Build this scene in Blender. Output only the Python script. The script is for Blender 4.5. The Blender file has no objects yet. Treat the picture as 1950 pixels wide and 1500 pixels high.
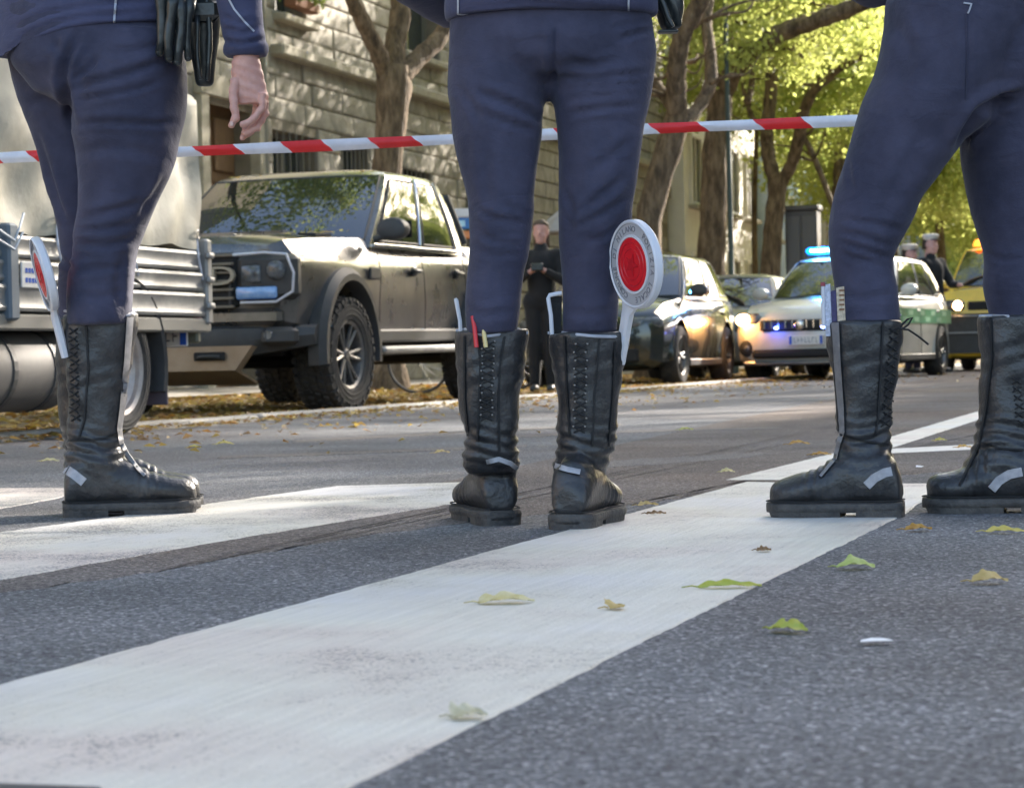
import bpy, bmesh, math, random
import numpy as np
from mathutils import Vector, Matrix, noise as mnoise
R = math.radians
S = bpy.context.scene
C = S.collection

# ------------------------------------------------------------------ camera, sky, sun, exposure
CAM_H, FPX, PITCH, ROLL = 0.33, 4500.0, 0.0142, 0.0225
_f = Vector((0, math.cos(PITCH), -math.sin(PITCH)))
_u0 = Vector((0, math.sin(PITCH), math.cos(PITCH)))
_r0 = Vector((1, 0, 0))
_r = _r0 * math.cos(ROLL) - _u0 * math.sin(ROLL)
_u = _u0 * math.cos(ROLL) + _r0 * math.sin(ROLL)
cam_d = bpy.data.cameras.new('camera')
cam = bpy.data.objects.new('camera', cam_d)
C.objects.link(cam)
M = Matrix((( _r.x, _u.x, -_f.x, 0), (_r.y, _u.y, -_f.y, 0), (_r.z, _u.z, -_f.z, CAM_H), (0, 0, 0, 1)))
cam.matrix_world = M
cam_d.sensor_width = 36
cam_d.lens = FPX / 1950 * 36
cam_d.clip_start = 0.05
cam_d.clip_end = 2000
cam_d.dof.use_dof = True
cam_d.dof.focus_distance = 4.85
cam_d.dof.aperture_fstop = 13
S.camera = cam

SUN = Vector((0.625, 0.677, 0.40)).normalized()
w_ = bpy.data.worlds.new("World")
S.world = w_
w_.use_nodes = True
nt = w_.node_tree
nt.nodes.clear()
sky = nt.nodes.new('ShaderNodeTexSky')
sky.sky_type = 'NISHITA'
sky.sun_disc = False
sky.sun_elevation = math.asin(SUN.z)
sky.sun_rotation = math.atan2(SUN.x, SUN.y)
sky.dust_density = 2.5
sky.ozone_density = 0.4
sky.air_density = 0.9
bg = nt.nodes.new('ShaderNodeBackground')
bg.inputs['Strength'].default_value = 0.15
wo = nt.nodes.new('ShaderNodeOutputWorld')
nt.links.new(sky.outputs[0], bg.inputs[0])
nt.links.new(bg.outputs[0], wo.inputs[0])
sl = bpy.data.lights.new('sun', 'SUN')
sl.energy = 5.0
sl.angle = R(0.5)
sl.color = (1.0, 0.92, 0.82)
so = bpy.data.objects.new('sun', sl)
C.objects.link(so)
so.rotation_euler = (-SUN).to_track_quat('-Z', 'Y').to_euler()
S.view_settings.view_transform = 'Standard'
S.view_settings.look = 'None'
S.view_settings.gamma = 1
S.view_settings.use_curve_mapping = False
S.view_settings.exposure = 2.05
S.cycles.max_bounces = 7
S.cycles.transparent_max_bounces = 6

# ------------------------------------------------------------------ helpers
rnd = random.Random(7)
def ray(px, py):
    return _f + _r * ((px - 975) / FPX) - _u * ((py - 750) / FPX)
def PX(px, py, Y):
    d = ray(px, py)
    return Vector((0, 0, CAM_H)) + d * (Y / d.y)
def GP(px, py, z=0.0):
    d = ray(px, py)
    return Vector((0, 0, CAM_H)) + d * ((z - CAM_H) / d.z)
TH = R(17.0)                      # street runs 17 degrees right of the view axis
SU = Vector((math.sin(TH), math.cos(TH), 0))
SV = Vector((math.cos(TH), -math.sin(TH), 0))
def ST(w, l, z=0.0):              # street frame -> world
    return SV * w + SU * l + Vector((0, 0, z))
def toST(p):
    return (p.dot(SV), p.dot(SU))

def nodes_of(m):
    m.use_nodes = True
    return m.node_tree, m.node_tree.nodes['Principled BSDF']
def inp(n, names, v):
    for k in names:
        if k in n.inputs:
            n.inputs[k].default_value = v
            return
def mat(name, col, rough=0.6, metal=0.0, col2=None, scale=8.0, bump=0.0, bscale=None, detail=6, rnd_obj=0.0,
        spec=None, coat=0.0, emit=None, estr=0.0, contrast=(0.35, 0.65), stretch=None, trans=0.0, alpha=1.0, sheen=0.0, col3=None):
    m = bpy.data.materials.new(name)
    t, b = nodes_of(m)
    b.inputs['Base Color'].default_value = (*col, 1)
    b.inputs['Roughness'].default_value = rough
    b.inputs['Metallic'].default_value = metal
    if spec is not None: inp(b, ['Specular IOR Level'], spec)
    if coat: inp(b, ['Coat Weight'], coat); inp(b, ['Coat Roughness'], 0.04)
    if trans: inp(b, ['Transmission Weight'], trans)
    if sheen: inp(b, ['Sheen Weight'], sheen); inp(b, ['Sheen Roughness'], 0.4)
    if alpha < 1: b.inputs['Alpha'].default_value = alpha
    if emit: inp(b, ['Emission Color'], (*emit, 1)); inp(b, ['Emission Strength'], estr)
    tc = t.nodes.new('ShaderNodeTexCoord')
    src = tc.outputs['Object']
    if stretch:
        mp = t.nodes.new('ShaderNodeMapping')
        mp.inputs['Scale'].default_value = stretch
        t.links.new(src, mp.inputs[0]); src = mp.outputs[0]
    out = None
    if col2 is not None:
        nz = t.nodes.new('ShaderNodeTexNoise')
        nz.inputs['Scale'].default_value = scale
        nz.inputs['Detail'].default_value = detail
        nz.inputs['Roughness'].default_value = 0.65
        t.links.new(src, nz.inputs['Vector'])
        cr = t.nodes.new('ShaderNodeValToRGB')
        cr.color_ramp.elements[0].position = contrast[0]
        cr.color_ramp.elements[1].position = contrast[1]
        cr.color_ramp.elements[0].color = (*col, 1)
        cr.color_ramp.elements[1].color = (*col2, 1)
        if col3 is not None:
            e = cr.color_ramp.elements.new((contrast[0] + contrast[1]) / 2)
            e.color = (*col3, 1)
        t.links.new(nz.outputs['Fac'], cr.inputs[0])
        out = cr.outputs[0]
        rr = t.nodes.new('ShaderNodeMapRange')
        rr.inputs['To Min'].default_value = max(0, rough - 0.08)
        rr.inputs['To Max'].default_value = min(1, rough + 0.08)
        t.links.new(nz.outputs['Fac'], rr.inputs['Value'])
        t.links.new(rr.outputs[0], b.inputs['Roughness'])
    if rnd_obj:
        oi = t.nodes.new('ShaderNodeObjectInfo')
        hs = t.nodes.new('ShaderNodeHueSaturation')
        mr = t.nodes.new('ShaderNodeMapRange')
        mr.inputs['To Min'].default_value = 1 - rnd_obj
        mr.inputs['To Max'].default_value = 1 + rnd_obj
        t.links.new(oi.outputs['Random'], mr.inputs['Value'])
        t.links.new(mr.outputs[0], hs.inputs['Value'])
        if out: t.links.new(out, hs.inputs['Color'])
        else: hs.inputs['Color'].default_value = (*col, 1)
        out = hs.outputs[0]
    if out: t.links.new(out, b.inputs['Base Color'])
    if bump:
        n2 = t.nodes.new('ShaderNodeTexNoise')
        n2.inputs['Scale'].default_value = bscale or scale * 4
        n2.inputs['Detail'].default_value = 5
        t.links.new(src, n2.inputs['Vector'])
        bp = t.nodes.new('ShaderNodeBump')
        bp.inputs['Strength'].default_value = 1.0
        bp.inputs['Distance'].default_value = bump
        t.links.new(n2.outputs['Fac'], bp.inputs['Height'])
        t.links.new(bp.outputs[0], b.inputs['Normal'])
    return m

class MB:
    """collects geometry, builds one mesh object"""
    def __init__(s): s.v = []; s.f = []; s.mi = []; s.cm = 0
    def add(s, vs, fs):
        o = len(s.v)
        s.v += [tuple(p) for p in vs]
        s.f += [tuple(i + o for i in f) for f in fs]
        s.mi += [s.cm] * len(fs)
        return s
    def box(s, c, d, rz=0.0, rx=0.0, ry=0.0, taper=1.0):
        m = Matrix.Rotation(rz, 3, 'Z') @ Matrix.Rotation(ry, 3, 'Y') @ Matrix.Rotation(rx, 3, 'X')
        vs = []
        for z in (-.5, .5):
            k = taper if z > 0 else 1
            for x, y in ((-.5, -.5), (.5, -.5), (.5, .5), (-.5, .5)):
                vs.append(m @ Vector((x * d[0] * k, y * d[1] * k, z * d[2])) + Vector(c))
        return s.add(vs, [(3, 2, 1, 0), (4, 5, 6, 7), (0, 1, 5, 4), (1, 2, 6, 5), (2, 3, 7, 6), (3, 0, 4, 7)])
    def cbox(s, c, d, b=0.01, rz=0.0, rx=0.0, ry=0.0):
        """box with chamfered edges"""
        m = Matrix.Rotation(rz, 3, 'Z') @ Matrix.Rotation(ry, 3, 'Y') @ Matrix.Rotation(rx, 3, 'X')
        hx, hy, hz = d[0] / 2, d[1] / 2, d[2] / 2
        b = min(b, hx * .9, hy * .9, hz * .9)
        rings = []
        for z, k in ((-hz, b), (-hz + b, 0), (hz - b, 0), (hz, b)):
            ax, ay = hx - k, hy - k
            rings.append([m @ Vector(p) + Vector(c) for p in
                          ((-ax, -ay + b, z), (-ax + b, -ay, z), (ax - b, -ay, z), (ax, -ay + b, z), (ax, ay - b, z), (ax - b, ay, z), (-ax + b, ay, z), (-ax, ay - b, z))])
        return s.loft(rings)
    def loft(s, rings, closed=True, caps=True):
        n = len(rings[0]); vs = [p for r in rings for p in r]; fs = []
        for i in range(len(rings) - 1):
            for j in range(n if closed else n - 1):
                a = i * n + j; b = i * n + (j + 1) % n
                fs.append((a, b, b + n, a + n))
        if caps and closed:
            fs.append(tuple(range(n - 1, -1, -1)))
            fs.append(tuple((len(rings) - 1) * n + j for j in range(n)))
        return s.add(vs, fs)
    def tube(s, pts, rad, n=8, caps=True, flat=1.0):
        pts = [Vector(p) for p in pts]
        if not hasattr(rad, '__len__'): rad = [rad] * len(pts)
        rings = []; up = None
        for i, p in enumerate(pts):
            t = (pts[min(i + 1, len(pts) - 1)] - pts[max(i - 1, 0)])
            if t.length < 1e-9: t = Vector((0, 0, 1))
            t.normalize()
            if up is None:
                up = Vector((0, 0, 1)) if abs(t.z) < .9 else Vector((0, 1, 0))
            a = t.cross(up)
            if a.length < 1e-6: a = t.cross(Vector((1, 0, 0)))
            a.normalize(); bb = a.cross(t).normalized(); up = bb
            rings.append([p + a * math.cos(2 * math.pi * k / n) * rad[i] + bb * math.sin(2 * math.pi * k / n) * rad[i] * flat for k in range(n)])
        return s.loft(rings, caps=caps)
    def lathe(s, prof, axis='X', n=32, c=(0, 0, 0), arc=(0, 2 * math.pi), flip=False):
        """prof: list (offset along axis, radius)"""
        full = abs(arc[1] - arc[0] - 2 * math.pi) < 1e-6
        k = n if full else n + 1
        vs = []; fs = []; m = len(prof)
        for i in range(k):
            a = arc[0] + (arc[1] - arc[0]) * i / n
            ca, sa = math.cos(a), math.sin(a)
            for (o, r) in prof:
                p = {'X': (o, r * ca, r * sa), 'Y': (r * ca, o, r * sa), 'Z': (r * ca, r * sa, o)}[axis]
                vs.append((p[0] + c[0], p[1] + c[1], p[2] + c[2]))
        for i in range(n):
            i2 = (i + 1) % k
            for j in range(m - 1):
                fs.append((i * m + j, i2 * m + j, i2 * m + j + 1, i * m + j + 1))
        return s.add(vs, fs)
    def poly(s, pts): return s.add(pts, [tuple(range(len(pts)))])
    def prism(s, pts, off):
        """closed polygon extruded by vector"""
        off = Vector(off); n = len(pts)
        vs = [Vector(p) for p in pts] + [Vector(p) + off for p in pts]
        fs = [tuple(range(n - 1, -1, -1)), tuple(range(n, 2 * n))] + [(i, (i + 1) % n, n + (i + 1) % n, n + i) for i in range(n)]
        return s.add(vs, fs)
    def ball(s, c, r, n=10, m=7):
        rx, ry, rz = r if hasattr(r, '__len__') else (r, r, r)
        rings = []
        for i in range(1, m):
            a = math.pi * i / m
            rings.append([(c[0] + rx * math.sin(a) * math.cos(2 * math.pi * k / n), c[1] + ry * math.sin(a) * math.sin(2 * math.pi * k / n), c[2] - rz * math.cos(a)) for k in range(n)])
        return s.loft(rings)
    def mesh(s, name, mats=None, smooth=None):
        me = bpy.data.meshes.new(name)
        me.from_pydata(s.v, [], s.f)
        if mats is not None:
            for x in (mats if isinstance(mats, (list, tuple)) else [mats]): me.materials.append(x)
            if isinstance(mats, (list, tuple)): me.polygons.foreach_set('material_index', s.mi)
        fixn(me)
        if smooth is not None:
            me.shade_smooth()
            if smooth < 179: me.set_sharp_from_angle(angle=R(smooth))
        return me
    def build(s, name, mats, parent=None, smooth=None, label=None):
        return link(name, s.mesh(name, mats, smooth), parent, label)
def fixn(me):
    bm = bmesh.new(); bm.from_mesh(me)
    bmesh.ops.recalc_face_normals(bm, faces=bm.faces)
    bm.to_mesh(me); bm.free(); me.update()
def link(name, me, parent=None, label=None):
    o = bpy.data.objects.new(name, me)
    C.objects.link(o)
    if parent: o.parent = parent
    if label: o['label'] = label
    return o
def thing(name, label, cat, loc=(0, 0, 0), rz=0.0, group=None):
    o = bpy.data.objects.new(name, None)
    o.empty_display_size = 0.2
    C.objects.link(o)
    o.location = loc; o.rotation_euler = (0, 0, rz)
    return tag(o, label, cat, group)
def tag(o, label=None, cat=None, group=None, kind=None):
    if label: o['label'] = label
    if cat: o['category'] = cat
    if group: o['group'] = group
    if kind: o['kind'] = kind
    return o
def text_mesh(txt, size, extrude=0.0):
    """letters as a mesh lying in XY, centred"""
    cu = bpy.data.curves.new('text', 'FONT')
    cu.body = txt; cu.size = size; cu.extrude = extrude
    cu.align_x = 'CENTER'; cu.align_y = 'CENTER'
    cu.resolution_u = 3
    o = bpy.data.objects.new('text', cu); C.objects.link(o)
    dg = bpy.context.evaluated_depsgraph_get()
    me = bpy.data.meshes.new_from_object(o.evaluated_get(dg))
    v = [tuple(x.co) for x in me.vertices]; f = [tuple(p.vertices) for p in me.polygons]
    bpy.data.objects.remove(o); bpy.data.curves.remove(cu); bpy.data.meshes.remove(me)
    return v, f
def add_text(mb, txt, size, mtx, extrude=0.0, sx=1.0):
    v, f = text_mesh(txt, size, extrude)
    mb.add([mtx @ Vector((p[0] * sx, p[1], p[2])) for p in v], f)
def modmesh(me, mods):
    """run modifiers [(type, {attrs})] on a mesh and return the result"""
    o = bpy.data.objects.new('work', me); C.objects.link(o)
    for t_, kw in mods:
        md = o.modifiers.new(t_, t_)
        for k, v in kw.items(): setattr(md, k, v)
    dg = bpy.context.evaluated_depsgraph_get()
    r = bpy.data.meshes.new_from_object(o.evaluated_get(dg))
    bpy.data.objects.remove(o)
    return r
def remesh(mb, voxel, smooth=4, fac=0.5):
    me = mb.mesh('work')
    r = modmesh(me, [('REMESH', dict(mode='VOXEL', voxel_size=voxel)), ('SMOOTH', dict(factor=fac, iterations=smooth))])
    bpy.data.meshes.remove(me)
    return r
def getv(me):
    a = np.empty(len(me.vertices) * 3); me.vertices.foreach_get('co', a); return a.reshape(-1, 3)
def getn(me):
    a = np.empty(len(me.vertices) * 3)
    me.vertex_normals.foreach_get('vector', a); return a.reshape(-1, 3)
def setv(me, a): me.vertices.foreach_set('co', a.ravel()); me.update()
def ss(x, a, b):
    t = min(1, max(0, (x - a) / (b - a))); return t * t * (3 - 2 * t)
def interp(tab, x):
    if x <= tab[0][0]: return tab[0][1]
    for (a, b), (c, d) in zip(tab, tab[1:]):
        if x <= c: return b + (d - b) * (x - a) / (c - a)
    return tab[-1][1]
# ------------------------------------------------------------------ materials
def speckle(name, base, dark, light, patch=None, vs=210.0):
    m = bpy.data.materials.new(name)
    t, b = nodes_of(m)
    N, L = t.nodes, t.links
    tc = N.new('ShaderNodeTexCoord')
    vo = N.new('ShaderNodeTexVoronoi'); vo.inputs['Scale'].default_value = vs
    L.new(tc.outputs['Object'], vo.inputs['Vector'])
    cr = N.new('ShaderNodeValToRGB')
    sx = N.new('ShaderNodeSeparateColor')
    L.new(vo.outputs['Color'], sx.inputs[0]); L.new(sx.outputs[0], cr.inputs[0])
    e = cr.color_ramp.elements
    e[0].position = 0.0; e[0].color = (*dark, 1)
    e[1].position = 1.0; e[1].color = (*light, 1)
    k = e.new(0.45); k.color = (*base, 1)
    k = e.new(0.86); k.color = (*[x * 1.25 for x in base], 1)
    nz = N.new('ShaderNodeTexNoise'); nz.inputs['Scale'].default_value = 1.3; nz.inputs['Detail'].default_value = 8
    L.new(tc.outputs['Object'], nz.inputs['Vector'])
    mr = N.new('ShaderNodeMapRange'); mr.inputs['From Min'].default_value = .3; mr.inputs['From Max'].default_value = .7
    mr.inputs['To Min'].default_value = .70; mr.inputs['To Max'].default_value = 1.25
    L.new(nz.outputs['Fac'], mr.inputs['Value'])
    mx = N.new('ShaderNodeMix'); mx.data_type = 'RGBA'; mx.blend_type = 'MULTIPLY'; mx.inputs['Factor'].default_value = 1
    L.new(cr.outputs[0], mx.inputs[6]); L.new(mr.outputs[0], mx.inputs[7])
    n3 = N.new('ShaderNodeTexNoise'); n3.inputs['Scale'].default_value = 0.45; n3.inputs['Detail'].default_value = 3
    L.new(tc.outputs['Object'], n3.inputs['Vector'])
    m3 = N.new('ShaderNodeMix'); m3.data_type = 'RGBA'; m3.blend_type = 'MULTIPLY'
    r3 = N.new('ShaderNodeMapRange'); r3.inputs['From Min'].default_value = .42; r3.inputs['From Max'].default_value = .62
    L.new(n3.outputs['Fac'], r3.inputs['Value']); L.new(r3.outputs[0], m3.inputs['Factor'])
    L.new(mx.outputs[2], m3.inputs[6]); m3.inputs[7].default_value = (*(patch or (1.05, .97, .93)), 1)
    L.new(m3.outputs[2], b.inputs['Base Color'])
    b.inputs['Roughness'].default_value = .9
    inp(b, ['Specular IOR Level'], .15)
    bp = N.new('ShaderNodeBump'); bp.inputs['Strength'].default_value = .8; bp.inputs['Distance'].default_value = .003
    L.new(vo.outputs['Distance'], bp.inputs['Height']); L.new(bp.outputs[0], b.inputs['Normal'])
    return m
M_ASPH = speckle('asphalt', (.138, .140, .146), (.060, .060, .065), (.40, .405, .41))
M_ASPH2 = speckle('old_asphalt', (.140, .124, .117), (.055, .048, .046), (.32, .29, .27), (1.1, .98, .88))
def paint_mat(name, wear):
    m = bpy.data.materials.new(name)
    t, b = nodes_of(m); N, L = t.nodes, t.links
    tc = N.new('ShaderNodeTexCoord')
    m0 = N.new('ShaderNodeMapping'); m0.inputs['Rotation'].default_value = (0, 0, TH)
    mp = N.new('ShaderNodeMapping'); mp.inputs['Scale'].default_value = (55, 2.2, 1)
    L.new(tc.outputs['Object'], m0.inputs[0]); L.new(m0.outputs[0], mp.inputs[0])
    st = N.new('ShaderNodeTexNoise'); st.inputs['Scale'].default_value = 1.6; st.inputs['Detail'].default_value = 5
    L.new(mp.outputs[0], st.inputs['Vector'])
    nz = N.new('ShaderNodeTexNoise'); nz.inputs['Scale'].default_value = 2.2; nz.inputs['Detail'].default_value = 9; nz.inputs['Roughness'].default_value = .7
    L.new(tc.outputs['Object'], nz.inputs['Vector'])
    gr = N.new('ShaderNodeTexNoise'); gr.inputs['Scale'].default_value = 190; gr.inputs['Detail'].default_value = 3
    L.new(tc.outputs['Object'], gr.inputs['Vector'])
    c1 = N.new('ShaderNodeValToRGB'); e = c1.color_ramp.elements
    e[0].position = .3; e[0].color = (.54, .51, .475, 1); e[1].position = .68; e[1].color = (.63, .59, .545, 1)
    L.new(st.outputs['Fac'], c1.inputs[0])
    c2 = N.new('ShaderNodeValToRGB'); e = c2.color_ramp.elements
    e[0].position = .28; e[0].color = (.80, .78, .77, 1); e[1].position = .60; e[1].color = (1.0, 1.0, 1.0, 1)
    L.new(nz.outputs['Fac'], c2.inputs[0])
    mx = N.new('ShaderNodeMix'); mx.data_type = 'RGBA'; mx.blend_type = 'MULTIPLY'; mx.inputs['Factor'].default_value = 1
    L.new(c1.outputs[0], mx.inputs[6]); L.new(c2.outputs[0], mx.inputs[7])
    tn = N.new('ShaderNodeTexNoise'); tn.inputs['Scale'].default_value = 1.1; tn.inputs['Detail'].default_value = 4
    L.new(tc.outputs['Object'], tn.inputs['Vector'])
    c3 = N.new('ShaderNodeValToRGB'); e = c3.color_ramp.elements
    e[0].position = .36; e[0].color = (1.0, .92, .90, 1); e[1].position = .64; e[1].color = (.90, .93, 1.0, 1)
    k = e.new(.5); k.color = (.97, .98, .93, 1)
    L.new(tn.outputs['Fac'], c3.inputs[0])
    m4 = N.new('ShaderNodeMix'); m4.data_type = 'RGBA'; m4.blend_type = 'MULTIPLY'; m4.inputs['Factor'].default_value = 1
    L.new(mx.outputs[2], m4.inputs[6]); L.new(c3.outputs[0], m4.inputs[7]); mx = m4
    # chips where the paint has worn through to the stones
    ad = N.new('ShaderNodeMath'); ad.operation = 'ADD'
    ml = N.new('ShaderNodeMath'); ml.operation = 'MULTIPLY'; ml.inputs[1].default_value = .9
    L.new(gr.outputs['Fac'], ml.inputs[0]); L.new(ml.outputs[0], ad.inputs[0]); L.new(nz.outputs['Fac'], ad.inputs[1])
    mr = N.new('ShaderNodeMapRange'); mr.inputs['From Min'].default_value = wear; mr.inputs['From Max'].default_value = wear - .07
    L.new(ad.outputs[0], mr.inputs['Value'])
    m2 = N.new('ShaderNodeMix'); m2.data_type = 'RGBA'
    L.new(mr.outputs[0], m2.inputs['Factor']); L.new(mx.outputs[2], m2.inputs[6]); m2.inputs[7].default_value = (.17, .165, .165, 1)
    L.new(m2.outputs[2], b.inputs['Base Color'])
    b.inputs['Roughness'].default_value = .6
    bp = N.new('ShaderNodeBump'); bp.inputs['Distance'].default_value = .0022; bp.inputs['Strength'].default_value = .8
    a2 = N.new('ShaderNodeMath'); a2.operation = 'ADD'; L.new(gr.outputs['Fac'], a2.inputs[0]); L.new(st.outputs['Fac'], a2.inputs[1])
    L.new(a2.outputs[0], bp.inputs['Height']); L.new(bp.outputs[0], b.inputs['Normal'])
    return m
M_PAINT = paint_mat('road_paint', .80)
M_PAINTW = paint_mat('worn_road_paint', .90)
M_SOIL = mat('leafy_soil', (.085, .055, .024), .95, col2=(.20, .135, .055), scale=14, bump=.02, bscale=40, col3=(.2, .14, .06))
M_PAVE = mat('pavement_slabs', (.24, .21, .17), .9, col2=(.36, .32, .27), scale=5, bump=.004, bscale=60)
M_KERB = mat('kerb_granite', (.30, .28, .25), .85, col2=(.42, .39, .35), scale=40, bump=.003, rnd_obj=.12)

# ------------------------------------------------------------------ ground, road, pavement
def sheet(name, w0, w1, l0, l1, z, m, nw=1, nl=1):
    b = MB()
    vs = []; fs = []
    for i in range(nl + 1):
        for j in range(nw + 1):
            vs.append(ST(w0 + (w1 - w0) * j / nw, l0 + (l1 - l0) * i / nl, z))
    for i in range(nl):
        for j in range(nw):
            a = i * (nw + 1) + j
            fs.append((a, a + 1, a + nw + 2, a + nw + 1))
    b.add(vs, fs)
    return tag(b.build(name, m), kind='structure')
sheet('ground', -400, 400, -60, 700, -.03, M_SOIL)
sheet('road', -5.6, 9.0, -30, 400, 0.0, M_ASPH)
sheet('parking_strip', -10.6, -5.6, 2, 400, -.006, M_SOIL)
sheet('side_road', -60, -5.6, -30, 2.0, -.001, M_ASPH)
sheet('pavement', -14.1, -10.6, 2.0, 400, .03, M_PAVE)
sheet('far_pavement', 9.0, 12.0, 8, 400, .04, M_PAVE)
# older, rougher asphalt beyond the crossing (its edge runs behind the officers' heels)
b = MB(); pts = []
edge = [(-400, 1185), (0, 1128), (300, 1085), (620, 1030), (900, 992), (1180, 962), (1400, 935), (1700, 905), (2050, 868)]
lo = []
for (a, c), (d, e) in zip(edge, edge[1:]):
    for k in range(10):
        q = k / 10
        lo.append(GP(a + (d - a) * q, c + (e - c) * q + rnd.uniform(-2.5, 2.5), .0012))
n = len(lo)
hi = [ST(-5.6 if toST(p)[0] < -5.6 else 0, 0, .004) for p in lo]
hi = []
for i, p in enumerate(lo):
    q = i / (n - 1)
    hi.append(ST(-5.58 + 14 * q, 60, .0012))
b.loft([[Vector((p.x, p.y - .03, -.002)) for p in lo], lo, hi], closed=False)
tag(b.build('worn_asphalt', M_ASPH2), kind='structure')

def stripe(pts, name='stripe_or_sun_streak', m=None, z=.0020, jag=.004):
    """pts: pixel corners of the painted patch (top-left, top-right, bottom-right, bottom-left), edges roughened"""
    P = [GP(*p, z) for p in pts]
    area2 = sum(P[i].x * P[i - 1].y - P[i - 1].x * P[i].y for i in range(len(P)))
    out = []
    for i in range(len(P)):
        a, c = P[i], P[(i + 1) % len(P)]
        n = max(2, int((c - a).length / .025))
        for k in range(n):
            p = a.lerp(c, k / n)
            j = jag * (mnoise.noise(p * 9) + .6 * mnoise.noise(p * 35) + .5 * rnd.uniform(-1, 1)) if k else 0
            nrm = Vector((-(c - a).y, (c - a).x, 0)).normalized()
            out.append(p + nrm * j)
    b = MB(); b.poly(out); nn = len(out)
    ctr = sum(out, Vector()) / nn
    low = []
    for i_, p in enumerate(out):
        t_ = (out[(i_ + 1) % nn] - out[i_ - 1]).normalized(); nr_ = Vector((t_.y, -t_.x, 0))
        sgn = -1 if area2 < 0 else 1
        low.append(Vector((p.x, p.y, -.002)) - nr_ * sgn * .004)
    o_ = len(b.v); b.v += [tuple(p) for p in low]
    for i_ in range(nn): b.f.append((i_, (i_ + 1) % nn, o_ + (i_ + 1) % nn, o_ + i_)); b.mi.append(0)
    me = b.mesh(name, m or M_PAINT)
    o = link(name, me)
    return tag(o, kind='structure')
stripe([(-700, 1494), (0, 1303), (900, 1058), (1422, 917), (1600, 920), (1795, 920), (1719, 979), (1300, 1180), (653, 1500), (300, 1676), (-1500, 2100)], jag=.003)
stripe([(-500, 1082), (0, 1013), (440, 953), (640, 925), (900, 917), (985, 920), (870, 957), (620, 997), (440, 1026), (0, 1103), (-700, 1220)], m=M_PAINTW, jag=.006)
stripe([(-300, 934), (0, 929), (108, 928), (150, 930), (110, 947), (0, 967), (-300, 1010)], m=M_PAINTW, jag=.006)
stripe([(1383, 913), (1590, 862), (1855, 785), (2050, 733), (2050, 744), (1862, 799), (1702, 851), (1495, 913)], jag=.004)
stripe([(1640, 857), (1855, 846), (1990, 840), (1990, 847), (1855, 855), (1640, 865)], jag=.004)
M_FAINT = speckle('faded_paint_and_sun_streak', (.17, .158, .15), (.08, .075, .07), (.34, .32, .30))  # faded line paint, also used for sunlit streaks painted on the road
stripe([(420, 868), (870, 851), (1000, 846), (1000, 850), (870, 856), (420, 873)], m=M_FAINT, jag=.02)
stripe([(560, 838), (870, 821), (1180, 806), (1180, 809), (870, 825), (560, 843)], m=M_FAINT, jag=.02)  # pale sun streak on the road, painted into the surface colour
stripe([(900, 832), (1180, 820), (1480, 812), (1480, 815), (1180, 824), (900, 836)], m=M_FAINT, jag=.02)
stripe([(1060, 886), (1200, 874), (1400, 864), (1470, 862), (1420, 870), (1250, 884), (1060, 896)], m=M_FAINT, jag=.025)  # sunlit patch behind the boots, painted as a pale road colour
# dark tar seam at the lower left corner of the stripe
M_TAR = mat('tar', (.03, .03, .035), .7)
stripe([(-200, 1486), (0, 1490), (190, 1497), (190, 1507), (-200, 1500)], name='tar_seam', m=M_TAR, z=.0034, jag=.002)

# kerb stones between the road and the leafy strip
kerb = thing('kerb', 'low granite kerb under yellow leaves between road and leafy parking strip', 'kerb', ST(-5.62, 0), -TH)
ks = MB(); ks.cbox((0, 0, 0), (.16, .985, .12), .012); ksm = ks.mesh('kerb_stone', M_KERB)
for i in range(46):
    o = link('kerb_stone', ksm, kerb)
    o.location = (rnd.uniform(-.006, .006), 6.5 + i, -.018 + rnd.uniform(-.004, .004))
    o.rotation_euler = (0, 0, rnd.uniform(-.006, .006))

# ------------------------------------------------------------------ fallen leaves
def leaf_mat(name, c1, c2, tr=.35):
    m = bpy.data.materials.new(name)
    t, b = nodes_of(m); N, L = t.nodes, t.links
    tc = N.new('ShaderNodeTexCoord'); nz = N.new('ShaderNodeTexNoise'); nz.inputs['Scale'].default_value = 45; nz.inputs['Detail'].default_value = 4
    L.new(tc.outputs['Object'], nz.inputs['Vector'])
    cr = N.new('ShaderNodeValToRGB'); e = cr.color_ramp.elements
    e[0].position = .35; e[0].color = (*c1, 1); e[1].position = .65; e[1].color = (*c2, 1)
    L.new(nz.outputs['Fac'], cr.inputs[0]); L.new(cr.outputs[0], b.inputs['Base Color'])
    b.inputs['Roughness'].default_value = .6
    tb = N.new('ShaderNodeBsdfTranslucent'); L.new(cr.outputs[0], tb.inputs[0])
    mx = N.new('ShaderNodeMixShader'); mx.inputs[0].default_value = tr
    o = N['Material Output']
    L.new(b.outputs[0], mx.inputs[1]); L.new(tb.outputs[0], mx.inputs[2]); L.new(mx.outputs[0], o.inputs[0])
    return m
LM = dict(cream=leaf_mat('cream_leaf', (.62, .52, .22), (.70, .62, .36)), tan=leaf_mat('tan_leaf', (.50, .36, .12), (.62, .46, .18)),
          lime=leaf_mat('lime_leaf', (.34, .42, .05), (.48, .46, .07)), green=leaf_mat('pale_green_leaf', (.42, .52, .12), (.60, .62, .25)),
          orange=leaf_mat('orange_leaf', (.42, .20, .03), (.60, .36, .06)), yellow=leaf_mat('yellow_leaf', (.62, .50, .10), (.70, .58, .16)),
          brown=leaf_mat('brown_leaf', (.20, .11, .05), (.34, .22, .10)), beige=leaf_mat('beige_leaf', (.46, .42, .26), (.62, .58, .42)))
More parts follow.
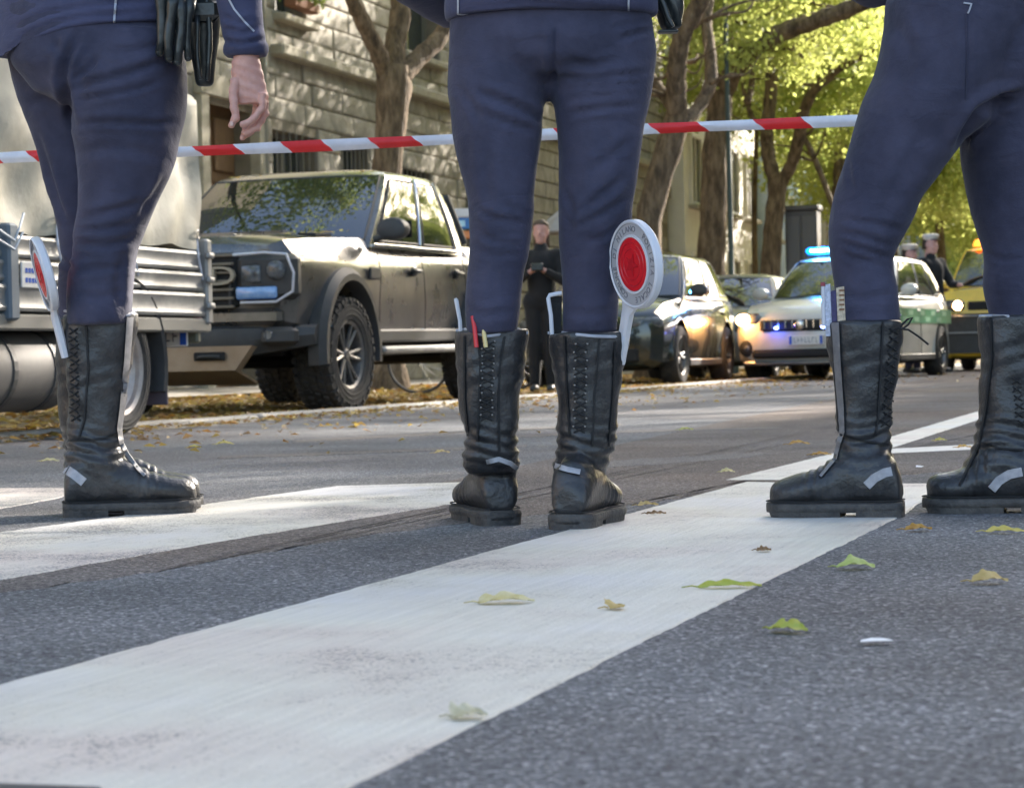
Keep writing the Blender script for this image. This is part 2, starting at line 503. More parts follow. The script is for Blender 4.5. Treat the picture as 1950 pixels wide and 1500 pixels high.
def leaf_mesh(name, length, width, curl, twist, m, seed, lobes=0):
    """broad pointed blade with a midrib fold, lifted edges and a stalk; lies on the ground, its far side propped up"""
    r = random.Random(seed)
    b = MB(); rows = []; n = 16
    tilt = r.uniform(.03, .14)
    for i in range(n + 1):
        t = i / n
        w = width * .5 * (math.sin(math.pi * t ** .75) ** .75) * (1 - .25 * t) * (1 + .10 * math.sin(t * 31 + seed) + lobes * .30 * math.sin(t * 11 + seed)) + .0006
        x = (t - .5) * length
        z0 = curl * length * math.sin(math.pi * t) * .55
        row = []
        for j in range(9):
            s_ = (j - 4) / 4; y = s_ * w
            z = z0 + (y + width * .5) * tilt * math.sin(math.pi * min(1, t * 1.1)) + abs(s_) ** 1.5 * w * .22 + .0015 * math.sin(t * 19 + s_ * 4 + seed) * abs(s_)
            row.append((x, y * .93 + .004 * math.sin(t * 5 + seed), max(.0008, z) + .0004 * j))
        rows.append(row)
    b.loft(rows, closed=False)
    z_ = rows[0][4][2]
    b.tube([(-.49 * length, 0, z_), (-.60 * length, .004, .004), (-.74 * length, .012, .0015)], [.0012, .0010, .0007], 5)
    return b.mesh(name, m, 180)
LEAVES = [
 (965, 1146, 126, .034, .10, .2, 'cream', 12, 'large cream leaf with a long narrow tail lying on the wide white stripe', 1),
 (1173, 1157, 48, .030, .14, .6, 'tan', 40, 'small curled tan leaf on the wide white stripe, right of the cream leaf', 0),
 (1390, 1117, 142, .022, .05, .2, 'lime', 6, 'long narrow lime green leaf lying across the lower edge of the white stripe', 0),
 (1630, 1080, 84, .034, .16, .3, 'green', -8, 'pale green leaf curled into two humps on the dark asphalt', 1),
 (1502, 1199, 90, .032, .10, -.5, 'lime', -22, 'twisted yellow green leaf on the bare asphalt, nearest the camera', 1),
 (1750, 1008, 64, .026, .10, .1, 'orange', 10, 'orange brown leaf on asphalt below the gap between the right officer\'s boots', 0),
 (1914, 1012, 84, .022, .05, .1, 'yellow', -4, 'flat yellow leaf on asphalt at the right edge in front of a boot', 0),
 (1886, 1107, 84, .030, .15, .1, 'tan', 4, 'arched brownish yellow leaf on asphalt near the right edge of the photo', 0),
 (893, 1364, 82, .030, .12, .5, 'beige', 20, 'pale beige leaf on the lower edge of the stripe, lowest leaf of all', 1),
 (1456, 1048, 34, .020, .08, .1, 'brown', 10, 'tiny reddish brown leaf on the white stripe below the right officer\'s boot toe', 0),
 (1234, 962, 46, .022, .12, .3, 'tan', 15, 'dull yellow leaf beside the centre officer\'s right boot toe', 0),
 (1250, 978, 44, .012, .06, .1, 'brown', 0, 'thin brown leaf flat on the edge of the stripe right of the centre boots', 0),
 (1522, 846, 48, .030, .13, .3, 'orange', 4, 'orange leaf on the road farther off, left of the right officer\'s ankle', 0),
 (1565, 866, 44, .024, .08, .2, 'orange', 0, 'flat orange leaf on the far stripe against the right officer\'s boot', 0),
 (1307, 818, 32, .026, .12, .3, 'lime', 0, 'small lime leaf alone on the far road right of the centre boots', 0),
 (1792, 839, 27, .022, .10, .2, 'yellow', 0, 'small yellow leaf between the far stripes beside the right officer\'s boots', 0),
 (1836, 852, 33, .028, .10, .3, 'orange', 0, 'small orange leaf lying on the thin far line near the right edge boot', 0),
 (1386, 899, 32, .024, .10, .2, 'cream', 0, 'small cream leaf at the left tip of the far stripe', 0),
 (842, 862, 36, .024, .16, .4, 'tan', 20, 'curled tan leaf on the road just left of the centre officer\'s boots', 0),
 (428, 846, 40, .030, .14, .3, 'yellow', 0, 'pale yellow leaf on the road right of the left officer\'s boot', 0),
 (95, 878, 42, .030, .05, .2, 'cream', 0, 'pale flat leaf on the road left of the left officer\'s boot', 0),
 (370, 852, 30, .024, .12, .3, 'yellow', 0, 'small yellow leaf on the road below the van\'s wheel', 0),
]
for i, (px, py, wp, wd, cu, tw, mk, rz, lab, lb) in enumerate(LEAVES):
    p = GP(px, py, .004)
    s_ = FPX / p.y
    o = link('fallen_leaf', leaf_mesh('fallen_leaf', wp / s_ * .86, wd * 1.45, cu * .8, tw * .8, LM[mk], i * 3 + 1, lb))
    o.location = (p.x, p.y, .003); o.rotation_euler = (0, 0, R(rz))
    tag(o, lab, 'leaf', 'fallen leaves on the road')
p = GP(1670, 1221, .004); b = MB()
b.loft([[(-.022, -.008, .002), (-.008, -.012, .004), (.012, -.009, .0035), (.021, -.004, .002)], [(-.019, .008, .003), (-.006, .010, .007), (.010, .009, .006), (.018, .005, .003)]], closed=False)
o = b.build('paper_scrap', mat('scrap_paper', (.75, .75, .76), .7, col2=(.62, .62, .62)), smooth=180); o.location = p; o.scale = (.9, .9, .5)
tag(o, 'small torn white paper scrap lying on the dark asphalt', 'litter')
p = GP(1752, 890, .006); o = link('paper_scrap', o.data); o.location = p; o.rotation_euler = (0, 0, 1.2)
tag(o, 'tiny white scrap on the road between the right officer\'s boots', 'litter')

# leaf litter along the kerb: stuff
nr = np.random.RandomState(3)
def litter(name, n, wf, lf, size, m, lab, lift=.0):
    w = wf(n); l = lf(n)
    b = MB(); vs = []; fs = []; k = 0
    for i in range(n):
        a = nr.uniform(0, 6.28); s_ = size * nr.uniform(.5, 1.2); wd = s_ * nr.uniform(.3, .5)
        c = ST(w[i], l[i], .005 + lift + nr.uniform(0, .022))
        dx = Vector((math.cos(a), math.sin(a), nr.uniform(-.25, .25))) * s_ * .5
        dy = Vector((-math.sin(a), math.cos(a), nr.uniform(-.5, .5))) * wd * .5
        up = Vector((0, 0, nr.uniform(.1, .5) * wd))
        vs += [c - dx, c + dy + up, c + dx, c - dy + up]
        fs += [(k, k + 1, k + 2), (k, k + 2, k + 3)]
        k += 4
    b.v = [tuple(v) for v in vs]; b.f = fs; b.mi = list(nr.randint(0, len(m), len(fs) // 2).repeat(2))
    me = bpy.data.meshes.new(name); me.from_pydata(b.v, [], b.f)
    for x in m: me.materials.append(x)
    me.polygons.foreach_set('material_index', b.mi)
    return tag(link(name, me), lab, 'leaf litter', kind='stuff')
LM['dry'] = leaf_mat('dry_leaf', (.24, .16, .05), (.34, .23, .08)); LM['russet'] = leaf_mat('russet_leaf', (.26, .12, .025), (.36, .19, .04)); LM['ochre'] = leaf_mat('ochre_leaf', (.36, .26, .06), (.46, .34, .09))
lms = [LM['dry'], LM['russet'], LM['ochre'], LM['brown'], LM['ochre'], LM['dry']]
litter('leaf_litter', 9000, lambda n: -5.5 - np.abs(nr.normal(0, .45, n)) + nr.uniform(-.12, .2, n), lambda n: 7 + nr.uniform(0, 1, n) ** 1.3 * 30, .065, lms, 'thick band of yellow and brown leaves piled along the kerb')
litter('strip_litter', 15000, lambda n: nr.uniform(-10.6, -5.7, n), lambda n: 8 + nr.uniform(0, 1, n) ** 1.2 * 45, .09, lms, 'yellow and brown leaves scattered under the parked vehicles', 0.0)
litter('road_litter', 900, lambda n: -5.2 + np.abs(nr.normal(0, .8, n)), lambda n: 8.0 + nr.uniform(0, 1, n) * 26, .055, lms, 'loose small leaves strewn on the road beyond the officers')
# ------------------------------------------------------------------ stone palazzo on the left
M_STONE = mat('stone_block', (.235, .215, .18), .92, col2=(.42, .385, .33), scale=2.6, bump=.012, bscale=22, rnd_obj=.08, col3=(.33, .30, .25), detail=9)
M_MORTAR = mat('wall_core', (.17, .15, .115), .95, col2=(.23, .20, .155), scale=6)
M_STONE2 = mat('stone_trim', (.30, .27, .21), .85, col2=(.42, .38, .30), scale=6, bump=.004, bscale=50)
M_TIMBER = mat('brown_door', (.12, .065, .03), .6, col2=(.2, .11, .05), scale=5, stretch=(8, 8, .6), bump=.002)
M_GLASSW = mat('window_glass', (.035, .045, .045), .06, spec=.9)
M_FRAMEW = mat('window_frame', (.18, .17, .15), .6)
M_CURT = mat('curtain', (.5, .5, .48), .8, col2=(.35, .36, .36), scale=3, stretch=(9, 9, .4))
M_PIPE = mat('downpipe', (.22, .20, .16), .6)
pal = thing('stone_palazzo', 'brownish rusticated stone palazzo behind the pickup, dappled with slanting sunlight', 'building', ST(-14, 0), -TH)
OPEN = [(33.55, 35.4, 1.5, 3.95), (36.4, 37.75, 1.5, 4.0), (39.3, 41.0, 1.5, 3.9), (43, 44.7, 1.5, 3.9),
        (33.75, 34.95, 5.75, 8.2), (39.4, 41.6, 5.85, 8.4), (30.9, 32.7, 0.0, 4.2)]
WT = 16.0
b = MB()
# core wall with real openings: pieces between the openings (behind the blocks)
cuts = sorted({22.0, 60.0} | {o[0] for o in OPEN} | {o[1] for o in OPEN})
for a, c in zip(cuts, cuts[1:]):
    z = 0.0
    for o in sorted([o for o in OPEN if o[0] <= a + .01 and o[1] >= c - .01], key=lambda o: o[2]):
        if o[2] > z: b.box((-.25, (a + c) / 2, (z + o[2]) / 2), (.5, c - a, o[2] - z))
        z = o[3]
    b.box((-.25, (a + c) / 2, (z + WT) / 2), (.5, c - a, WT - z))
b.box((-4.5, 41, WT / 2), (7.9, 38, WT))
b.build('wall', M_MORTAR, pal)
CH = .34
stuffb = MB(); bmesh_cache = {}
nb = 0
for k in range(24):
    z0 = k * CH + .02
    l = 22 + (k % 2) * .5
    while l < 59:
        wd = rnd.choice([1.3, 1.5, 1.8, 2.1])
        segs = [(l, l + wd)]
        for o in OPEN:
            if o[2] < z0 + CH * .55 and o[3] > z0 + CH * .45:
                ns = []
                for a, c in segs:
                    if c <= o[0] or a >= o[1]: ns.append((a, c)); continue
                    if a < o[0] - .12: ns.append((a, o[0]))
                    if c > o[1] + .12: ns.append((o[1], c))
                segs = ns
        for a, c in segs:
            if c - a < .12: continue
            near = 30.2 < a < 43.2 and z0 < 6.6
            key = round((c - a) * 10)
            if near and nb < 298:
                if key not in bmesh_cache:
                    q = MB(); hy, hz = key / 20 - .011, CH / 2 - .011
                    rg = []
                    for x, ins in ((-.02, 0), (.012, 0), (.026, .02), (.030, .05)):
                        rg.append([(x, -hy + ins, -hz + ins), (x, hy - ins, -hz + ins), (x, hy - ins, hz - ins), (x, -hy + ins, hz - ins)])
                    q.loft(rg)
                    bmesh_cache[key] = q.mesh('stone_block', M_STONE)
                o = link('stone_block', bmesh_cache[key], pal)
                o.location = (rnd.uniform(-.012, .012), (a + c) / 2, z0 + CH / 2)
                o.rotation_euler = (0, rnd.uniform(-.02, .02), rnd.uniform(-.012, .012))
                nb += 1
            else:
                stuffb.cbox((.02 + rnd.uniform(-.01, .01), (a + c) / 2, z0 + CH / 2), (.07, c - a - .02, CH - .02), .02)
        l += wd
o = stuffb.build('stone_courses', M_STONE, pal); o['kind'] = 'stuff'
for i, (a, c, z0, z1) in enumerate(OPEN):
    if i == 6:
        b = MB(); b.box((-.3, (a + c) / 2, z1 / 2), (.08, c - a, z1))
        d = b.build('door', M_TIMBER, pal)
        for yy in (-.44, .44):
            for (pz, ph) in ((.9, 1.1), (2.4, 1.3), (3.6, .8)):
                b = MB(); b.cbox((-.24, (a + c) / 2 + yy, pz), (.06, .66, ph), .02); b.build('door_panel', M_TIMBER, d)
        b = MB(); b.box((.06, a - .14, z1 / 2), (.2, .26, z1)); b.box((.06, c + .14, z1 / 2), (.2, .26, z1)); b.box((.06, (a + c) / 2, z1 + .15), (.24, c - a + .6, .3))
        b.build('door_surround', M_STONE2, pal)
        continue
    b = MB(); b.box((-.3, (a + c) / 2, (z0 + z1) / 2), (.02, c - a, z1 - z0))
    wn = b.build('window', M_GLASSW, pal)
    b = MB(); f = .07
    b.box((-.26, a + f / 2, (z0 + z1) / 2), (.07, f, z1 - z0)); b.box((-.26, c - f / 2, (z0 + z1) / 2), (.07, f, z1 - z0))
    b.box((-.26, (a + c) / 2, z1 - f / 2), (.07, c - a - 2 * f, f)); b.box((-.26, (a + c) / 2, z0 + f / 2), (.07, c - a - 2 * f, f))
    b.box((-.255, (a + c) / 2, (z0 + z1) / 2), (.06, .06, z1 - z0 - 2 * f)); b.box((-.25, (a + c) / 2, z0 + (z1 - z0) * .68), (.05, c - a - 2 * f, .05))
    b.build('frame', M_FRAMEW, wn)
    b = MB(); b.cbox((.08, (a + c) / 2, z0 - .08), (.3, c - a + .24, .12), .02); b.build('sill', M_STONE2, wn)
    if z0 > 5 or i == 2:
        b = MB(); rg = []
        for yy in np.linspace(a + .1, a + (c - a) * .4, 14): rg.append([(-.33 + .02 * math.sin(yy * 40), yy, z0 + .1), (-.33 + .02 * math.sin(yy * 40), yy, z1 - .1)])
        b.loft(rg, closed=False); b.build('curtain', M_CURT, wn)
    if z0 < 3:
        b = MB()
        for k in range(7): b.tube([(.02, a + (c - a) * (k + .5) / 7, z0), (.02, a + (c - a) * (k + .5) / 7, z1)], .012, 6)
        b.box((.02, (a + c) / 2, (z0 + z1) / 2), (.02, c - a, .03))
        b.build('window_grille', M_FRAMEW, wn)
b = MB(); b.tube([(.14, 32.95, 0), (.14, 32.95, 9)], .06, 10); b.build('downpipe', M_PIPE, pal)
for zz in (5.15, 9.6):
    b = MB(); b.cbox((.1, 46.5, zz), (.3, 26.0, .18), .03); b.build('string_course', M_STONE2, pal)

M_LEAF = leaf_mat('tree_leaf', (.27, .36, .08), (.44, .49, .13), .6)
M_LEAFY = leaf_mat('yellowing_leaf', (.40, .45, .11), (.58, .59, .19), .6)
M_LEAFB = leaf_mat('light_lifted_leaf', (.40, .48, .12), (.60, .61, .20), .6)  # leaf colour lifted: backlight painted into the low and far crowns
M_LEAFD = leaf_mat('dark_leaf', (.09, .15, .02), (.22, .30, .05), .45)
M_BARK = mat('bark', (.060, .040, .024), .95, col2=(.25, .18, .115), scale=11, bump=.04, bscale=30, stretch=(1, 1, .28), col3=(.15, .105, .062))
def fastquads(name, V, mats, mi):
    n = len(V) // 4
    me = bpy.data.meshes.new(name)
    me.vertices.add(len(V)); me.vertices.foreach_set('co', np.ascontiguousarray(V, dtype=np.float32).ravel())
    me.loops.add(n * 4); me.loops.foreach_set('vertex_index', np.arange(n * 4, dtype=np.int32))
    me.polygons.add(n); me.polygons.foreach_set('loop_start', np.arange(0, n * 4, 4, dtype=np.int32))
    for m in mats: me.materials.append(m)
    me.polygons.foreach_set('material_index', np.asarray(mi, dtype=np.int32))
    me.update(calc_edges=True); me.validate()
    return me
def leafcloud(name, clumps, per, r, size, mats, seed, flat=.8):
    g = np.random.RandomState(seed)
    c = np.asarray(clumps)
    n = len(c) * per
    ctr = np.repeat(c, per, 0) + g.normal(0, 1, (n, 3)) * np.array([r, r, r * flat]) * np.repeat(g.uniform(.6, 1.2, len(c)), per)[:, None]
    a = g.normal(0, 1, (n, 3)); a[:, 2] -= .35; a /= np.linalg.norm(a, axis=1)[:, None]
    q = g.normal(0, 1, (n, 3)); q = np.cross(a, q); q /= np.linalg.norm(q, axis=1)[:, None]
    s_ = size * g.uniform(.6, 1.3, n)[:, None]
    V = np.empty((n, 4, 3))
    V[:, 0] = ctr - a * s_ * .5; V[:, 2] = ctr + a * s_ * .5
    V[:, 1] = ctr + q * s_ * .3; V[:, 3] = ctr - q * s_ * .3
    pc = g.randint(0, len(mats), len(c)).repeat(per)
    mi = np.where(g.uniform(0, 1, n) < .75, pc, g.randint(0, len(mats), n))
    return fastquads(name, V.reshape(-1, 3), mats, mi)
def crown(name, seed, rx=4.4, rz=2.9, nclump=210, per=46, r=.34, size=.15, mats=None, holes=5):
    g = random.Random(seed)
    blobs = [(g.uniform(-.6, .6) * rx, g.uniform(-.6, .6) * rx, g.uniform(-.5, .6) * rz, g.uniform(.30, .5)) for _ in range(9)]
    pts = []
    while len(pts) < nclump:
        bx, by, bz, k = g.choice(blobs)
        d = Vector((g.gauss(0, 1), g.gauss(0, 1), g.gauss(0, 1))).normalized() * (g.uniform(.5, 1.0))
        pts.append((bx + d.x * k * rx, by + d.y * k * rx, bz + d.z * k * rz * 1.1))
    return leafcloud(name, pts, per, r, size, mats or [M_LEAF, M_LEAFY, M_LEAF], seed)
CROWNS = [crown('crown', 11), crown('crown', 23), crown('crown', 37, mats=[M_LEAFY, M_LEAF])]
LOW = [crown('crown', 51, 3.4, 2.6, 210, 60, .38, .17, [M_LEAFB, M_LEAFY, M_LEAFB]), crown('crown', 77, 3.4, 2.8, 210, 60, .38, .17, [M_LEAFY, M_LEAF, M_LEAFB])]
FAR = crown('crown', 90, 4.0, 3.2, 220, 42, .5, .3, [M_LEAFB, M_LEAFY, M_LEAF, M_LEAFB])
def limb(mb, pts, Y, dz=0.0, n=9):
    """pts: (px, py, width px)"""
    P = []; Rr = []
    tot = len(pts) - 1
    for i, (x, y, wd) in enumerate(pts):
        P.append(PX(x, y, Y + dz * i / max(1, tot))); Rr.append(wd / 2 / FPX * Y)
    # densify for knobbly bark
    P2 = []; R2 = []
    for i in range(len(P) - 1):
        for k in range(5):
            q = k / 5
            t0 = P[max(0, i - 1)]; t1 = P[i]; t2 = P[i + 1]; t3 = P[min(len(P) - 1, i + 2)]
            p = .5 * ((2 * t1) + (t2 - t0) * q + (2 * t0 - 5 * t1 + 4 * t2 - t3) * q * q + (3 * t1 - t0 - 3 * t2 + t3) * q ** 3)
            P2.append(p); R2.append((Rr[i] * (1 - q) + Rr[i + 1] * q) * (1 + .07 * math.sin(i * 5 + k * 2.3 + x)))
    P2.append(P[-1]); R2.append(Rr[-1])
    mb.tube(P2, R2, n)
def tree(label, trunk, limbs, Y, crowns, group='street trees along the left kerb', seed=0):
    """everything placed in the world; root at the trunk foot"""
    x, y, wd = trunk[-1]
    base = PX(x, y, Y); base.z = 0
    t = thing('street_tree', label, 'tree', base, 0, group)
    b = MB()
    P = []; Rr = []
    for (x, y, wd) in trunk:
        P.append(PX(x, y, Y)); Rr.append(wd / 2 / FPX * Y)
    low = P[-1].copy(); low.z = .35; P.append(low); Rr.append(Rr[-1] * 1.05)
    low = low.copy(); low.z = -.05; P.append(low); Rr.append(Rr[-1] * 1.35)
    P2 = []; R2 = []
    for i in range(len(P) - 1):
        for k in range(6): P2.append(P[i].lerp(P[i + 1], k / 6)); R2.append(Rr[i] + (Rr[i + 1] - Rr[i]) * k / 6)
    P2.append(P[-1]); R2.append(Rr[-1])
    b.tube(P2, R2, 16)
    b.v = [tuple(Vector(v) - base + Vector((1, 1, 0)).normalized() * (.035 * mnoise.noise(Vector(v) * 4) + .02 * mnoise.noise(Vector((v[0] * 14, v[1] * 14, v[2] * 4))))) for v in b.v]
    b.build('trunk', M_BARK, t, smooth=60)
    for lm in limbs:
        b = MB(); limb(b, lm[0], Y, lm[1] if len(lm) > 1 else 0)
        b.v = [tuple(Vector(v) - base) for v in b.v]
        b.build('branch', M_BARK, t, smooth=60)
    g = random.Random(seed * 7 + 3)
    if seed > 1:
        for k in range(17):
            src = g.choice(limbs)[0]; i = g.randrange(1, len(src) - 1); x0, y0, w0 = src[i]
            if not -60 < y0 < 330: continue
            sx = g.choice((-1, 1)); L_ = g.uniform(60, 170); w0 = min(w0 * .38, 9)
            pts = [(x0, y0, w0)]
            for q in range(1, 5): pts.append((x0 + sx * L_ * q / 4 * g.uniform(.7, 1.1), y0 - L_ * .55 * (q / 4) ** 1.3 * g.uniform(.3, 1.3) + g.uniform(-6, 6), w0 * (1 - q / 5)))
            b = MB(); limb(b, pts, Y, g.uniform(-1.2, 1.2), 6); b.v = [tuple(Vector(v) - base) for v in b.v]; b.build('twig', M_BARK, t, smooth=60)
    for (cm, dx, dy, z, s, rz) in crowns:
        o = link('crown', cm, t); o.location = SV * dx + SU * dy + Vector((0, 0, z)); o.scale = (s, s, s); o.rotation_euler = (0, 0, rz)
    return t
tree('grey brown tree forking into three limbs behind the dark pickup', [(752, 125, 62), (750, 160, 66), (745, 230, 60), (738, 300, 56), (733, 345, 58)],
     [([(738, 160, 34), (722, 105, 34), (695, 50, 32), (668, -10, 30), (640, -90, 28), (600, -200, 22)], -1.0), ([(752, 150, 50), (752, 90, 42), (762, 30, 40), (764, -60, 38), (770, -200, 30), (765, -420, 18)], .6),
      ([(765, 145, 40), (800, 108, 36), (838, 72, 34), (868, 10, 30), (900, -80, 26), (930, -220, 18)], 1.2)], 29.0,
     [(CROWNS[0], .3, 1, 9.4, .9, .4), (CROWNS[1], -.5, 6.5, 9.4, .7, 2), (CROWNS[2], 1.5, -4, 8.6, .85, 3)], seed=1)
tree('leaning tree with a curved trunk just right of the centre officer\'s leg', [(1292, 222, 52), (1278, 265, 52), (1258, 330, 50), (1240, 395, 48), (1232, 450, 52)],
     [([(1290, 235, 42), (1288, 180, 40), (1290, 120, 38), (1302, 60, 36), (1335, 0, 34), (1360, -80, 30), (1370, -260, 20)], -1.2), ([(1280, 215, 14), (1262, 180, 22), (1240, 150, 22), (1205, 110, 18), (1190, 40, 14)], 1),
      ([(1302, 235, 26), (1330, 205, 26), (1352, 160, 26), (1352, 100, 24), (1345, 40, 22), (1352, -30, 20), (1345, -200, 12)], 1.5)], 36.0,
     [(CROWNS[1], -.6, 0, 9.4, .9, 1.1), (LOW[0], .9, 3.8, 6.2, .55, .3)], seed=2)
tree('tall straight tree throwing a long heavy limb up to the right', [(1372, 155, 46), (1372, 200, 46), (1362, 280, 48), (1360, 360, 50), (1357, 440, 52), (1353, 500, 54)],
     [([(1372, 190, 40), (1400, 130, 40), (1440, 90, 38), (1490, 62, 36), (1545, 42, 34), (1610, 20, 32), (1680, -15, 30), (1780, -80, 24)], -2.0), ([(1368, 165, 34), (1352, 120, 30), (1352, 60, 26), (1362, 0, 24), (1372, -100, 18)], 1),
      ([(1412, 125, 12), (1450, 100, 13), (1500, 92, 10), (1530, 110, 6)], -.6), ([(1395, 110, 15), (1388, 60, 13), (1375, 20, 11), (1360, -40, 9)], .5), ([(1425, 195, 12), (1432, 150, 12), (1420, 110, 10), (1395, 100, 6)], 1)], 40.7,
     [(CROWNS[2], .2, 1, 9.4, .95, 3.0), (CROWNS[1], -1.8, 4.5, 8.2, .8, 5.3), (LOW[0], 1.4, 3.5, 7.0, .65, 2.2)], seed=3)
tree('slim tree forking into a wide V behind the police car roof', [(1482, 335, 38), (1478, 380, 36), (1472, 440, 36), (1466, 530, 40)],
     [([(1478, 350, 28), (1464, 300, 28), (1461, 250, 26), (1468, 180, 26), (1472, 110, 24), (1478, 50, 18), (1490, -40, 14)], .8), ([(1486, 350, 26), (1508, 310, 24), (1522, 260, 24), (1530, 215, 22), (1555, 165, 20), (1600, 128, 18), (1650, 100, 16), (1690, 70, 12)], -1.5),
      ([(1466, 262, 10), (1440, 235, 10), (1420, 190, 10), (1410, 130, 8), (1385, 95, 7)], 1), ([(1525, 250, 10), (1550, 300, 12), (1570, 350, 11), (1588, 400, 10)], -.5), ([(1478, 120, 11), (1500, 75, 9), (1520, 20, 7)], 0)], 45.5,
     [(CROWNS[0], .5, 1, 8.6, .9, 4.0), (LOW[1], 1.6, 3, 6.3, .75, 1.0)], seed=4)
tree('thin forked tree close against the right officer\'s thigh', [(1607, 172, 28), (1606, 220, 25), (1600, 300, 24), (1594, 400, 26)],
     [([(1607, 180, 22), (1630, 150, 20), (1645, 100, 20), (1662, 60, 18), (1690, -10, 14)], -.6), ([(1604, 178, 16), (1598, 130, 16), (1580, 60, 14), (1560, -10, 12)], .8), ([(1592, 290, 11), (1572, 262, 11), (1550, 238, 9)], 0)], 53.0,
     [(CROWNS[1], .5, 1, 7.9, .85, 5.0), (LOW[0], 1.2, 2.5, 5.3, .85, 3.0), (LOW[1], 3.2, .5, 5.2, .7, .4)], seed=5)
def plain_tree(w, l, label, crowns, group, h=5.0, r=.17, name='street_tree', lean=0.0):
    t = thing(name, label, 'tree', ST(w, l), -TH, group)
    b = MB(); k = [(lean * q + .12 * math.sin(q * 3 + l), .1 * math.cos(q * 4 + w), q * h) for q in np.linspace(0, 1, 9)]
    k[0] = (k[0][0], k[0][1], -.05)
    b.tube(k, [r * (1.25 if i == 0 else 1) * (1 - .35 * i / 8) for i in range(9)], 12)
    b.build('trunk', M_BARK, t, smooth=60)
    for j in range(4):
        a = j * 1.7 + l; b = MB(); e = Vector(k[-1])
        b.tube([e - Vector((0, 0, .6)), e + Vector((math.cos(a) * .8, math.sin(a) * .8, 1.0)), e + Vector((math.cos(a) * 1.5, math.sin(a) * 1.5, 2.6))], [r * .5, r * .35, r * .15], 7)
        b.build('branch', M_BARK, t, smooth=60)
    for (cm, dx, dy, z, s, rz) in crowns:
        o = link('crown', cm, t); o.location = (dx, dy, z); o.scale = (s, s, s); o.rotation_euler = (0, 0, rz)
    return t
G2 = 'farther trees down the left side of the street'
far = [(-8.3, 58, 'second thin trunk beyond the forked tree by the thigh', 4.3), (-8.8, 64, 'distant leafy tree past the thin forked tree', 3.6), (-8.2, 71, 'bushy yellow green tree farther along the kerb', 3.2),
       (-9.0, 78, 'low crowned tree deep in the row behind the police car', 3.0), (-8.0, 87, 'hazy yellow green tree near the end of the row', 3.0), (-9.2, 97, 'pale distant tree closing the row', 2.8)]
for i, (w, l, lab, z) in enumerate(far):
    plain_tree(w, l, lab, [(LOW[i % 2], .4, 0, z + 3.4, 1.1, i), (CROWNS[i % 3], 0, 1, z + 5.6, .9, i * 2), (LOW[(i + 1) % 2], 1.8, 2, z + 1.9, .75, i * 3 + 1)], G2, h=z + 2)
G6 = 'low leafy boughs of the trees in the row'
for i, (w, l, z, lab) in enumerate([(-10.8, 50, 8.2, 'young bushy tree against the blue grey building'), (-11.6, 60, 7.6, 'second young bushy tree against the blue grey building'), (-10.4, 68, 6.6, 'third young tree in the gap between trunks'), (-12.0, 80, 6.2, 'fourth young tree far behind the trunks')]):
    plain_tree(w, l, lab, [(LOW[i % 2], 0, 0, z + .6, .8, i), (LOW[(i + 1) % 2], .6, 1, z + 3.0, .9, i + 3)], 'young trees in front of the far buildings', h=z - 1, r=.09, name='young_tree')
G3 = 'leafy trees closing the far end of the street'
spots = [(-4.5, 112), (-9.5, 110), (-1.0, 118), (-14.5, 116), (-6.5, 126), (-12, 130), (3.5, 124), (-17, 128), (-3.0, 104.5), (-20, 122)]
labs = ['broad yellow green tree straight behind the yellow vehicle', 'full crowned tree left of the yellow vehicle\'s line', 'low bushy tree between the right officer\'s legs', 'tree at the left of the far clump', 'tall tree at the back of the far clump',
        'tree at the back left of the far clump', 'tree at the right end of the far clump', 'tree behind the pale far buildings', 'nearest bushy tree of the far clump, over the yellow roof', 'tree at the far left corner of the clump']
for i, (w, l) in enumerate(spots):
    plain_tree(w, l, labs[i], [(FAR, 0, 0, 4.4, 1.15, i), (FAR, .5, 1, 8.6, 1.1, i + 2), (FAR, 0, -.5, 12.5, .9, i + 4)], G3, h=4, r=.22, name='background_tree')
G4 = 'unseen trees added on the right side for dappled shade'
RT = [(7.5, 12.0), (8.2, 20), (7.4, 26.5), (8.0, 33), (7.2, 39), (8.2, 45), (7.6, 52), (8.0, 60), (7.7, 69), (8.0, 80)]  # unseen trees placed to dapple the road and the parked vehicles
RN = 'first second third fourth fifth sixth seventh eighth ninth tenth'.split()
for i, (w, l) in enumerate(RT):
    tall = [(CROWNS[(i + 2) % 3], -.4, 1.5, 15.6, .85, i + 2)] if i >= 3 else []  # high crowns added to cut bright sky reflections in the car windows
    plain_tree(w, l, RN[i] + ' added shade tree from the crossing along the right side, out of frame', [(CROWNS[i % 3], -.3, 0, 8.8, .85, i * 1.3), (CROWNS[(i + 1) % 3], .4, .8, 12.2, .8, i)] + tall, G4, h=7.5, r=.2)

G5 = 'near left trees added for windscreen reflections, mostly out of frame'
for i, (w, l, lab) in enumerate([(-10.2, 20.0, 'tree behind the tarpaulin truck with its crown over the pickup'), (-10.0, 11.0, 'tree left of the tarpaulin truck, out of frame'), (-9.8, 1.5, 'tree left of the crossing, out of frame')]):  # trees added so the pickup windscreen reflects foliage overhead
    plain_tree(w, l, lab, [(CROWNS[i % 3], 1.6, -1.0, 8.4, .95, i), (CROWNS[(i + 1) % 3], 3.4, 2.5, 8.8, .8, i + 3), (CROWNS[(i + 2) % 3], .2, 3.2, 9.8, .8, i * 2)], G5, h=6)

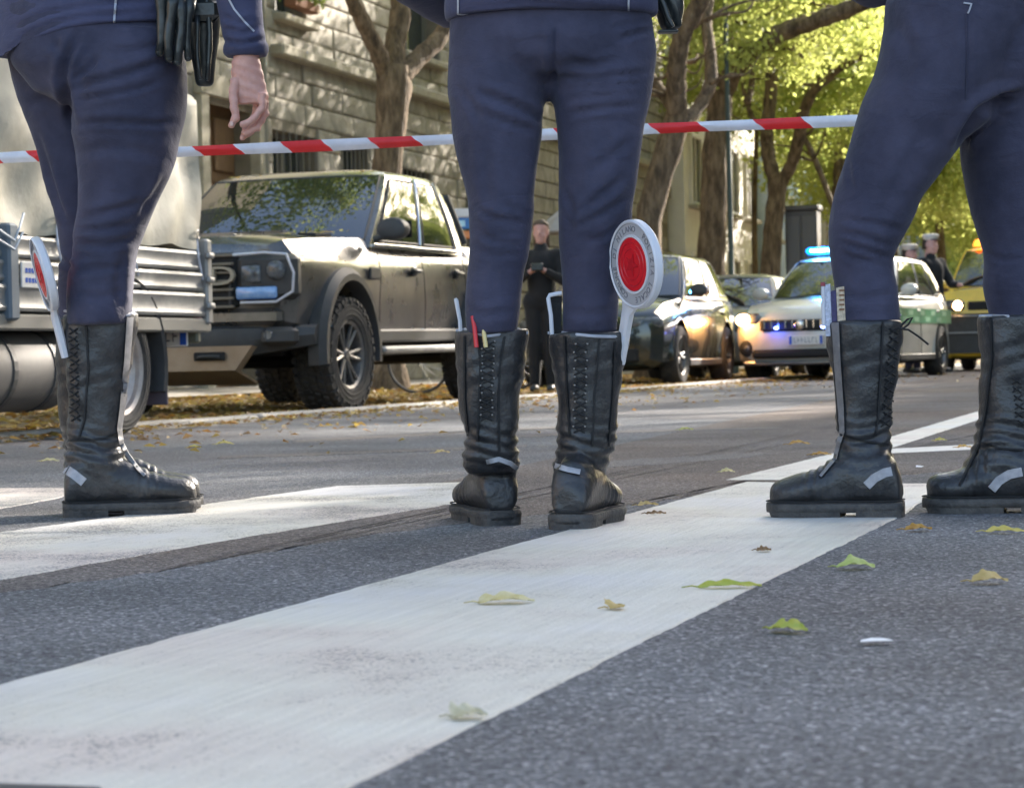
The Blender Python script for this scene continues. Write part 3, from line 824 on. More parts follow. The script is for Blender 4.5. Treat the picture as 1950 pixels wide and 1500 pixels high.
# ------------------------------------------------------------------ other buildings
M_WHITE = mat('white_plaster', (.74, .70, .66), .9, col2=(.82, .78, .74), scale=2)
M_BLUE = mat('pale_blue_plaster', (.36, .46, .62), .9, col2=(.50, .60, .74), scale=1.6, detail=8)
M_OCH = mat('warm_plaster', (.45, .34, .22), .9, col2=(.55, .43, .30), scale=2)
def facade(name, label, w0, l0, l1, h, m, rows, ln, face=1, depth=8, win=(1.1, 1.7), z1=1.3, step=3.1, gm=None, base=None):
    t = thing(name, label, 'building', ST(w0, l0), -TH)
    b = MB(); L_ = l1 - l0
    b.box((-face * depth / 2, L_ / 2, h / 2), (depth, L_, h)); b.build('wall', m, t)
    n = ln; wm = None
    for r_ in range(rows):
        for i in range(n):
            y = L_ * (i + .5) / n; z = z1 + r_ * step
            b = MB(); b.box((face * .012, y, z + win[1] / 2), (.02, win[0], win[1]))
            if wm is None:
                q = MB(); q.box((face * .012, 0, 0), (.02, win[0], win[1])); wm = q.mesh('window', gm or M_GLASSW)
                q = MB(); f = .09
                for s_ in (-1, 1): q.box((face * .05, s_ * (win[0] / 2 + f / 2), 0), (.1, f, win[1] + .18)); q.box((face * .05, 0, s_ * (win[1] / 2 + f / 2)), (.1, win[0], f))
                q.box((face * .04, 0, 0), (.04, .06, win[1]))
                fm = q.mesh('frame', M_WHITE)
                q = MB(); q.box((face * .12, 0, -win[1] / 2 - .14), (.26, win[0] + .4, .1)); sm_ = q.mesh('sill', M_STONE2)
            o = link('window', wm, t); o.location = (0, y, z + win[1] / 2)
            link('frame', fm, o); link('sill', sm_, o)
    b = MB(); b.cbox((face * .15, L_ / 2, h - .2), (.5, L_ + .3, .4), .05); b.build('cornice', M_STONE2, t)
    b = MB(); b.cbox((face * .06, L_ / 2, .45), (.16, L_ + .02, .9), .03); b.build('plinth', base or M_STONE2, t)
    return t
facade('white_building', 'bright white plastered house seen in the slit beside the centre officer\'s leg', -13.6, 60.2, 70, 14, M_WHITE, 4, 4)
facade('blue_building', 'pale blue grey building with small dark windows behind the tree trunks', -13.3, 70.4, 108, 15, M_BLUE, 5, 17, win=(.9, 1.3), step=2.6)
o = facade('right_shade_building', 'long plastered building added out of frame on the right to shade the crossing', 12.0, 6, 112, 13.8, M_OCH, 4, 26, face=-1, depth=10)  # unseen block, height set so its shadow covers the crossing
facade('end_building', 'pale building closing the street behind the far trees', -22, 140, 175, 16, M_WHITE, 4, 8)
facade('corner_building', 'stone building out of frame to the left behind the camera corner', -26, -30, 10, 12, M_OCH, 3, 9)

# dark double door cabinet on the pavement, behind the police car roof
k = thing('kiosk', 'dark grey kiosk with two tall panels left of the blue flashing light', 'kiosk', PX(1532, 560, 46.0) * Vector((1, 1, 0)) if False else Vector((PX(1532, 560, 46.0).x, 46.0, 0)), -TH)
M_KI = mat('dark_grey_metal', (.07, .07, .08), .5, col2=(.10, .10, .11), scale=4)
b = MB(); b.cbox((0, 0, 1.55), (.62, .5, 3.1), .02); b.build('cabinet', M_KI, k)
for s_ in (-1, 1):
    b = MB(); b.cbox((s_ * .15, -.262, 1.6), (.27, .03, 2.8), .01); b.build('panel', mat('panel_grey', (.11, .11, .12), .45), k)
b = MB(); b.cbox((0, 0, 3.15), (.7, .58, .1), .02); b.build('cap', M_KI, k)

# lamp post
p = PX(1393, 500, 39.0)
k = thing('lamp_post', 'thin dark green lamp post between the two thick trunks', 'lamp post', (p.x, p.y, 0))
M_POST = mat('dark_green_paint', (.04, .06, .05), .5)
b = MB(); b.tube([(0, 0, 0), (0, 0, .6), (0, 0, .65), (-.02, 0, 7.5)], [.09, .09, .05, .035], 12); b.build('pole', M_POST, k, smooth=40)
b = MB(); b.tube([(-.02, 0, 7.4), (.3, 0, 7.9), (.9, 0, 8.0)], [.035, .03, .03], 8); b.build('arm', M_POST, k, smooth=40)
b = MB(); b.cbox((1.2, 0, 7.97), (.6, .22, .1), .03); b.build('lamp_head', M_POST, k)

# flower boxes on the upper window ledge
for (y0, lab, zz, nn) in ((34.35, 'flower box with pale purple blooms on the upper window ledge', 5.84, 14),):
    k = thing('flower_box', lab, 'flower box', ST(-13.78, y0, zz), -TH)
    b = MB(); b.cbox((0, 0, .08), (.2, 1.0, .16), .02); b.build('box', mat('terracotta', (.25, .11, .06), .8), k)
    g = random.Random(5)
    me = leafcloud('foliage', [(g.uniform(-.08, .12), g.uniform(-.5, .5), g.uniform(.15, .45)) for _ in range(nn)], 40, .09, .07, [M_LEAFD, M_LEAF], 4); link('foliage', me, k)
    me = leafcloud('blossom', [(g.uniform(-.05, .12), g.uniform(-.45, .45), g.uniform(.25, .5)) for _ in range(6)], 18, .06, .05, [mat('petal', (.6, .5, .66), .7)], 6); link('blossom', me, k)
# ------------------------------------------------------------------ people
def cloth_mat(name, c1, c2, weave=900, bumpd=.0006, rough=.85):
    m = mat(name, c1, rough, col2=c2, scale=7, detail=12, sheen=.10)
    t = m.node_tree; b = t.nodes['Principled BSDF']
    tc = t.nodes.new('ShaderNodeTexCoord')
    n1 = t.nodes.new('ShaderNodeTexNoise'); n1.inputs['Scale'].default_value = 260; n1.inputs['Detail'].default_value = 3
    n2 = t.nodes.new('ShaderNodeTexNoise'); n2.inputs['Scale'].default_value = 15; n2.inputs['Detail'].default_value = 4; n2.inputs['Distortion'].default_value = 1.2
    mp = t.nodes.new('ShaderNodeMapping'); mp.inputs['Scale'].default_value = (.8, .8, 1.5)
    t.links.new(tc.outputs['Object'], n1.inputs['Vector']); t.links.new(tc.outputs['Object'], mp.inputs[0]); t.links.new(mp.outputs[0], n2.inputs['Vector'])
    b1 = t.nodes.new('ShaderNodeBump'); b1.inputs['Distance'].default_value = bumpd
    b2 = t.nodes.new('ShaderNodeBump'); b2.inputs['Distance'].default_value = .007; b2.inputs['Strength'].default_value = .55
    t.links.new(n1.outputs['Fac'], b1.inputs['Height']); t.links.new(n2.outputs['Fac'], b2.inputs['Height'])
    t.links.new(b2.outputs[0], b1.inputs['Normal']); t.links.new(b1.outputs[0], b.inputs['Normal'])
    return m
M_NAVY = cloth_mat('navy_twill', (.020, .021, .044), (.050, .049, .086))
M_JACK = cloth_mat('navy_jacket', (.036, .038, .080), (.058, .060, .115))
M_BLACKC = cloth_mat('black_cloth', (.006, .006, .007), (.014, .013, .014))
M_BOOT = mat('boot_leather', (.012, .013, .015), .36, col2=(.042, .041, .043), scale=17, bump=.0018, bscale=110, detail=12)
M_BOOTP = mat('boot_panel', (.030, .031, .034), .55, col2=(.05, .05, .054), scale=14, bump=.001, bscale=160)
M_SOLE = mat('boot_sole', (.028, .027, .028), .75, col2=(.085, .078, .072), scale=26, bump=.003, bscale=120, detail=10)
M_REFL = mat('reflective_tape', (.26, .26, .28), .5, col2=(.40, .39, .41), scale=40)
M_STRIP = mat('grey_side_strip', (.13, .13, .14), .5, col2=(.22, .215, .225), scale=30)
M_PIPING = mat('grey_piping', (.30, .31, .36), .5, col2=(.40, .41, .46), scale=30)
M_LACE = mat('boot_lace', (.012, .012, .013), .8)
M_EYE = mat('eyelet_metal', (.22, .21, .20), .45, metal=.8)
M_SKIN = mat('skin', (.50, .25, .20), .55, col2=(.62, .34, .27), scale=22, bump=.001, bscale=120, detail=7)
inp(M_SKIN.node_tree.nodes['Principled BSDF'], ['Subsurface Weight'], .15)
inp(M_SKIN.node_tree.nodes['Principled BSDF'], ['Subsurface Radius'], (.02, .008, .004))
M_HAIR = mat('dark_hair', (.02, .013, .008), .6, col2=(.05, .03, .02), scale=60, stretch=(8, 8, 1))
M_LEATH = mat('black_leather', (.010, .013, .013), .33, col2=(.03, .035, .035), scale=14, bump=.002, bscale=40)

def pxring(Y, py, xl, xr, k=1.0, n=26, off=0.0, zoff=0.0, tilt=0.0, sq=2.0):
    """horizontal ring whose outline, seen from the camera, spans xl..xr at row py"""
    c = PX((xl + xr) / 2, py, Y + off)
    a = (xr - xl) / 2 / FPX * (Y + off)
    out = []
    for i in range(n):
        t = 2 * math.pi * i / n
        ct, st = math.cos(t), math.sin(t)
        e = 2 / sq
        x = a * (abs(ct) ** e) * (1 if ct > 0 else -1); y = a * k * (abs(st) ** e) * (1 if st > 0 else -1)
        out.append(c + Vector((x, y, tilt * y + zoff)))
    return out
def rows_loft(mb, rows, Y, k=1.0, off=0.0, n=26, step=14, sq=2.0, koff=None):
    """rows: (py, xl, xr[, k[, off]]), densified"""
    rings = []
    for a, c in zip(rows, rows[1:]):
        m = max(1, int(abs(c[0] - a[0]) / step))
        for i in range(m):
            q = i / m; q2 = q
            v = [a[j] + (c[j] - a[j]) * q2 for j in range(3)]
            kk = (a[3] if len(a) > 3 else k) * (1 - q) + (c[3] if len(c) > 3 else k) * q
            oo = (a[4] if len(a) > 4 else off) * (1 - q) + (c[4] if len(c) > 4 else off) * q
            rings.append(pxring(Y, *v, k=kk, n=n, off=oo, sq=sq))
    c = rows[-1]
    rings.append(pxring(Y, c[0], c[1], c[2], k=c[3] if len(c) > 3 else k, n=n, off=c[4] if len(c) > 4 else off, sq=sq))
    mb.loft(rings)
def crease(me, lines, Y, seed=0, amp=1.0):
    """press folds into the cloth: lines of (points px, width px, depth m); plus broad soft folds everywhere"""
    V = getv(me); N = getn(me); D = np.zeros(len(V))
    s = FPX / Y
    # pixel coordinates of every vertex
    rel = V - np.array([0, 0, CAM_H])
    dep = rel @ np.array(_f); px = 975 + FPX * (rel @ np.array(_r)) / dep; py = 750 - FPX * (rel @ np.array(_u)) / dep
    front = np.clip(-N[:, 1] * 2.2 + .25, 0, 1)
    for ln in lines:
        pts, wd, dp = ln[0], ln[1], ln[2]
        best = np.full(len(V), 1e9); side = np.zeros(len(V)); tt = np.zeros(len(V))
        tot = len(pts) - 1
        for i, ((x0, y0), (x1, y1)) in enumerate(zip(pts, pts[1:])):
            dx, dy = x1 - x0, y1 - y0; L2 = dx * dx + dy * dy
            t = np.clip(((px - x0) * dx + (py - y0) * dy) / L2, 0, 1)
            qx, qy = px - (x0 + dx * t), py - (y0 + dy * t)
            d = np.hypot(qx, qy); upd = d < best
            best = np.where(upd, d, best); side = np.where(upd, np.sign(qx * dy - qy * dx) * (1 if dx > 0 else -1), side); tt = np.where(upd, (i + t) / tot, tt)
        fade = np.clip(np.minimum(tt, 1 - tt) * 5, .15, 1)
        D += front * fade * dp * 1.3 * (-np.exp(-(best / wd) ** 2) + .75 * np.exp(-((best - wd * 1.9) / (wd * 1.1)) ** 2))
    nz = np.zeros(len(V))
    g = np.random.RandomState(seed)
    for (fr, am) in ((11, .0026), (22, .0015), (45, .0007)):
        for _ in range(3):
            d = g.normal(0, 1, 3) * np.array([.5, .5, 1.0]); d /= np.linalg.norm(d); ph = g.uniform(0, 6.28)
            d2 = g.normal(0, 1, 3)
            nz += am * np.sin(V @ d * fr + ph + 1.3 * np.sin(V @ d2 * fr * .45 + ph * 2)) * (.6 + .4 * np.sin(V @ d2 * 7 + ph))
    D += nz * amp
    V += N * (D - .0018)[:, None]
    setv(me, V)
def toloc(me, base):
    V = getv(me); V -= np.array(base); setv(me, V); me.shade_smooth(); return me
def strip3(pts, width, nrmoff=(0, -1, 0), th=.002, widthdir=None):
    """thin raised band following 3D points"""
    b = MB(); off = Vector(nrmoff).normalized() * th
    rings = []
    for i, p in enumerate(pts):
        p = Vector(p); t = (Vector(pts[min(i + 1, len(pts) - 1)]) - Vector(pts[max(0, i - 1)])).normalized()
        a = t.cross(off.normalized()).normalized() * width / 2
        rings.append([p - a - off, p + a - off, p + a * .8 + off, p - a * .8 + off])
    b.loft(rings)
    return b
class Surf:
    """nearest camera-facing surface of a mesh along a pixel ray"""
    def __init__(s, me):
        from mathutils.bvhtree import BVHTree
        bm = bmesh.new(); bm.from_mesh(me); s.t = BVHTree.FromBMesh(bm); bm.free()
    def at(s, px, py, lift=.0015, Y=5):
        d = ray(px, py).normalized()
        h = s.t.ray_cast(Vector((0, 0, CAM_H)), d)
        if h[0] is None: return PX(px, py, Y)
        return h[0] - d * lift
def band(surf, pts, wpx, Y, th=.0030, n=10, lift=.0022):
    """raised band laid on the surface along a pixel polyline"""
    P = []
    for (a, c) in zip(pts, pts[1:]):
        for k in range(n): P.append((a[0] + (c[0] - a[0]) * k / n, a[1] + (c[1] - a[1]) * k / n))
    P.append(pts[-1]); rings = []
    for i, p in enumerate(P):
        q0 = P[max(0, i - 1)]; q1 = P[min(len(P) - 1, i + 1)]
        tx, ty = q1[0] - q0[0], q1[1] - q0[1]; L_ = math.hypot(tx, ty) or 1
        w = wpx(i / (len(P) - 1)) if callable(wpx) else wpx
        nx, ny = -ty / L_ * w / 2, tx / L_ * w / 2
        a = surf.at(p[0] - nx, p[1] - ny, lift, Y); c = surf.at(p[0] + nx, p[1] + ny, lift, Y)
        if abs(a.y - c.y) > .03: 
            m_ = surf.at(p[0], p[1], lift, Y); s_ = m_.y
            a = PX(p[0] - nx, p[1] - ny, s_); c = PX(p[0] + nx, p[1] + ny, s_)
        f = Vector((0, -th, 0)); bk = Vector((0, .004, 0))
        rings.append([a + bk, a + f, c + f, c + bk])
    b = MB(); b.loft(rings); return b

def boot(parent, base, rows, Y, heel, direc, L_, wid, seed, side_view, k=1.0, kind='boot', patch=None, lace=None, strip=None, rim=None, heelpx=None, panel=None, ankle=None, sole_h=.031, topz=None):
    """tall laced boot; rows: shaft outline px; heel: world ground point at back of heel; direc: unit heading of the toe"""
    direc = Vector(direc).normalized(); lat = Vector((-direc.y, direc.x, 0))
    b = MB()
    rows_loft(b, rows, Y, k=k, n=28, step=10, sq=2.25)
    # foot
    prof = [(0.0, .30, .055, .055), (.03, .37, .080, .03), (.10, .42, .105, 0), (.22, .43, .118, 0), (.34, .42, .115, 0), (.46, .42, .098, 0), (.58, .46, .080, 0), (.70, .5, .066, 0), (.82, .485, .060, 0), (.91, .42, .055, 0), (.97, .30, .046, 0), (1.0, .14, .035, 0)]
    rings = []
    for (s_, hw, zt, zb) in prof:
        c = heel + direc * (s_ * L_); hw *= wid; r = []
        z0 = sole_h - .006
        ztop = z0 + zt * 1.02
        for i in range(20):
            t = 2 * math.pi * i / 20
            ct, st = math.cos(t), math.sin(t)
            x = hw * (abs(ct) ** .8) * (1 if ct > 0 else -1)
            z = (z0 + ztop) / 2 + (ztop - z0) / 2 * (abs(st) ** .75) * (1 if st > 0 else -1)
            if st > 0: x *= 1 - .28 * st
            r.append(c + lat * x + Vector((0, 0, z)))
        rings.append(r)
    b.loft(rings)
    me = remesh(b, .0055, 5)
    V = getv(me); N = getn(me); g = np.random.RandomState(seed)
    zz = V[:, 2]
    # creases gather at the ankle
    env = np.exp(-((zz - .155) / .045) ** 2); D = env * .0030 * np.sin(zz * 260 + 3 * np.sin(V[:, 0] * 30 + seed) + 2 * np.sin(V[:, 1] * 26 + seed))
    D += .0012 * np.sin(zz * 60 + V[:, 0] * 70 + seed) + .0010 * np.sin(zz * 120 - V[:, 0] * 55 + 2 * np.sin(zz * 40))
    fr = np.array([(Vector(v) - heel).dot(direc) / L_ for v in V]); D += np.exp(-((fr - .62) / .09) ** 2) * (zz < .13) * .0022 * np.sin(fr * 95)
    V += N * D[:, None]; setv(me, V)
    sf = Surf(me)
    bt = link(kind, toloc(me, base), parent)
    bt.data.materials.append(M_BOOT)
    # sole with heel block
    b = MB()
    def outline(inf=0.0, s0=0.0, s1=1.0, zz_=0.0):
        o1 = []; o2 = []
        for i in range(25):
            s_ = s0 + (s1 - s0) * i / 24
            hw = wid * (interp([(0, .22), (.02, .34), (.06, .41), (.15, .44), (.35, .42), (.5, .41), (.68, .53), (.8, .525), (.9, .47), (.96, .36), (.99, .22), (1.02, .08)], s_)) + inf
            c = heel + direc * (s_ * (L_ + .006) - .004) + Vector((0, 0, zz_))
            o1.append(c + lat * hw); o2.append(c - lat * hw)
        return o1 + o2[::-1]
    b.loft([outline(-.001, 0, 1.02, .011), outline(.003, 0, 1.02, .015), outline(.0045, 0, 1.02, .022), outline(.003, 0, 1.02, sole_h - .003), outline(-.002, 0, 1.02, sole_h)])
    b.loft([outline(.001, 0, .33, 0.0), outline(.003, 0, .33, .016)])
    b.loft([outline(-.001, .45, .97, 0.0), outline(.001, .45, 1.0, .016)])
    V_ = [tuple(Vector(v) - base) for v in b.v]; b.v = V_
    b.build('boot_sole', M_SOLE, bt, smooth=40)
    b = MB()   # welt seam line
    w_l = outline(.001, 0, 1.02, sole_h + .003); b.tube([p - base for p in w_l] + [w_l[0] - base], .0014, 5, caps=False); b.build('welt', M_LACE, bt)
    def put(nm, bb, m_, lab=None, sm=60):
        bb.v = [tuple(Vector(v) - base) for v in bb.v]; bb.build(nm, m_, bt, smooth=sm, label=lab)
    if strip:
        put('reflective_strip', band(sf, strip[0], strip[1], Y, .0036, lift=.003), M_STRIP)
    if patch:
        for pt in patch: put('heel_reflector', band(sf, pt[0], pt[1], Y, .0032), M_REFL)
    if rim:
        Pm = [sf.at(x, y, .003, Y) for x, y in rim]
        bb = MB(); bb.tube(Pm, .0032, 6); put('rim_piping', bb, M_PIPING)
    if panel:
        for pl in panel: put('seam', band(sf, pl, 3.5, Y, .0022, n=8), M_LACE)
    if lace:
        (x0, y0), (x1, y1), nn, amp, cols = lace
        bl = MB(); be = MB()
        for i in range(nn):
            q = i / (nn - 1); x, y = x0 + (x1 - x0) * q, y0 + (y1 - y0) * q
            dy = abs(y1 - y0) / nn; jx = 1.6 * math.sin(i * 2.7 + seed); x += jx
            a = sf.at(x - amp, y, .003, Y); c = sf.at(x + amp, y + dy * .8, .003, Y)
            a2 = sf.at(x + amp, y, .003, Y); c2 = sf.at(x - amp, y + dy * .8, .003, Y)
            m1 = sf.at(x, y + dy * .4, .005, Y)
            bl.tube([a, m1, c], .0017, 5); bl.tube([a2, m1, c2], .0017, 5)
            if cols:
                for p in (a, a2): be.ball(p, .0026, 6, 4)
        put('lace', bl, M_LACE)
        if be.v: put('eyelets', be, M_EYE)
    return bt, sf

def capsule_body(J, bones, voxel=.012, smooth=5):
    b = MB()
    for (a, c, r1, r2) in bones:
        pa, pc = Vector(J[a]), Vector(J[c]); n = 7
        d = (pc - pa)
        pts = [pa + d * (i / n) for i in range(n + 1)]
        b.tube(pts, [r1 + (r2 - r1) * i / n for i in range(n + 1)], 16)
        b.ball(pa, r1 * .99, 14, 9); b.ball(pc, r2 * .99, 14, 9)
    return b
def head_geo(b, c, face, s=1.0, neck=True):
    """head with brow, nose, chin, ears around centre c, looking along face (horizontal)"""
    f = Vector(face).normalized(); r = Vector((f.y, -f.x, 0)); u = Vector((0, 0, 1)); c = Vector(c)
    def P(x, y, z): return c + r * x * s + f * y * s + u * z * s
    rings = []
    for (z, hw, yf, yb) in ((-.125, .022, .075, .03), (-.115, .038, .088, -.0), (-.09, .052, .090, -.055), (-.055, .062, .088, -.082), (-.015, .070, .090, -.095), (.02, .074, .090, -.102), (.05, .074, .088, -.102), (.08, .066, .072, -.09), (.105, .046, .045, -.064), (.12, .018, .015, -.025)):
        rg = []
        for i in range(18):
            t = 2 * math.pi * i / 18; y = (yf + yb) / 2 + (yf - yb) / 2 * math.sin(t)
            rg.append(P(hw * math.cos(t), y, z))
        rings.append(rg)
    b.loft(rings)
    b.tube([P(0, .086, .022), P(0, .100, -.005), P(0, .112, -.030), P(0, .096, -.040)], [.008, .010, .014, .010], 8)
    b.ball(P(0, .090, -.070), (.020 * s, .012 * s, .009 * s), 8, 6)
    for sx in (-1, 1):
        b.tube([P(sx * .010, .088, .034), P(sx * .040, .080, .036)], [.009, .007], 6)
        b.ball(P(sx * .074, -.005, -.012), (.012 * s, .018 * s, .030 * s), 8, 6)
        b.ball(P(sx * .035, .066, -.045), (.024 * s, .02 * s, .022 * s), 8, 6)
    if neck: b.tube([P(0, -.02, -.07), P(0, -.03, -.19)], [.052 * s, .058 * s], 14)
    return P
def hair_cap(P, s, low=-.06, m=None):
    b = MB(); rings = []
    for z, k in ((low, 1.0), (-.02, 1.02), (.03, 1.06), (.07, 1.03), (.105, .78), (.128, .36)):
        rg = []
        for i in range(18):
            t = 2 * math.pi * i / 18
            yf = .0 if z < .02 else (.03 if z < .05 else .080)
            y = (yf - .108) / 2 + (yf + .108) / 2 * math.sin(t) * (1.0 if z < .09 else k)
            rg.append(P(.080 * k * math.cos(t), y, z))
        rings.append(rg)
    b.loft(rings); return b
def finger(b, pts, r0, r1):
    n = len(pts); b.tube(pts, [r0 + (r1 - r0) * i / (n - 1) for i in range(n)], 9); b.ball(pts[-1], r1, 9, 6)
    for p in pts[1:-1]: b.ball(p, (r0 + r1) / 2 * 1.06, 9, 6)

def officer(label, base, trow_sets, Y, creases, seed, jacket_rows, torso, group='traffic officers standing on the crossing'):
    base = Vector((base[0], base[1], 0))
    t = thing('person', label, 'person', base, 0, group)
    b = MB()
    for rows, off in trow_sets: rows_loft(b, rows, Y, off=off, n=26)
    me = remesh(b, .0085, 5)
    crease(me, creases, Y, seed)
    sf = Surf(me)
    tr = link('trousers', toloc(me, base), t); tr.data.materials.append(M_NAVY)
    return t, base, tr, sf
def upper(t, base, hipc, sx, face, arm_l, arm_r, sh_h=1.42, skip_jacket=False, jm=None, lean=(0, 0), hair=True):
    """torso, arms, head above the photographed part: one continuous body, jacket over it"""
    f = Vector(face).normalized(); r = Vector((f.y, -f.x, 0)); h = Vector(hipc)
    J = dict(hip=h, waist=h + Vector((lean[0] * .4, lean[1] * .4, .2)), chest=h + Vector((lean[0], lean[1], sh_h - h.z - .10)),
             neck=h + Vector((lean[0], lean[1], sh_h - h.z + .07)))
    for nm, s_ in (('l', -1), ('r', 1)):
        J['sh' + nm] = J['chest'] + r * s_ * .17 + Vector((0, 0, .08))
    arms = {'l': arm_l, 'r': arm_r}
    for nm in 'lr':
        J['el' + nm] = Vector(arms[nm][0]); J['wr' + nm] = Vector(arms[nm][1])
    for nm, s_ in (('l', -1), ('r', 1)):
        J['hl' + nm] = h + r * s_ * .085 + Vector((0, 0, .10)); J['kn' + nm] = h + r * s_ * .085 + Vector((0, 0, .02))
    bones = [('hip', 'waist', .10, .105), ('waist', 'chest', .105, .13), ('chest', 'neck', .10, .055)]
    for nm in 'lr':
        bones += [('sh' + nm, 'el' + nm, .052, .040), ('el' + nm, 'wr' + nm, .040, .026), ('chest', 'sh' + nm, .09, .058), ('hl' + nm, 'kn' + nm, .05, .04), ('hip', 'hl' + nm, .07, .05)]
    b = capsule_body(J, bones)
    P = head_geo(b, J['neck'] + Vector((0, 0, .17)), face)
    hand_done = {}
    for nm in 'lr':
        if len(arms[nm]) > 2 and arms[nm][2] == 'nohand': continue
        w = J['wr' + nm]; d = (w - J['el' + nm]).normalized()
        b.tube([w, w + d * .05, w + d * .09], [.026, .036, .034], 10, flat=.6)
        sd = f if abs(d.z) > .6 else Vector((0, 0, 1))
        for i in range(4):
            q = (i - 1.5) * .019; ln = (.070, .080, .076, .060)[i]
            p0 = w + d * .085 + sd * q
            b.tube([p0, p0 + d * ln * .5 + r * .004, p0 + d * ln + r * .012], [.0095, .009, .008], 7)
        b.tube([w + d * .02 + sd * .02, w + d * .05 + sd * .05, w + d * .085 + sd * .062], [.013, .011, .009], 7)
    me = remesh(b, .0085, 2)
    o = link('body', toloc(me, base), t); o.data.materials.append(M_SKIN)
    if hair:
        hb = hair_cap(P, 1); hb.v = [tuple(Vector(v) - base) for v in hb.v]; hb.build('hair', M_HAIR, t, smooth=180)
    return J, P
def sleeve(b, J, nm, r1=.070, r2=.060, r3=.050):
    for a, c, x, y in (('sh' + nm, 'el' + nm, r1, r2), ('el' + nm, 'wr' + nm, r2, r3)):
        pa, pc = Vector(J[a]), Vector(J[c]); b.tube([pa.lerp(pc, i / 6) for i in range(7)], [x + (y - x) * i / 6 for i in range(7)], 16); b.ball(pa, x, 14, 8)
        if c[:2] == 'el': b.ball(pc, y, 14, 8)

# ---------------- centre officer
YC = 4.68
LL = [(640, 884, 990, .95), (595, 882, 994), (557, 882, 995), (519, 886, 998), (494, 891, 1005), (456, 893, 1011), (431, 892, 1014), (400, 890, 1018), (373, 888, 1017, 1.0), (320, 877, 1022), (267, 868, 1031), (213, 860, 1036), (176, 855, 1044), (150, 853, 1050), (110, 851, 1052), (60, 849, 1052)]
LR = [(640, 1064, 1178, .95), (590, 1068, 1181), (557, 1070, 1179), (532, 1071, 1178), (507, 1071, 1183), (476, 1068, 1188), (456, 1066, 1192), (431, 1065, 1201), (405, 1063, 1203), (387, 1063, 1205), (347, 1063, 1216), (293, 1063, 1224), (240, 1059, 1230), (213, 1055, 1237), (176, 1047, 1245), (140, 1045, 1250), (100, 1045, 1254), (60, 1045, 1250)]
PEL = [(150, 900, 1200, .55), (120, 862, 1245, .62), (80, 850, 1252, .66), (40, 849, 1247, .64), (0, 852, 1243, .60), (-60, 862, 1232, .56), (-120, 880, 1215, .52)]
CR = [([(1056, 40), (1055, 100), (1053, 165)], 6, .0075), ([(1058, 152), (1110, 150), (1180, 145), (1246, 138)], 6, .006), ([(1060, 165), (1140, 163), (1240, 157)], 5, .005), ([(1075, 222), (1110, 210), (1160, 205), (1232, 200)], 6, .0055),
      ([(900, 172), (950, 190), (1000, 210), (1038, 232)], 8, .0075), ([(915, 215), (960, 232), (1025, 252)], 6, .0045), ([(1085, 120), (1130, 128), (1180, 112)], 7, .004), ([(1180, 75), (1215, 62), (1250, 55)], 6, .0045), ([(1170, 52), (1210, 44), (1250, 38)], 5, .004),
      ([(870, 160), (900, 200), (920, 240)], 8, .003), ([(905, 398), (945, 418), (1008, 424)], 6, .005), ([(900, 437), (950, 462), (1005, 468)], 5, .0042), ([(955, 385), (985, 402), (1015, 408)], 5, .004), ([(898, 475), (940, 486), (1000, 480)], 6, .003),
      ([(1100, 408), (1145, 372), (1190, 335)], 7, .005), ([(1085, 438), (1140, 410), (1198, 375)], 6, .0045), ([(1110, 462), (1150, 450), (1190, 420)], 6, .0035), ([(1070, 350), (1090, 400), (1085, 450)], 7, .003), ([(1120, 330), (1160, 300), (1210, 262)], 9, .003),
      ([(890, 590), (930, 600), (985, 592)], 7, .003), ([(1075, 590), (1120, 600), (1175, 588)], 7, .003), ([(930, 260), (925, 330), (935, 390)], 10, .0025), ([(1150, 230), (1150, 300), (1130, 380)], 12, .0022)]
gp = GP(1010, 1003)
t2, B2, tr2, sf2 = officer('officer in the centre seen from behind, red signal paddle in the right boot', (PX(1052, 700, YC).x, YC), [(LL, 0), (LR, 0), (PEL, .0)], YC, CR, 5, None, None)
hip = PX(1050, 60, YC)
shw = YC + .02
Jx = lambda x, y, yy: PX(x, y, yy)
J2, P2_ = upper(t2, B2, hip, .17, (0.05, 1, 0), ((hip.x - .31, YC + .10, 1.13), (hip.x - .20, YC + .34, 1.08)), ((hip.x + .31, YC + .08, 1.15), (hip.x + .20, YC + .34, 1.10)))
b = MB()
rows_loft(b, [(37, 850, 1250, .66), (30, 847, 1254, .72), (10, 846, 1254, .73), (-60, 854, 1244, .70), (-150, 872, 1226, .64)], YC, n=34, step=8)
for a, c, r1, r2 in (('waist', 'chest', .17, .185), ('chest', 'neck', .15, .07), ('chest', 'shl', .14, .08), ('chest', 'shr', .14, .08)):
    pa, pc = Vector(J2[a]), Vector(J2[c]); b.tube([pa.lerp(pc, i / 5) for i in range(6)], [r1 + (r2 - r1) * i / 5 for i in range(6)], 18); b.ball(pa, r1, 14, 9); b.ball(pc, r2, 14, 9)
sleeve(b, J2, 'l'); sleeve(b, J2, 'r')
me = remesh(b, .0075, 3); crease(me, [([(880, 14), (1000, 10), (1190, 12)], 5, .003), ([(880, 2), (1040, 4), (1200, 0)], 4, .002)], YC, 9, .7)
sj = Surf(me)
jk = link('jacket', toloc(me, B2), t2); jk.data.materials.append(M_JACK)
for pts in ([(872, -4), (872, 28)], [(1197, -4), (1197, 40)], [(872, 28), (960, 34), (1080, 38), (1197, 41)]):
    bb = band(sj, pts, 3.4 if pts[0][0] != 872 or pts[1][1] != 34 else 2, YC, .0016); bb.v = [tuple(Vector(v) - B2) for v in bb.v]; bb.build('jacket_piping', M_PIPING, jk)

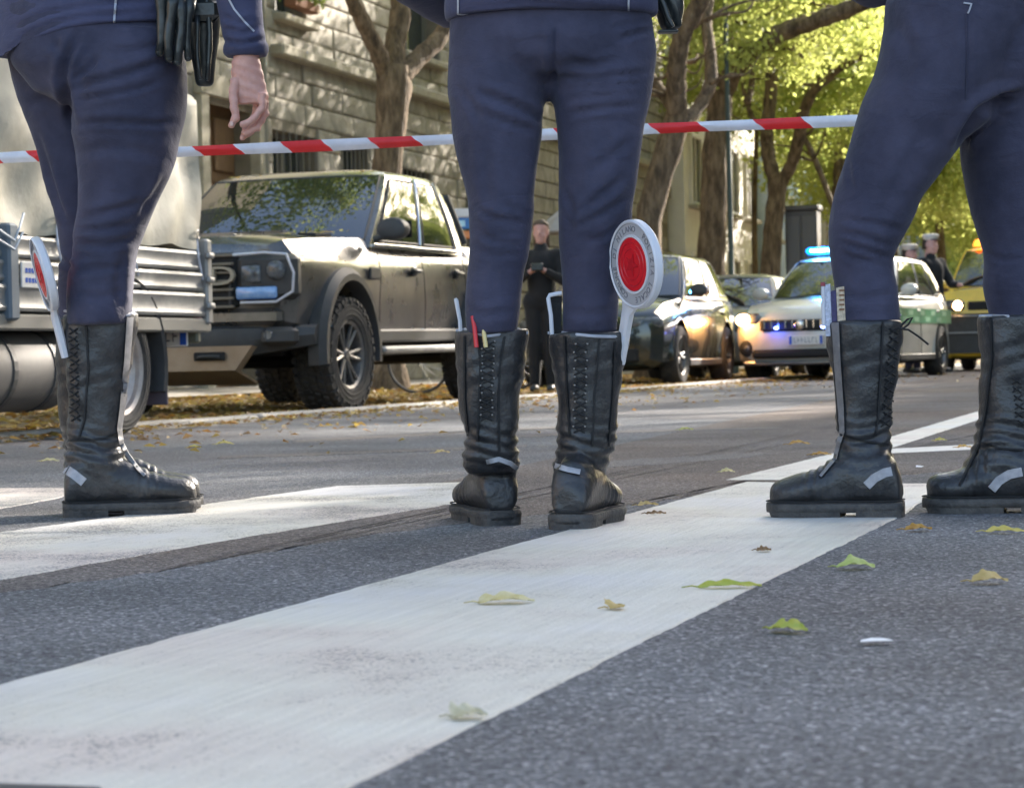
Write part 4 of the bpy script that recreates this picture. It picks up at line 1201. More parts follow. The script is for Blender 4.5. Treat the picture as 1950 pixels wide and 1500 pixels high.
hl = GP(945, 1001); hl = Vector((hl.x + .012, hl.y, 0))
bl2 = [(848, 882, 986, 1.0), (860, 882, 986), (832, 888, 986), (784, 876, 988), (752, 872, 990), (688, 868, 1002), (650, 867, 1005), (631, 866, 1006)]
rowsL = [(900, 886, 986, .95, .03), (880, 881, 990, 1, .02), (848, 882, 987, 1, .01), (832, 888, 985), (784, 876, 988), (752, 871, 991), (688, 868, 1003), (650, 867, 1006), (629, 866, 1007)]
bo, sfb = boot(t2, B2, rowsL, YC + .035, hl, (-.24, 1, 0), .30, .100, 1, False, k=.95,
   patch=[([(926, 880), (950, 874), (972, 882), (986, 893)], 9)], lace=((930, 650), (926, 790), 11, 11, True),
   rim=[(868, 630), (885, 627), (905, 634), (928, 640), (950, 637), (965, 628), (985, 626), (1004, 634)], panel=[[(908, 632), (914, 690), (912, 760), (908, 840)], [(962, 640), (952, 700), (950, 780), (952, 860)], [(883, 640), (884, 760), (890, 830)]], ankle=None)
hr = GP(1082, 1009); hr = Vector((hr.x + .0, hr.y, 0))
rowsR = [(905, 1054, 1148, .95, .03), (880, 1054, 1160, 1, .02), (850, 1059, 1172, 1, .01), (784, 1062, 1178), (752, 1060, 1179), (688, 1051, 1192), (655, 1044, 1198), (633, 1041, 1200)]
bo2, sfb2 = boot(t2, B2, rowsR, YC + .0, hr, (.30, 1, 0), .29, .102, 2, False, k=.95,
   patch=[([(1056, 886), (1080, 893), (1105, 898)], 10)], lace=((1106, 655), (1104, 812), 11, 11, True),
   rim=[(1043, 634), (1070, 633), (1100, 637), (1130, 640), (1165, 641), (1198, 640)], panel=[[(1074, 640), (1078, 740), (1084, 830)], [(1142, 645), (1134, 740), (1128, 850)], [(1172, 650), (1168, 760), (1160, 850)]])
# strap pull loop on the right boot and pens in the left one
def wirething(parent, name, pts, Y, rpx, m, base, flat=1.0):
    b = MB(); P = [PX(x, y, Y) - base for x, y in pts]
    b.tube(P, rpx / FPX * Y, 7, flat=flat); return b.build(name, m, parent, smooth=50)
M_PLW = mat('white_plastic', (.62, .62, .66), .35, col2=(.55, .55, .6), scale=8)
k = thing('clipboard_frame', 'pale rectangular frame sticking out of the centre officer\'s right boot top', 'clip frame', PX(1052, 640, YC - .0))
kb = Vector(k.location)
b = MB(); b.tube([PX(x, y, YC - .01) - kb for x, y in [(1052, 650), (1049, 600), (1044, 568), (1047, 562), (1062, 559), (1070, 558)]], .0042, 8, flat=.6); b.build('frame', M_PLW, k, smooth=50)
b = MB(); b.prism([PX(x, y, YC - .004) - kb for x, y in [(1055, 650), (1050, 568), (1070, 563), (1069, 650)]], (0, .004, 0)); b.build('sheet', M_BLACKC, k)
for (x0, y0, x1, y1, c, nm, lab) in ((900, 602, 907, 642, (.55, .02, .03), 'red', 'red pen sticking out of the centre officer\'s left boot'), (914, 597, 925, 642, (.62, .50, .22), 'yellow', 'yellowish pencil standing beside the red pen in the left boot')):
    p = PX(x1, y1, YC - .045); k = thing('pen', lab, 'pen', p, 0, 'pens tucked in the left boot')
    q = PX(x0, y0, YC - .035) - p; b = MB()
    b.tube([Vector((0, 0, -.02)), q * .5, q], [.0045, .0045, .0042], 8); b.build('barrel', mat(nm + '_plastic', c, .35), k, smooth=50)
    b = MB(); b.tube([q, q * 1.06], [.0035, .0015], 8); b.build('tip', M_LACE, k)
k = thing('plastic_strap', 'thin white strap standing up at the outer edge of the centre officer\'s left boot', 'strap', PX(874, 640, YC + .03))
kb = Vector(k.location); b = MB(); b.tube([PX(x, y, YC + .03) - kb for x, y in [(878, 650), (876, 610), (869, 572), (867, 568)]], [.004, .004, .0045, .003], 7, flat=.5); b.build('strap', M_PLW, k, smooth=50)

# ---------------- signal paddles
M_PWHITE = mat('paddle_white', (.62, .62, .66), .35, col2=(.56, .56, .60), scale=20)
M_PGREY = mat('paddle_ring', (.36, .36, .39), .45, col2=(.38, .38, .40), scale=30)
M_PRED = mat('paddle_red', (.62, .012, .020), .3, col2=(.55, .01, .018), scale=20)
M_PRED2 = mat('paddle_red_dark', (.46, .010, .018), .3)
M_INK = mat('grey_ink', (.15, .15, .17), .6)
def paddle(label, centre_px, Y, rad, hx, yaw, tilt, hand_end, text):
    c = PX(*centre_px, Y)
    t = thing('signal_paddle', label, 'signal paddle', c, 0, 'police signal paddles tucked into boots')
    az = (c - Vector(hand_end)).normalized(); ax = Vector((0, 1, 0)).cross(az).normalized(); ay = az.cross(ax)
    m = Matrix((ax, ay, az)).transposed().to_4x4() @ Matrix.Rotation(yaw, 4, 'Z')
    rot = m
    def add(nm, b, mm, par=t, sm=40):
        b.v = [tuple(rot @ Vector(v)) for v in b.v]; return b.build(nm, mm, par, smooth=sm)
    r = rad
    b = MB(); b.lathe([(-.006, 0), (-.006, r * .93), (0, r * .95), (.006, r * .93), (.006, 0)], 'Y', 48); disc = add('disc', b, M_PGREY)
    b = MB(); b.lathe([(-.008, r * .92), (-.010, r * .96), (-.006, r), (.006, r), (.010, r * .96), (.008, r * .92)], 'Y', 48); add('rim', b, M_PWHITE)
    for s_ in (-1, 1):
        b = MB(); b.lathe([(s_ * .0065, r * .60), (s_ * .0095, r * .61), (s_ * .0095, r * .66), (s_ * .0065, r * .67)], 'Y', 48); add('inner_ring', b, M_PWHITE)
        b = MB(); b.lathe([(s_ * .0066, r * .605), (s_ * .0088, r * .595), (s_ * .0096, r * .3), (s_ * .0098, 0.0001)], 'Y', 40); rl = add('red_reflector', b, M_PRED)
        b = MB(); 
        for (ra, rb_) in ((.50, .47), (.36, .33)): b.lathe([(s_ * .0090, r * ra), (s_ * .0104, r * (ra + rb_) / 2), (s_ * .0090, r * rb_)], 'Y', 36)
        for i in range(5):
            a = i * 1.2566 + 1.57; a2 = a + .6283
            b.prism([(math.cos(a) * r * .26, s_ * .0096, math.sin(a) * r * .26), (math.cos(a2) * r * .11, s_ * .0096, math.sin(a2) * r * .11), (0, s_ * .0096, 0), (math.cos(a - .6283) * r * .11, s_ * .0096, math.sin(a - .6283) * r * .11)], (0, s_ * .0015, 0))
        add('crest', b, M_PRED2)
        b = MB(); n = len(text)
        for i, ch in enumerate(text):
            if ch == ' ': continue
            a = math.pi / 2 - s_ * -1 * 0 - (i - (n - 1) / 2) * (2 * math.pi / n) * (1)
            if s_ < 0: pos = (math.cos(a) * r * .79, -.0064, math.sin(a) * r * .79)
            else: pos = (-math.cos(a) * r * .79, .0064, math.sin(a) * r * .79)
            mt = Matrix.Translation(pos) @ (Matrix.Rotation(0 if s_ < 0 else math.pi, 4, 'Z')) @ Matrix.Rotation(-(a - math.pi / 2), 4, 'Y') @ Matrix.Rotation(math.pi / 2, 4, 'X')
            add_text(b, ch, r * .19, mt, .0005)
        lt_ = add('lettering', b, M_INK, sm=None); lt_['kind'] = 'stuff'
    e = rot.inverted() @ Vector((Vector(hand_end) - c))
    b = MB(); d = Vector((e.x, 0, e.z)); L_ = d.length; d.normalize(); sd = Vector((d.z, 0, -d.x))
    rings = []
    for q, w in ((r * .93, .030), (r * 1.03, .022), (r * 1.18, .014), (r * 1.5, .0125), (L_ * .8, .0125), (L_, .0115)):
        cc = d * q; th = .009 if q > r * 1.1 else .006
        rings.append([cc + sd * w * sx + Vector((0, th * sy, 0)) for sx, sy in ((-1, -.5), (-.6, -1), (.6, -1), (1, -.5), (1, .5), (.6, 1), (-.6, 1), (-1, .5))])
    b.loft(rings); add('handle', b, M_PWHITE)
    return t
TXT = 'COMUNE DI MILANO  POLIZIA LOCALE  '
paddle('white rimmed signal paddle with red centre rising from the centre officer\'s right boot', (1211, 503), YC - .115, .0865, 0, R(-58) , R(8.5), PX(1180, 690, YC - .022), TXT)
paddle('signal paddle seen almost edge on, red disc, tucked into the left officer\'s boot', (84, 522), 5.30, .086, 0, R(-72), R(-12), PX(125, 680, 5.33), TXT)

# ---------------- left officer
YL = 5.34
FA = [(620, 126, 250, 1.1), (595, 126, 253, 1.1), (572, 125, 254), (529, 128, 256), (486, 138, 262), (443, 141, 277), (402, 145, 294), (345, 147, 320), (300, 142, 334), (250, 136, 346), (215, 134, 352), (172, 132, 356), (140, 134, 356), (100, 140, 352), (60, 150, 346)]
FB = [(620, 108, 200, 1.1), (572, 106, 200), (529, 108, 200), (486, 115, 200), (443, 108, 200), (402, 103, 205), (345, 86, 205), (287, 69, 205), (230, 49, 200), (190, 34, 200), (150, 22, 205), (110, 15, 215), (60, 14, 230)]
PL = [(200, 120, 300, .6, .03), (170, 60, 345, .66, .02), (120, 20, 352, .68, .02), (70, 10, 350, .66, .02), (20, 8, 348, .64, .02), (-60, 20, 340, .6, .02)]
CL = [([(150, 60), (128, 110), (120, 150), (132, 190), (138, 240)], 8, .011), ([(138, 175), (175, 158), (240, 140), (330, 110)], 7, .007), ([(150, 152), (170, 130), (182, 112)], 6, .006), ([(140, 196), (190, 184), (260, 170), (320, 150)], 5, .005), ([(138, 238), (200, 232), (290, 236), (345, 232)], 6, .006),
      ([(95, 75), (118, 100), (122, 135)], 9, .004), ([(200, 100), (260, 95), (330, 80)], 8, .004), ([(155, 415), (210, 402), (280, 385)], 7, .0055), ([(140, 462), (200, 468), (262, 455)], 7, .006), ([(150, 440), (200, 436), (270, 425)], 5, .004), ([(265, 415), (295, 375), (318, 330)], 7, .004),
      ([(140, 520), (180, 512), (255, 505)], 7, .0045), ([(135, 560), (190, 566), (250, 552)], 7, .003), ([(60, 240), (90, 320), (115, 400)], 8, .004), ([(80, 300), (105, 380), (128, 430)], 6, .004), ([(145, 290), (220, 280), (320, 300)], 10, .003), ([(230, 590), (225, 540), (232, 480)], 8, .003),
      ([(105, 480), (120, 500), (140, 512)], 5, .005), ([(45, 200), (80, 190), (128, 200)], 9, .004)]
t1, B1, tr1, sf1 = officer('officer at the left, bare hand hanging beside the black holster', (PX(190, 700, YL).x, YL + .05), [(FA, 0), (FB, .15), (PL, .03)], YL, CL, 12, None, None)
hipL = PX(180, 60, YL + .03)
wristR = PX(470, 104, YL - .12); elbR = PX(430, -190, YL - .06)
J1, P1_ = upper(t1, B1, hipL, .17, (.55, .85, 0), ((hipL.x - .32, YL + .15, 1.12), (hipL.x - .12, YL + .38, 1.12)), (elbR, wristR, 'nohand'), lean=(-.02, 0))
b = MB()
def hemrow(rows, YY, tilt): pass
# jacket skirt whose hem rises from left to right
rings = []
for q in np.linspace(0, 1, 9):
    rg = []
    for i in range(34):
        a = 2 * math.pi * i / 34
        x = 172 + 192 * math.cos(a) * (1 - .05 * q); yy = YL + .045 + (.165 - .02 * q) * math.sin(a)
        hem = interp([(-20, 128), (5, 112), (30, 92), (60, 74), (90, 62), (120, 54), (160, 48), (220, 46), (300, 44), (360, 44)], x)
        rg.append(PX(x, hem + (-160 - hem) * q, yy))
    rings.append(rg)
b.loft(rings)
for a, c, r1, r2 in (('waist', 'chest', .18, .19), ('chest', 'neck', .15, .07), ('chest', 'shl', .14, .08), ('chest', 'shr', .14, .08)):
    pa, pc = Vector(J1[a]), Vector(J1[c]); b.tube([pa.lerp(pc, i / 5) for i in range(6)], [r1 + (r2 - r1) * i / 5 for i in range(6)], 18); b.ball(pa, r1, 14, 9); b.ball(pc, r2, 14, 9)
sleeve(b, J1, 'l')
pa, pc = Vector(J1['shr']), Vector(J1['elr']); b.tube([pa.lerp(pc, i / 6) for i in range(7)], [.075, .075, .072, .07, .066, .062, .060], 16); b.ball(pa, .075, 14, 9)
me = remesh(b, .0075, 3); crease(me, [([(20, 78), (80, 50), (160, 30), (300, 22)], 6, .004), ([(10, 60), (90, 26), (200, 8), (310, 2)], 6, .004), ([(8, 100), (50, 72), (110, 46)], 5, .003)], YL, 19, .9)
sj1 = Surf(me)
jk = link('jacket', toloc(me, B1), t1); jk.data.materials.append(M_JACK)
bb = band(sj1, [(217, 48), (219, 20), (221, -6)], 4, YL, .002); bb.v = [tuple(Vector(v) - B1) for v in bb.v]; bb.build('jacket_piping', M_PIPING, jk)
# right sleeve with turned cuff
b = MB(); rings = []
for (py, xl, xr) in ((108, 430, 508), (100, 424, 511), (88, 425, 511), (80, 430, 505), (72, 424, 506), (50, 420, 504), (20, 414, 503), (-20, 404, 502), (-80, 392, 500), (-150, 385, 492), (-200, 382, 486)):
    rings.append(pxring(YL - .11, py, xl, xr, k=.9, n=22, off=.04 if py < -120 else 0, tilt=0))
b.loft(rings); me = remesh(b, .006, 2); crease(me, [([(425, 78), (460, 84), (510, 74)], 4, .004), ([(428, 55), (465, 62), (504, 48)], 6, .004), ([(420, 30), (455, 45), (500, 40)], 6, .003)], YL - .11, 31, .8)
s_sl = Surf(me); slv = link('sleeve', toloc(me, B1), t1); slv.data.materials.append(M_JACK)
bb = band(s_sl, [(434, -4), (446, 18), (466, 42), (484, 60)], 3.6, YL - .1, .0015); bb.v = [tuple(Vector(v) - B1) for v in bb.v]; bb.build('sleeve_piping', M_PIPING, slv)
# hand: forearm stub, palm, four curled fingers and thumb
b = MB(); YH = YL - .12
def HP(x, y, dy=0): return PX(x, y, YH + dy)
w = .0012
rows = [(92, 446, 492, .8), (108, 444, 494, .8), (120, 441, 496, .72), (135, 440, 500, .62), (152, 440, 504, .55), (170, 441, 508, .50), (186, 444, 512, .46), (198, 452, 512, .42)]
rows_loft(b, rows, YH, n=20, step=6)
fr = lambda *p: [HP(*q) for q in p]
finger(b, fr((500, 178, -.012), (500, 205, -.016), (482, 228, -.024), (462, 238, -.026)), .0098, .0078)     # index
finger(b, fr((502, 186, .006), (505, 217, .006), (489, 244, -.004), (466, 254, -.010)), .0100, .0080)      # middle
finger(b, fr((496, 190, .024), (494, 226, .027), (478, 250, .016), (462, 262, .008)), .0096, .0076)     # ring
finger(b, fr((488, 188, .036), (488, 212, .040), (478, 236, .032), (466, 246, .026)), .0095, .0075)     # little
finger(b, fr((449, 150, -.010), (444, 178, -.018), (446, 205, -.024), (449, 224, -.026), (441, 238, -.028)), .0120, .0080)     # thumb
me = remesh(b, .0022, 2)
V = getv(me); N = getn(me); V += N * (.0007 * np.sin(V[:, 2] * 300 + V[:, 0] * 120))[:, None]; setv(me, V)
hd = link('hand', toloc(me, B1), t1); hd.data.materials.append(M_SKIN)
b = MB(); e = HP(441, 236, -.037); b.cbox(e - B1, (.008, .003, .010), .002); b.build('thumbnail', mat('nail', (.62, .40, .34), .3), hd)

rowsA = [(905, 126, 242, .95, .0), (882, 122, 242, .95, 0), (850, 126, 233), (821, 127, 231), (790, 131, 236), (744, 129, 242), (683, 125, 252), (640, 122, 260), (605, 121, 263), (597, 121, 263)]
hlA = GP(117, 985); hlA = Vector((hlA.x + .004, hlA.y, 0)); dA = GP(380, 975) - hlA; 
boA, sfA = boot(t1, B1, rowsA, YL + .02, Vector((hlA.x, YL - .015, 0)), (1, .20, 0), .297, .10, 3, True, k=.85,
   patch=[([(124, 892), (140, 902), (160, 918)], 17)], lace=((139, 625), (142, 790), 12, 8, False), strip=([(248, 604), (243, 680), (233, 780), (228, 815), (231, 842), (243, 865), (262, 890), (276, 905)], lambda q: 12 - 6 * min(1, q * 1.25)),
   rim=[(123, 592), (150, 598), (180, 605), (215, 606), (245, 600), (261, 590)], panel=[[(163, 605), (168, 700), (160, 800), (150, 832)], [(130, 838), (170, 838), (205, 832), (228, 822)]])
hlB = Vector((hlA.x + .015, YL + .13, 0))
rowsB = [(905, 135, 225, .95, 0), (850, 122, 225), (790, 112, 226), (700, 108, 230), (640, 106, 235), (603, 105, 235)]
boB, _ = boot(t1, B1, rowsB, YL + .16, hlB, (1, .15, 0), .27, .10, 4, True, k=.95)
# holster, pouch and gloves on the left officer's belt
k = thing('holster', 'black leather holster with a pouch and folded gloves hanging at the left officer\'s hip', 'holster', PX(360, 60, YL - .03))
kb = Vector(k.location); YHo = YL - .02
b = MB(); rows_loft(b, [(165, 376, 404, .8, .0), (158, 372, 408, .8), (120, 366, 412, .8), (60, 352, 420, .7), (0, 346, 424, .7), (-60, 345, 424, .7)], YHo, n=18)
me = remesh(b, .005, 2); o = link('holster_body', toloc(me, kb), k); o.data.materials.append(M_LEATH)
g = random.Random(4)
def glovebit(nm, x0, y0, x1, y1, w0, w1, dy, mm=M_LEATH):
    b = MB(); P = []; n = 6
    for i in range(n + 1):
        q = i / n; P.append(PX(x0 + (x1 - x0) * q + 3 * math.sin(q * 5 + x0), y0 + (y1 - y0) * q, YHo + dy) - kb)
    b.tube(P, [(w0 + (w1 - w0) * i / n) / 2 / FPX * YHo * (1 + .12 * math.sin(i * 2.1)) for i in range(n + 1)], 10); b.ball(P[-1], w1 / 2 / FPX * YHo, 10, 6)
    b.build(nm, mm, k, smooth=180)
glovebit('glove_finger', 312, -20, 303, 100, 26, 17, -.10); glovebit('glove_finger', 328, -10, 322, 112, 26, 17, -.105); glovebit('glove_finger', 345, 0, 341, 118, 24, 17, -.10); glovebit('glove_finger', 360, 0, 357, 110, 22, 15, -.09)
b = MB(); rows_loft(b, [(66, 300, 366, .55, -.09), (40, 297, 372, .6, -.09), (0, 303, 378, .6, -.085), (-50, 310, 384, .6, -.08)], YHo, n=18); me = remesh(b, .005, 2); crease(me, [([(300, 40), (340, 50), (370, 36)], 5, .006), ([(330, -10), (335, 40)], 5, .006)], YHo, 3, 2); o = link('gloves', toloc(me, kb), k); o.data.materials.append(M_LEATH)
glovebit('strap', 395, -20, 398, 150, 12, 10, -.05); glovebit('strap', 372, 30, 382, 148, 10, 9, -.06)
b = MB(); b.cbox(PX(388, 20, YHo - .04) - kb, (.075, .04, .05), .012); b.build('buckle_flap', M_LEATH, k)

# ---------------- right officer
YR = 4.78
GA = [(640, 1592, 1712, 1.1), (596, 1590, 1713), (548, 1589, 1710), (519, 1585, 1702), (495, 1581, 1699), (476, 1578, 1706), (440, 1577, 1726), (410, 1580, 1744), (380, 1586, 1756), (347, 1595, 1783), (320, 1601, 1802), (293, 1608, 1824), (260, 1618, 1850), (225, 1629, 1885), (190, 1640, 1905), (147, 1659, 1930), (93, 1672, 1955), (53, 1682, 1975), (0, 1686, 1990)]
GB = [(640, 1888, 1985, 1.1), (596, 1886, 1990), (540, 1874, 1996), (505, 1873, 1998), (476, 1869, 2002), (440, 1860, 2012), (397, 1849, 2030), (347, 1840, 2050), (300, 1830, 2075), (250, 1826, 2095), (200, 1828, 2115), (140, 1850, 2120), (80, 1870, 2110)]
PR_ = [(200, 1760, 2040, .62, .03), (150, 1700, 2090, .62, .03), (90, 1680, 2110, .62, .03), (30, 1684, 2105, .60, .03), (-30, 1690, 2090, .58, .03), (-90, 1700, 2070, .56, .03)]
CRR = [([(1828, 292), (1840, 255), (1866, 215), (1905, 190), (1960, 178)], 10, .014), ([(1590, 440), (1640, 448), (1702, 470)], 5, .0042), ([(1600, 460), (1650, 476), (1700, 494)], 5, .0045), ([(1592, 478), (1640, 494), (1690, 506)], 5, .003), ([(1600, 415), (1660, 425), (1730, 440)], 6, .003),
       ([(1630, 218), (1660, 222), (1700, 236)], 4, .0018), ([(1610, 300), (1616, 330), (1622, 360)], 5, .0022), ([(1870, 480), (1910, 498), (1950, 492)], 6, .004), ([(1872, 500), (1915, 515), (1950, 510)], 5, .003), ([(1900, 240), (1950, 244)], 4, .002), ([(1840, 30), (1842, 120), (1846, 200)], 7, .0025),
       ([(1690, 30), (1730, 90), (1700, 170)], 16, .003), ([(1760, 250), (1720, 340), (1660, 430)], 16, .003), ([(1600, 560), (1650, 570), (1705, 560)], 8, .003)]
t3, B3, tr3, sf3 = officer('officer at the right with legs wide apart, cards tucked in the boot', (PX(1790, 700, YR).x, YR), [(GA, 0), (GB, .10), (PR_, .03)], YR, CRR, 25, None, None)
hipR = PX(1890, 60, YR + .03)
J3, P3_ = upper(t3, B3, hipR, .17, (-.75, .65, 0), ((hipR.x - .30, YR + .15, 1.15), (hipR.x - .18, YR + .36, 1.12)), ((hipR.x + .27, YR - .05, 1.15), (hipR.x + .2, YR + .2, 1.16)))
b = MB()
rows_loft(b, [(-3, 1700, 2100, .62, .03), (-40, 1698, 2098, .62, .03), (-120, 1708, 2080, .6, .03), (-200, 1720, 2060, .6, .03)], YR, n=30)
for a, c, r1, r2 in (('waist', 'chest', .17, .19), ('chest', 'neck', .15, .07), ('chest', 'shl', .14, .08), ('chest', 'shr', .14, .08)):
    pa, pc = Vector(J3[a]), Vector(J3[c]); b.tube([pa.lerp(pc, i / 5) for i in range(6)], [r1 + (r2 - r1) * i / 5 for i in range(6)], 18); b.ball(pa, r1, 14, 9); b.ball(pc, r2, 14, 9)
sleeve(b, J3, 'l'); sleeve(b, J3, 'r')
me = remesh(b, .010, 3); jk = link('jacket', toloc(me, B3), t3); jk.data.materials.append(M_JACK)
bb = band(sf3, [(1835, 6), (1850, 8), (1846, 20), (1843, 26)], 3, YR, .0015); bb.v = [tuple(Vector(v) - B3) for v in bb.v]; bb.build('pocket_tack', M_PIPING, tr3)
bb = band(sf3, [(1840, 28), (1842, 110), (1840, 190)], 1.6, YR, .0008); bb.v = [tuple(Vector(v) - B3) for v in bb.v]; bb.build('side_seam', M_NAVY, tr3)
rowsC = [(905, 1580, 1700, .9, 0), (882, 1584, 1701, .9, 0), (848, 1593, 1699), (824, 1593, 1695), (775, 1592, 1700), (713, 1586, 1709), (652, 1574, 1718), (625, 1571, 1718), (610, 1570, 1717)]
hC = GP(1712, 981)
boC, sfC = boot(t3, B3, rowsC, YR - .01, Vector((hC.x - .002, YR - .06, 0)), (-1, .30, 0), .264, .10, 6, True, k=.85,
   patch=[([(1650, 925), (1665, 910), (1684, 900), (1698, 897)], 17)], lace=((1703, 625), (1688, 800), 12, 8, False), strip=([(1590, 614), (1594, 690), (1601, 780), (1603, 822), (1596, 845), (1590, 872), (1572, 894), (1562, 906)], lambda q: 14 - 9 * min(1, q * 1.2)),
   rim=[(1572, 612), (1600, 608), (1640, 605), (1680, 602), (1716, 600)], panel=[[(1682, 612), (1678, 700), (1672, 800), (1668, 830)], [(1600, 828), (1640, 838), (1694, 846)], [(1584, 614), (1590, 720), (1597, 820)]])
b = MB(); P = [PX(x, y, YR - .07) - B3 for x, y in ((1712, 626), (1730, 628), (1748, 640), (1768, 656))]; b.tube(P, .0022, 5)
b.tube([PX(x, y, YR - .07) - B3 for x, y in ((1714, 622), (1728, 608), (1738, 604), (1730, 618), (1716, 628))], .0022, 5); b.build('lace_end', M_LACE, boC)
rowsD = [(905, 1840, 1990, .9, 0), (882, 1836, 1996, .9, 0), (850, 1852, 1998), (821, 1860, 1998), (744, 1866, 2002), (683, 1868, 2010), (640, 1864, 2014), (600, 1862, 2014)]
hD = PX(2040, 980, YR + .02)
boD, sfD = boot(t3, B3, rowsD, YR + .04, Vector((hD.x - .015, YR - .03, 0)), (-1, .30, 0), .285, .10, 7, True, k=.85,
   patch=[([(1888, 932), (1902, 915), (1922, 903), (1946, 898)], 17)], lace=((1935, 720), (1945, 800), 6, 8, False), rim=[(1864, 602), (1890, 601), (1920, 602)],
   panel=[[(1886, 604), (1888, 680), (1876, 780), (1862, 850), (1838, 900), (1826, 925)], [(1862, 840), (1900, 852), (1948, 856)]])
# cards and note pads in the left boot of the right officer
for (x, w_px, yt, c, lab, dy) in ((1577, 12, 540, (.55, .57, .68), 'bluish white card standing at the front edge of the right officer\'s boot', -.035), (1589, 10, 552, (.05, .04, .12), 'dark narrow booklet between the pale cards in the boot', -.038), (1602, 15, 545, (.62, .50, .36), 'cream and brown striped note pad in the right officer\'s boot', -.04)):
    p = PX(x, 620, YR + dy); k = thing('card', lab, 'card', p, 0, 'cards tucked in the right officer\'s boot')
    b = MB(); Y_ = YR + dy; b.prism([PX(x - w_px / 2 + 2, 640, Y_) - p, PX(x + w_px / 2 + 2, 640, Y_) - p, PX(x + w_px / 2 - 2, yt, Y_) - p, PX(x - w_px / 2 - 2, yt + 3, Y_) - p], (0, .006, 0)); b.build('card_sheet', mat('card_' + str(x), c, .6, col2=tuple(q * .7 for q in c), scale=120, contrast=(.45, .55)), k)
    if w_px == 15:
        b = MB()
        for j in range(5): b.box(PX(x + 1, yt + 8 + j * 9, Y_ - .001) - p, (.010, .001, .0035))
        b.build('printed_lines', mat('brown_ink', (.22, .10, .05), .7), k)
p = PX(1567, 545, YR - .035); k = thing('pen', 'dark red topped pen at the front corner of the right officer\'s boot', 'pen', p)
b = MB(); b.tube([(0, 0, -.08), (0, 0, 0)], .004, 8); b.build('barrel', M_PLW, k, smooth=50); b = MB(); b.tube([(0, 0, 0), (0, 0, .008)], [.0055, .004], 8); b.build('cap', mat('dark_red_plastic', (.25, .02, .03), .4), k)

# pouch at the centre officer's hip
k = thing('belt_pouch', 'black leather pouch and strap at the centre officer\'s right hip', 'pouch', PX(1275, 20, YC + .05)); kb = Vector(k.location)
b = MB(); rows_loft(b, [(60, 1262, 1286, .8), (50, 1256, 1296, .9), (20, 1250, 1300, .9), (-30, 1244, 1296, .9), (-80, 1240, 1290, .9)], YC + .05, n=18); me = remesh(b, .005, 2); crease(me, [([(1262, -10), (1278, 30), (1284, 60)], 5, .006)], YC + .05, 2, 1.5); o = link('pouch_body', toloc(me, kb), k); o.data.materials.append(M_LEATH)
b = MB(); b.tube([PX(x, y, YC - .0) - kb for x, y in ((1250, -20), (1264, 10), (1272, 34), (1282, 52))], [.005, .006, .006, .004], 8); b.build('strap', M_LEATH, k, smooth=50)
b = MB(); b.cbox(PX(1272, 61, YC + .02) - kb, (.04, .03, .006), .002); b.build('pouch_edge', M_LEATH, k)

# ---------------- barrier tape
t = thing('barrier_tape', 'red and white striped barrier tape stretched across the road behind the officers', 'barrier tape', PX(975, 250, 6.4))
kb = Vector(t.location); M_TW = mat('tape_white', (.60, .59, .62), .4, col2=(.72, .71, .74), scale=14); M_TR = mat('tape_red', (.70, .02, .02), .38, col2=(.60, .015, .015), scale=14)
def tapey(x): return interp([(-200, 316), (0, 301), (75, 297), (330, 290), (600, 278), (850, 266), (1050, 256), (1240, 245), (1430, 238), (1625, 230), (2100, 214)], x)
edges = [(-260, 0), (-170, 1), (-90, 0), (20, 1)] 
segs = [(-280, -195, 1), (-195, -90, 0), (-90, -10, 1), (-10, 55, 0), (55, 120, 1), (120, 195, 0), (195, 275, 1), (275, 372, 0), (372, 450, 1), (450, 540, 0), (540, 618, 1), (618, 706, 0), (706, 790, 1), (790, 885, 0), (885, 965, 1), (965, 1060, 0), (1060, 1145, 1), (1145, 1240, 0), (1240, 1334, 1), (1334, 1440, 0), (1440, 1532, 1), (1532, 1640, 0), (1640, 1730, 1), (1730, 1840, 0), (1840, 1930, 1), (1930, 2040, 0), (2040, 2130, 1)]
hw = 10.5
for (a, c, red) in segs:
    b = MB(); YT = 6.4; n = 8; rings = []
    for i in range(n + 1):
        q = i / n
        xt = a + (c - a) * q; xb = xt + 17       # slanting colour boundary
        xt -= 7
        cy = 0
        bulge = .006 + .003 * math.sin(xt * .02)
        yt = tapey(xt); yb = tapey(xb); h_ = hw + .8 * math.sin(xt * .013)
        top = PX(xt, yt - h_, YT); mid1 = PX(xt * .7 + xb * .3, yt - h_ * .3, YT - bulge); mid2 = PX(xt * .3 + xb * .7, yb + h_ * .35, YT - bulge * .8); bot = PX(xb, yb + h_, YT + .002)
        back = PX((xt + xb) / 2, (yt + yb) / 2, YT + .007)
        rings.append([p - kb for p in (top, mid1, mid2, bot, back)])
    b.loft(rings, caps=False)
    b.build('red_band' if red else 'white_band', M_TR if red else M_TW, t, smooth=50)

